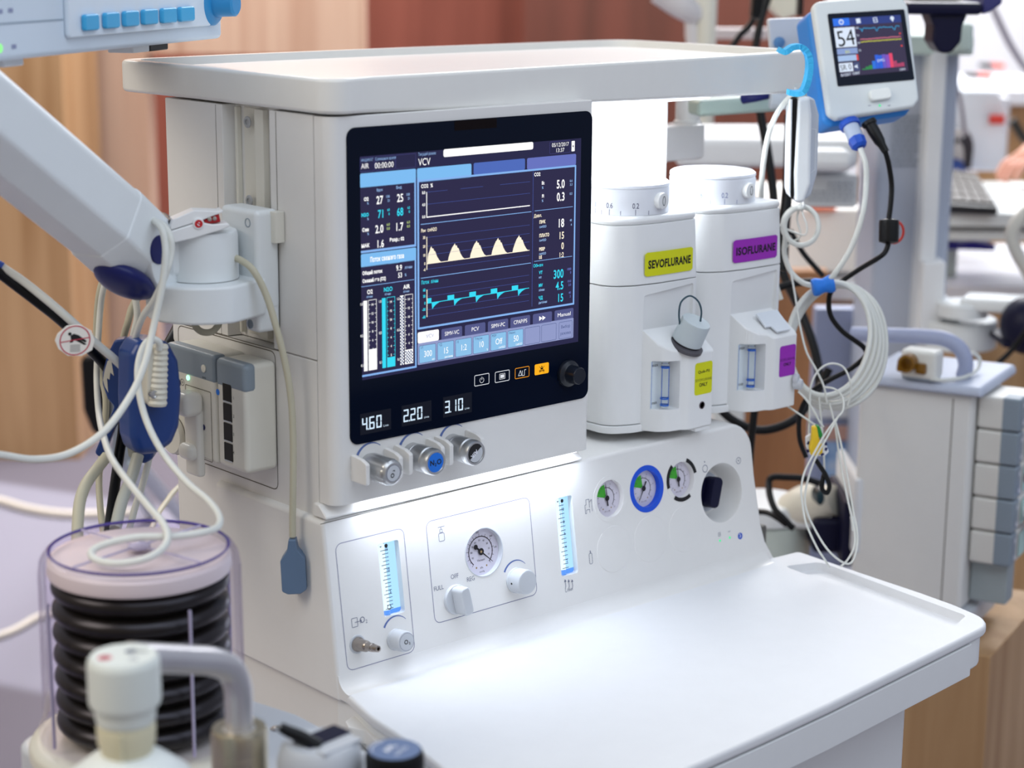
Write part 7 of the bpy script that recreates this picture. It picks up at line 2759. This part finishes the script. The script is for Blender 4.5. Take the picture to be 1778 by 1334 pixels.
hexa(b, [pp(0.014, 0.012, PZ + 0.05), pp(Lu, 0.012, PZ + 0.05), pp(Lu, Lv - 0.02, PZ + 0.05), pp(0.014, Lv - 0.02, PZ + 0.05),
         pp(0.014, 0.012, cz - 0.002), pp(Lu, 0.012, cz - 0.002), pp(Lu, Lv - 0.02, cz - 0.002), pp(0.014, Lv - 0.02, cz - 0.002)], 0.008, 3)
body_ = obj('body', b, mat('cabinet_white', 'E4E4E1', 0.45), t)
f = Flat(pp(0, 0.0119, 0), eu, ZA, -ev, 0.0003)
f.line([(0.044, PZ + 0.06), (0.044, cz - 0.01)], 0.0016, GROOVE)
f.build('panel_seam', body_)
b = NB()
hexa(b, [pp(0.0, 0.02, PZ + 0.015), pp(Lu, 0.02, PZ + 0.015), pp(Lu, Lv - 0.02, PZ + 0.015), pp(0.0, Lv - 0.02, PZ + 0.015), pp(0.0, 0.02, PZ + 0.05), pp(Lu, 0.02, PZ + 0.05), pp(Lu, Lv - 0.02, PZ + 0.05), pp(0.0, Lv - 0.02, PZ + 0.05)], 0.006, 2)
obj('plinth', b, LGREY, t)
for a_, c_ in ((0.04, 0.06), (Lu - 0.04, 0.06), (0.04, Lv - 0.06), (Lu - 0.04, Lv - 0.06)):
    b = NB()
    lathe(b, pp(a_, c_, PZ), ZA, [(0.016, 0), (0.016, 0.012), (0.012, 0.016)], 18)
    obj('foot', b, BLACKR, t)
# handle
b = NB()
hy = 0.06
h0, h1 = Pn(1690, 645, pp(0, hy, cz), ev), Pn(1470, 590, pp(0, hy, cz), ev)
hh = [Pn(x, y, pp(0, hy, cz), ev) for x, y in ((1672, 654), (1677, 632), (1667, 606), (1640, 589), (1600, 584), (1540, 582), (1480, 580))]
tube(b, hh, 0.0115, 16)
obj('handle', b, mat('handle_grey_blue', 'A0A8C4', 0.4), lid)
# five modules
zt_m, zb_m = Pn(1690, 694, pp(0.0, 0.02, 0), ev), Pn(1690, 985, pp(0.0, 0.02, 0), ev)
zs = [P(1730, 0, 2, 0)] * 0
m_top = cz - 0.004
ph = 0.0525
for i in range(5):
    z1 = m_top - i * ph
    z0 = z1 - ph + 0.002
    mt = 'monitor_module'
    md = NB()
    hexa(md, [pp(0.012, 0.03, z0), pp(-0.052, 0.03, z0), pp(-0.052, 0.115, z0), pp(0.012, 0.115, z0), pp(0.012, 0.03, z1), pp(-0.052, 0.03, z1), pp(-0.052, 0.115, z1), pp(0.012, 0.115, z1)], 0.005, 3)
    mo = obj('module', md, mat('module_bone', 'DAD8D2', 0.4), t)
    md = NB()
    hexa(md, [pp(-0.024, 0.0294, z0 + 0.0006), pp(-0.0526, 0.0294, z0 + 0.0006), pp(-0.0526, 0.06, z0 + 0.0006), pp(-0.024, 0.06, z0 + 0.0006),
              pp(-0.024, 0.0294, z1 + 0.0006), pp(-0.0526, 0.0294, z1 + 0.0006), pp(-0.0526, 0.06, z1 + 0.0006), pp(-0.024, 0.06, z1 + 0.0006)], 0.004, 3)
    obj('module_cap', md, SLATE, mo)
    f = Flat(pp(-0.0531, 0, 0), ev, ZA, -eu, 0.0004)
    for zz in (0.25, 0.75):
        f.disc(0.045, z0 + ph * zz, 0.004, INKWHITE, 0, 14)
    f.rect(0.068, z0 + 0.006, 0.110, z1 - 0.006, mat('module_mint', 'BFE0D8', 0.45, noise=0), 0, 0.006)
    if i == 1:
        f.disc(0.088, (z0 + z1) / 2, 0.010, mat('port_olive', '7A7458', 0.5, noise=0), 1)
    if i == 2:
        f.disc(0.080, (z0 + z1) / 2, 0.008, mat('port_plum', '96325A', 0.5, noise=0), 1)
        f.disc(0.099, (z0 + z1) / 2 + 0.004, 0.008, mat('port_orange', 'E0782A', 0.5, noise=0), 1)
    f.build('module_face', mo)
    if i == 0:
        md = NB()
        cyl(md, pp(-0.052, 0.090, (z0 + z1) / 2), -eu, 0.012, 0.045, 20, 0.003)
        obj('plug', md, mat('plug_cream', 'D8D4C4', 0.4), mo)
    if i == 3:
        md = NB()
        cyl(md, pp(-0.052, 0.09, (z0 + z1) / 2), -eu, 0.018, 0.05, 24, 0.008)
        obj('plug', md, mat('plug_white', 'E6E8EC', 0.4), mo)
b = NB()
sphere(b, pp(-0.075, 0.125, m_top - 3.45 * ph), 0.026, 1, 1, 0.9, 20)
tag(obj('pump_bulb', b, mat('bulb_blue', '1E5FC8', 0.4)), 'blue rounded part behind the white plug at the right edge of the modules', 'bulb')
b = NB()
hexa(b, [pp(-0.045, 0.05, PZ + 0.06), pp(0.013, 0.05, PZ + 0.06), pp(0.013, 0.09, PZ + 0.06), pp(-0.045, 0.09, PZ + 0.06), pp(-0.045, 0.05, m_top - 5 * ph), pp(0.013, 0.05, m_top - 5 * ph), pp(0.013, 0.09, m_top - 5 * ph), pp(-0.045, 0.09, m_top - 5 * ph)], 0.004, 2)
obj('module_bay', b, mat('bay_grey', '9FA9AC', 0.4), t)

# oak plinth carrying the cabinet
b = NB()
hexa(b, [pp(-0.045, -0.02, 0), pp(Lu + 0.02, -0.02, 0), pp(Lu + 0.02, Lv + 0.12, 0), pp(-0.045, Lv + 0.12, 0), pp(-0.045, -0.02, PZ), pp(Lu + 0.02, -0.02, PZ), pp(Lu + 0.02, Lv + 0.12, PZ), pp(-0.045, Lv + 0.12, PZ)], 0.003, 2)
tag(obj('timber_plinth', b, WOODC), 'oak plinth under the white cabinet, seen below the right corner of the worktop', 'plinth')

# gas sensor with an amber adapter on the lid
sc0 = P(1592, 662, 2, cz + 0.0145)
t = thing('gas_sensor', 'small white sensor block with an amber adapter lying on the grey lid', 'sensor', sc0)
b = NB()
su = (HRGT * 0.85 - HFWD * 0.53).normalized()
sv = su.cross(ZA) * -1
sv = V((-su.y, su.x, 0))
obox(b, sc0 + ZA * 0.0245 + sv * 0.018, su, sv, ZA, 0.056, 0.036, 0.044, 0.007, 4)
sb_ = obj('sensor_block', b, mat('sensor_white', 'E2E2DC', 0.3), t)
b = NB()
obox(b, sc0 + ZA * 0.0035 + sv * 0.018, su, sv, ZA, 0.050, 0.032, 0.006, 0.002, 2)
obj('sensor_foot', b, SLATE, sb_)
AMB = mat('amber_plastic', '9A6A16', 0.15, trans=0.5, ior=1.4, noise=0)
b = NB()
ac_ = sc0 + ZA * 0.028 - su * 0.012 - sv * 0.002
lathe(b, ac_, -sv, [(0.0135, 0), (0.0135, 0.016), (0.0095, 0.016), (0.0095, 0.003), (0, 0.003)], 32, False)
obox(b, ac_ + su * 0.018 - ZA * 0.008, su, sv, ZA, 0.016, 0.010, 0.016, 0.003, 2)
obox(b, ac_ - su * 0.012 - ZA * 0.010, su, sv, ZA, 0.014, 0.012, 0.012, 0.003, 2)
obj('amber_adapter', b, AMB, t, 'amber adapter')
b = NB()
tube(b, [P(1615, 658, 2, cz + 0.02), P(1640, 660, 2, cz + 0.019), P(1675, 655, 2, cz + 0.019), P(1698, 640, 2, cz + 0.022), P(1700, 622, 2, cz + 0.035), P(1688, 612, 2, cz + 0.045)], 0.0030, 10)
obj('sensor_lead', b, CABLEW, t)

# ------------------------------------------------------------------ second arm and sensor head low behind the worktop
t = thing('support_arm', 'white pivot arm with a navy clamp behind the right end of the console', 'support arm', gpt(1380, 960, 2.95))
b = NB()
q = gpt(1338, 940, 3.0)
zz0 = gpt(1350, 985, 3.0).z
zz1 = gpt(1350, 905, 2.95).z
lathe(b, (q.x, q.y, zz0), ZA, [(0.062, 0), (0.064, 0.002), (0.064, zz1 - zz0 - 0.012), (0.060, zz1 - zz0 - 0.009), (0, zz1 - zz0 - 0.009)], 40, False)
obj('lower_pivot', b, mat('pivot_mint', 'C6D2CC', 0.45), t)
b = NB()
p0_, p1_ = gpt(1330, 890, 3.0), gpt(1458, 900, 2.95)
lathe(b, (p0_.x, p0_.y, zz1 - 0.008), ZA, [(0.068, 0), (0.068, 0.022), (0.062, 0.03), (0, 0.032)], 40, False)
obox(b, V(((p0_.x + p1_.x) / 2, (p0_.y + p1_.y) / 2, zz1 + 0.004)), (p1_ - p0_).normalized(), (p1_ - p0_).normalized().cross(ZA), ZA, (p1_ - p0_).length, 0.085, 0.030, 0.012, 4)
obj('upper_pivot', b, ARMW, t)
b = NB()
vb(b, 1412, 1482, 2.90, 3.0, 904, 962, 0.008, 3)
vb(b, 1464, 1486, 2.86, 3.02, 872, 985, 0.006, 3)
obj('clamp', b, DKNAVY, t, 'dark navy clamp')
b = NB()
vb(b, 1482, 1500, 2.84, 3.02, 830, 965, 0.008, 3)
obj('clamp_plate', b, BGW, t)
t = thing('handpiece', 'white rounded handpiece with a dark oval button resting on the pivot arm', 'handpiece', gpt(1420, 900, 2.95))
b = NB()
hA, hB = gpt(1366, 888, 2.98), gpt(1450, 868, 2.93)
tube(b, [hA, hA.lerp(hB, 0.35), hA.lerp(hB, 0.7), hB], lambda s: 0.026 + 0.010 * math.sin(PI * min(1, s * 1.1)), 24)
hp_ = obj('body', b, mat('handpiece_cream', 'DEDACC', 0.4), t)
b = NB()
q = gpt(1423, 863, 2.885)
ax_ = (-HFWD + HRGT * 0.1).normalized()
b2 = lathe(b, q, ax_, [(0.0125, -0.02), (0.0125, 0.004), (0.009, 0.007), (0, 0.008)], 28, False)
for v in b.verts:
    k = v.co - q
    v.co = q + ax_ * k.dot(ax_) + HRGT * k.dot(HRGT) * 0.55 + ZA * k.dot(ZA)
obj('oval_button', b, mat('oval_teal_black', '12303A', 0.3), hp_, 'dark oval button')
for lab, pts, r in (('black cable looping over the white handpiece and pivot arm', [(1424, 840, 2.9), (1395, 831, 2.9), (1365, 829, 2.9), (1342, 829, 2.9), (1335, 838, 2.9), (1337, 862, 2.88), (1346, 885, 2.86), (1360, 900, 2.85), (1372, 913, 2.85), (1378, 918, 2.85)], 0.0052),
                    ('black cable entering from behind the console end to the pivot arm', [(1305, 889, 2.9), (1330, 890, 2.88), (1350, 900, 2.86), (1366, 912, 2.85)], 0.0045)):
    cable('cable', lab, pts, r, BLACK)
# rear cabinet edge
b = NB()
box(b, 0.706, 0.80, 0.09, 0.30, 0.80, 0.858, 0.004, 2)
obj('rear_shelf', b, mat('shelf_dark', '6A6862', 0.6), M, 'dark rear shelf')

# blue-grey board with a pictured print, left of the cabinet
t = thing('display_board', 'blue grey upright board with a pale blue picture, left of the white cabinet', 'display board', gpt(1450, 900, 3.7))
t.location.z = 0
t['org'] = list(t.location)
b = NB()
vb(b, 1402, 1494, 3.7, 3.74, 536, 1210, 0.004, 2)
obj('board', b, mat('board_blue', '9AA3C0', 0.5), t)
b = NB()
vb(b, 1404, 1492, 3.690, 3.699, 692, 726, 0.001, 1)
obj('white_band', b, BGW, t)
PIC = D.materials.new('picture_print')
PIC.use_nodes = True
_nt = PIC.node_tree
_b = _nt.nodes['Principled BSDF']
_tx = _nt.nodes.new('ShaderNodeTexCoord')
_n = _nt.nodes.new('ShaderNodeTexNoise')
_n.inputs['Scale'].default_value = 26
_n.inputs['Detail'].default_value = 1.5
_nt.links.new(_tx.outputs['Object'], _n.inputs['Vector'])
_r2 = _nt.nodes.new('ShaderNodeValToRGB')
_r2.color_ramp.elements[0].position = 0.30
_r2.color_ramp.elements[0].color = hexc('5C86C0') + (1,)
_r2.color_ramp.elements[1].position = 0.72
_r2.color_ramp.elements[1].color = hexc('C8D4E6') + (1,)
e = _r2.color_ramp.elements.new(0.52)
e.color = hexc('9DBCE0') + (1,)
_nt.links.new(_n.outputs['Fac'], _r2.inputs['Fac'])
_nt.links.new(_r2.outputs['Color'], _b.inputs['Base Color'])
b = NB()
vb(b, 1428, 1492, 3.690, 3.699, 752, 900, 0.001, 1)
pc_ = obj('picture', b, PIC, t)
b = NB()
vb(b, 1430, 1492, 3.684, 3.6895, 740, 766, 0.001, 1)
obj('picture_strip', b, mat('strip_skin', 'C49A8C', 0.6), pc_)
# oak panelling behind the console end
b = NB()
vb(b, 1180, 1420, 4.28, 4.33, 470, 1400, 0.004, 1)
tag(obj('timber_board', b, wood('wood_brown', '8A5E3C', 'A87850', 1.2)), 'upright brown timber panel behind the right end of the console', 'panel')
b = NB()
vb(b, 1640, 2000, 3.58, 3.63, 594, 1700, 0.004, 1)
tag(obj('timber_board', b, WOODC), 'light oak panel at the lower right behind the worktop', 'panel')

# ------------------------------------------------------------------ person whose hand rests at the right edge
def skin_body(name, joints, edges, m, parent, root, sub=2):
    me = D.meshes.new(name)
    off = V(root_of(parent)['org']) if parent else V((0, 0, 0))
    me.from_pydata([tuple(V(j[0]) - off) for j in joints], edges, [])
    me.materials.append(m)
    o = D.objects.new(name, me)
    COL.objects.link(o)
    o.parent = parent
    sm = o.modifiers.new('skin', 'SKIN')
    sm.use_smooth_shade = True
    for i, j in enumerate(joints):
        me.skin_vertices[0].data[i].radius = (j[1], j[1] if len(j) < 3 else j[2])
    me.skin_vertices[0].data[root].use_root = True
    ss = o.modifiers.new('sub', 'SUBSURF')
    ss.levels = sub
    ss.render_levels = sub
    return o


hp0 = gpt(1790, 290, 4.55)
zs_ = zB + 0.012
wr = V((hp0.x, hp0.y, zB + 0.10)) + HRGT * 0.03
bs_ = wr + HRGT * 0.62 + HFWD * 0.35
t = thing('person', 'person standing past the right edge, one hand resting on the keyboard table', 'person', (bs_.x, bs_.y, 0))
SKIN = mat('skin', 'D8A08C', 0.55, noise=0.06, scale=20)
up = lambda h, dx=0, dy=0: V((bs_.x, bs_.y, h)) + HRGT * dx + HFWD * dy
el = wr + HRGT * 0.22 + HFWD * 0.12 + ZA * 0.06
J_ = [(up(0.95), 0.085, 0.11), (up(1.12), 0.085, 0.11), (up(1.34), 0.08, 0.12), (up(1.47), 0.06, 0.07), (up(1.55), 0.055), (up(1.64), 0.085), (up(1.72), 0.075),
      (up(1.42, -0.19), 0.055), (el, 0.043), (wr, 0.028),
      (up(1.42, 0.19), 0.055), (up(1.14, 0.27), 0.042), (up(0.90, 0.28, -0.05), 0.028),
      (up(0.90, -0.10), 0.095), (up(0.50, -0.11), 0.065), (up(0.08, -0.11), 0.045), (up(0.04, -0.11, -0.16), 0.04),
      (up(0.90, 0.10), 0.095), (up(0.50, 0.11), 0.065), (up(0.08, 0.11), 0.045), (up(0.04, 0.11, -0.16), 0.04)]
E_ = [(0, 1), (1, 2), (2, 3), (3, 4), (4, 5), (5, 6), (2, 7), (7, 8), (8, 9), (2, 10), (10, 11), (11, 12), (0, 13), (13, 14), (14, 15), (15, 16), (0, 17), (17, 18), (18, 19), (19, 20)]
# palm and five fingers of the resting hand, continuous with the wrist
hd1 = (HRGT * -0.72 - HFWD * 0.55 - ZA * 0.42).normalized()
hs1 = hd1.cross(ZA).normalized()
pl_ = wr + hd1 * 0.055
J_.append((pl_, 0.022, 0.036))
E_.append((9, 21))
for k, (off_, ln_) in enumerate(((-0.030, 0.072), (-0.010, 0.084), (0.010, 0.079), (0.029, 0.062))):
    i0 = len(J_)
    a = pl_ + hs1 * off_ + hd1 * 0.032
    J_ += [(a, 0.0095), (a + hd1 * ln_ * 0.55 + ZA * 0.008, 0.0085), (a + hd1 * ln_ - ZA * 0.012, 0.0072)]
    E_ += [(21, i0), (i0, i0 + 1), (i0 + 1, i0 + 2)]
i0 = len(J_)
a = wr + hd1 * 0.030 - hs1 * 0.034
J_ += [(a, 0.012), (a + hd1 * 0.03 - hs1 * 0.022 - ZA * 0.01, 0.010), (a + hd1 * 0.058 - hs1 * 0.026 - ZA * 0.024, 0.008)]
E_ += [(21, i0), (i0, i0 + 1), (i0 + 1, i0 + 2)]
skin_body('body', J_, E_, SKIN, t, 0)
J2 = [(up(0.90), 0.135, 0.175), (up(1.12), 0.128, 0.165), (up(1.34), 0.125, 0.178), (up(1.45), 0.080, 0.090), (up(1.42, -0.19), 0.066), (up(1.42, -0.19).lerp(el, 0.6), 0.058), (up(1.42, 0.19), 0.066), (up(1.22, 0.25), 0.056)]
skin_body('tunic', J2, [(0, 1), (1, 2), (2, 3), (2, 4), (4, 5), (2, 6), (6, 7)], mat('tunic_blue', '5E7FA6', 0.8), t, 0, 1)
J3 = [(up(0.92), 0.125, 0.165), (up(0.88, -0.10), 0.105), (up(0.50, -0.11), 0.078), (up(0.12, -0.11), 0.062), (up(0.88, 0.10), 0.105), (up(0.50, 0.11), 0.078), (up(0.12, 0.11), 0.062)]
skin_body('trousers', J3, [(0, 1), (1, 2), (2, 3), (0, 4), (4, 5), (5, 6)], mat('trousers_dark', '2B2E3C', 0.8), t, 0, 1)
b = NB()
sphere(b, up(1.70, 0, 0.015), 0.098, 1, 1.05, 0.85, 20)
obj('hair', b, mat('hair_brown', '3A2A20', 0.7), t)

# ================================================================== far left
t = thing('ventilator', 'out of focus white controls with six blue keys and blue knob, top left', 'control panel', Pd(200, 100, 1.9))
ph_ = math.radians(58.5)
pu = V((math.sin(ph_), math.cos(ph_), 0))
pn = V((pu.y, -pu.x, 0))
if pn.dot(FWD) > 0:
    pn = -pn
po = Pd(385, 68, 2.15)
PQ = lambda px, py: (lambda q: (q.dot(pu), q.z))(Pn(px, py, po, pn) - po)
x0_, x1_ = PQ(-90, 90)[0], PQ(386, 40)[0]
zb2 = PQ(385, 67)[1]
b = NB()
prism(b, rpoly([(x0_, zb2), (x1_, zb2), (x1_, zb2 + 0.16), (x0_, zb2 + 0.16)], 0.006, 4), po, pu, ZA, pn, -0.10, 0.0, 0.006, 4)
pnl = obj('panel', b, mat('panel_pale', 'D2DEEA', 0.4), t)
kx0, kz0 = PQ(112, 66)
kx1, kz1 = PQ(360, 44)
b = NB()
kl = kz0
prism(b, rpoly([(kx0, kl), (kx1, kl), (kx1, kl + 0.15), (kx0, kl + 0.15)], 0.004, 4), po, pu, ZA, pn, 0.0, 0.006, 0.002, 2)
kp = obj('key_plate', b, mat('panel_pale2', 'DCE6F0', 0.4), pnl)
KB = mat('key_blue', '3FA9DC', 0.4)
for px, py in ((143, 38.5), (179, 35), (213, 32), (246, 29), (279, 26.5), (310, 24)):
    x, z = PQ(px, py)
    w = PQ(px + 12.5, py)[0] - PQ(px - 12.5, py)[0]
    b = NB()
    prism(b, rpoly([(x - w / 2, z - 0.0078), (x + w / 2, z - 0.0078), (x + w / 2, z + 0.0078), (x - w / 2, z + 0.0078)], 0.0032, 4), po, pu, ZA, pn, 0.0061, 0.0115, 0.0018, 3)
    obj('key', b, KB, pnl)
x, z = PQ(362, 6)
b = NB()
lathe(b, po + pu * x + ZA * z, pn, [(0.024, 0.0), (0.024, 0.006), (0.021, 0.009), (0.0145, 0.010), (0.0135, 0.032), (0.011, 0.034), (0, 0.034)], 40, False)
obj('knob', b, mat('knob_blue', '2E8AC4', 0.4), pnl)
f = Flat(po, pu, ZA, pn, 0.0003)
sl_ = PQ(-90, 46)[1]
f.line([(x0_ + 0.006, PQ(110, 34)[1]), (kx0 - 0.001, PQ(110, 34)[1])], 0.0018, mat('panel_line', '9AAAB8', 0.6, noise=0), 0)
for px, py in ((18, 18), (24, 81), (0, 20)):
    q = PQ(px, py)
    f.rect(q[0] - 0.004, q[1] - 0.002, q[0] + 0.004, q[1] + 0.002, mat('panel_ink', '8C94B4', 0.6, noise=0), 0)
q = PQ(0, 84)
f.disc(q[0], q[1], 0.0042, glow('panel_led', '8CF08C', 1.2), 0)
f.build('panel_print', pnl)
for px0, px1, m in ((40, 74, BGW), (262, 290, BGW), (291, 322, BLACK)):
    a, c = PQ(px0, 100)[0], PQ(px1, 100)[0]
    b = NB()
    hexa(b, [po + pu * a - pn * 0.05 + ZA * (zb2 - 0.008), po + pu * c - pn * 0.05 + ZA * (zb2 - 0.008), po + pu * c - pn * 0.02 + ZA * (zb2 - 0.008), po + pu * a - pn * 0.02 + ZA * (zb2 - 0.008),
             po + pu * a - pn * 0.05 + ZA * (zb2 + 0.001), po + pu * c - pn * 0.05 + ZA * (zb2 + 0.001), po + pu * c - pn * 0.02 + ZA * (zb2 + 0.001), po + pu * a - pn * 0.02 + ZA * (zb2 + 0.001)], 0.001, 1)
    obj('connector', b, m, pnl)

# floor cables, steel legs and a black stand behind the paddles
def floor_cable(lab, px, r=0.012):
    b = NB()
    tube(b, [P(x, y, 2, r) for x, y in px], r, 10)
    return tag(obj('floor_cable', b, mat('floor_cable_cream', 'D8CFC4', 0.5)), lab, 'cable')


floor_cable('cream cable lying across the carpet at the left, above the dome', [(-60, 858), (0, 870), (50, 884), (110, 893), (170, 893), (230, 890)])
floor_cable('cream cable lying on the carpet at the far left beside the dome', [(-60, 1120), (0, 1104), (30, 1092), (66, 1072), (110, 1060)], 0.009)
t = thing('stool', 'out of focus stool with grey steel legs and a black back behind the blue paddles', 'stool', P(290, 900, 2, 0))
for k, pts in enumerate(([(232, 800), (262, 838), (300, 880), (330, 915)], [(200, 790), (222, 820), (240, 850), (262, 890)], [(218, 770), (226, 800), (238, 838)])):
    b = NB()
    foot = P(pts[-1][0], pts[-1][1], 2, 0.018)
    hubp = P(226, 800, 2, 0.10)
    qs_ = [gpt(pts[0][0], pts[0][1], 3.9)] + [gpt(pts[0][0], pts[0][1], 3.9).lerp(foot, u_) for u_ in (0.35, 0.7, 1.0)]
    tube(b, qs_, 0.017, 12)
    obj('leg', b, mat('leg_steel', '98A2AC', 0.35, metal=0.6), t)
b = NB()
q = gpt(218, 790, 3.92)
lathe(b, q, ZA, [(0.030, 0), (0.026, 0.14), (0.02, 0.15), (0, 0.15)], 24, True)
obj('post', b, mat('leg_steel', '98A2AC', 0.35, metal=0.6), t)
b = NB()
q = gpt(176, 668, 3.95)
prism(b, rpoly([(x * 3.95 / F_PX, -y * 3.95 / F_PX) for x, y in [(-30, -60), (20, -60), (20, 90), (-12, 84), (-28, 40)]], 0.02, 5), q, HRGT, ZA, -HFWD, -0.04, 0.04, 0.01, 3)
obj('stool_back', b, BLACK, t)
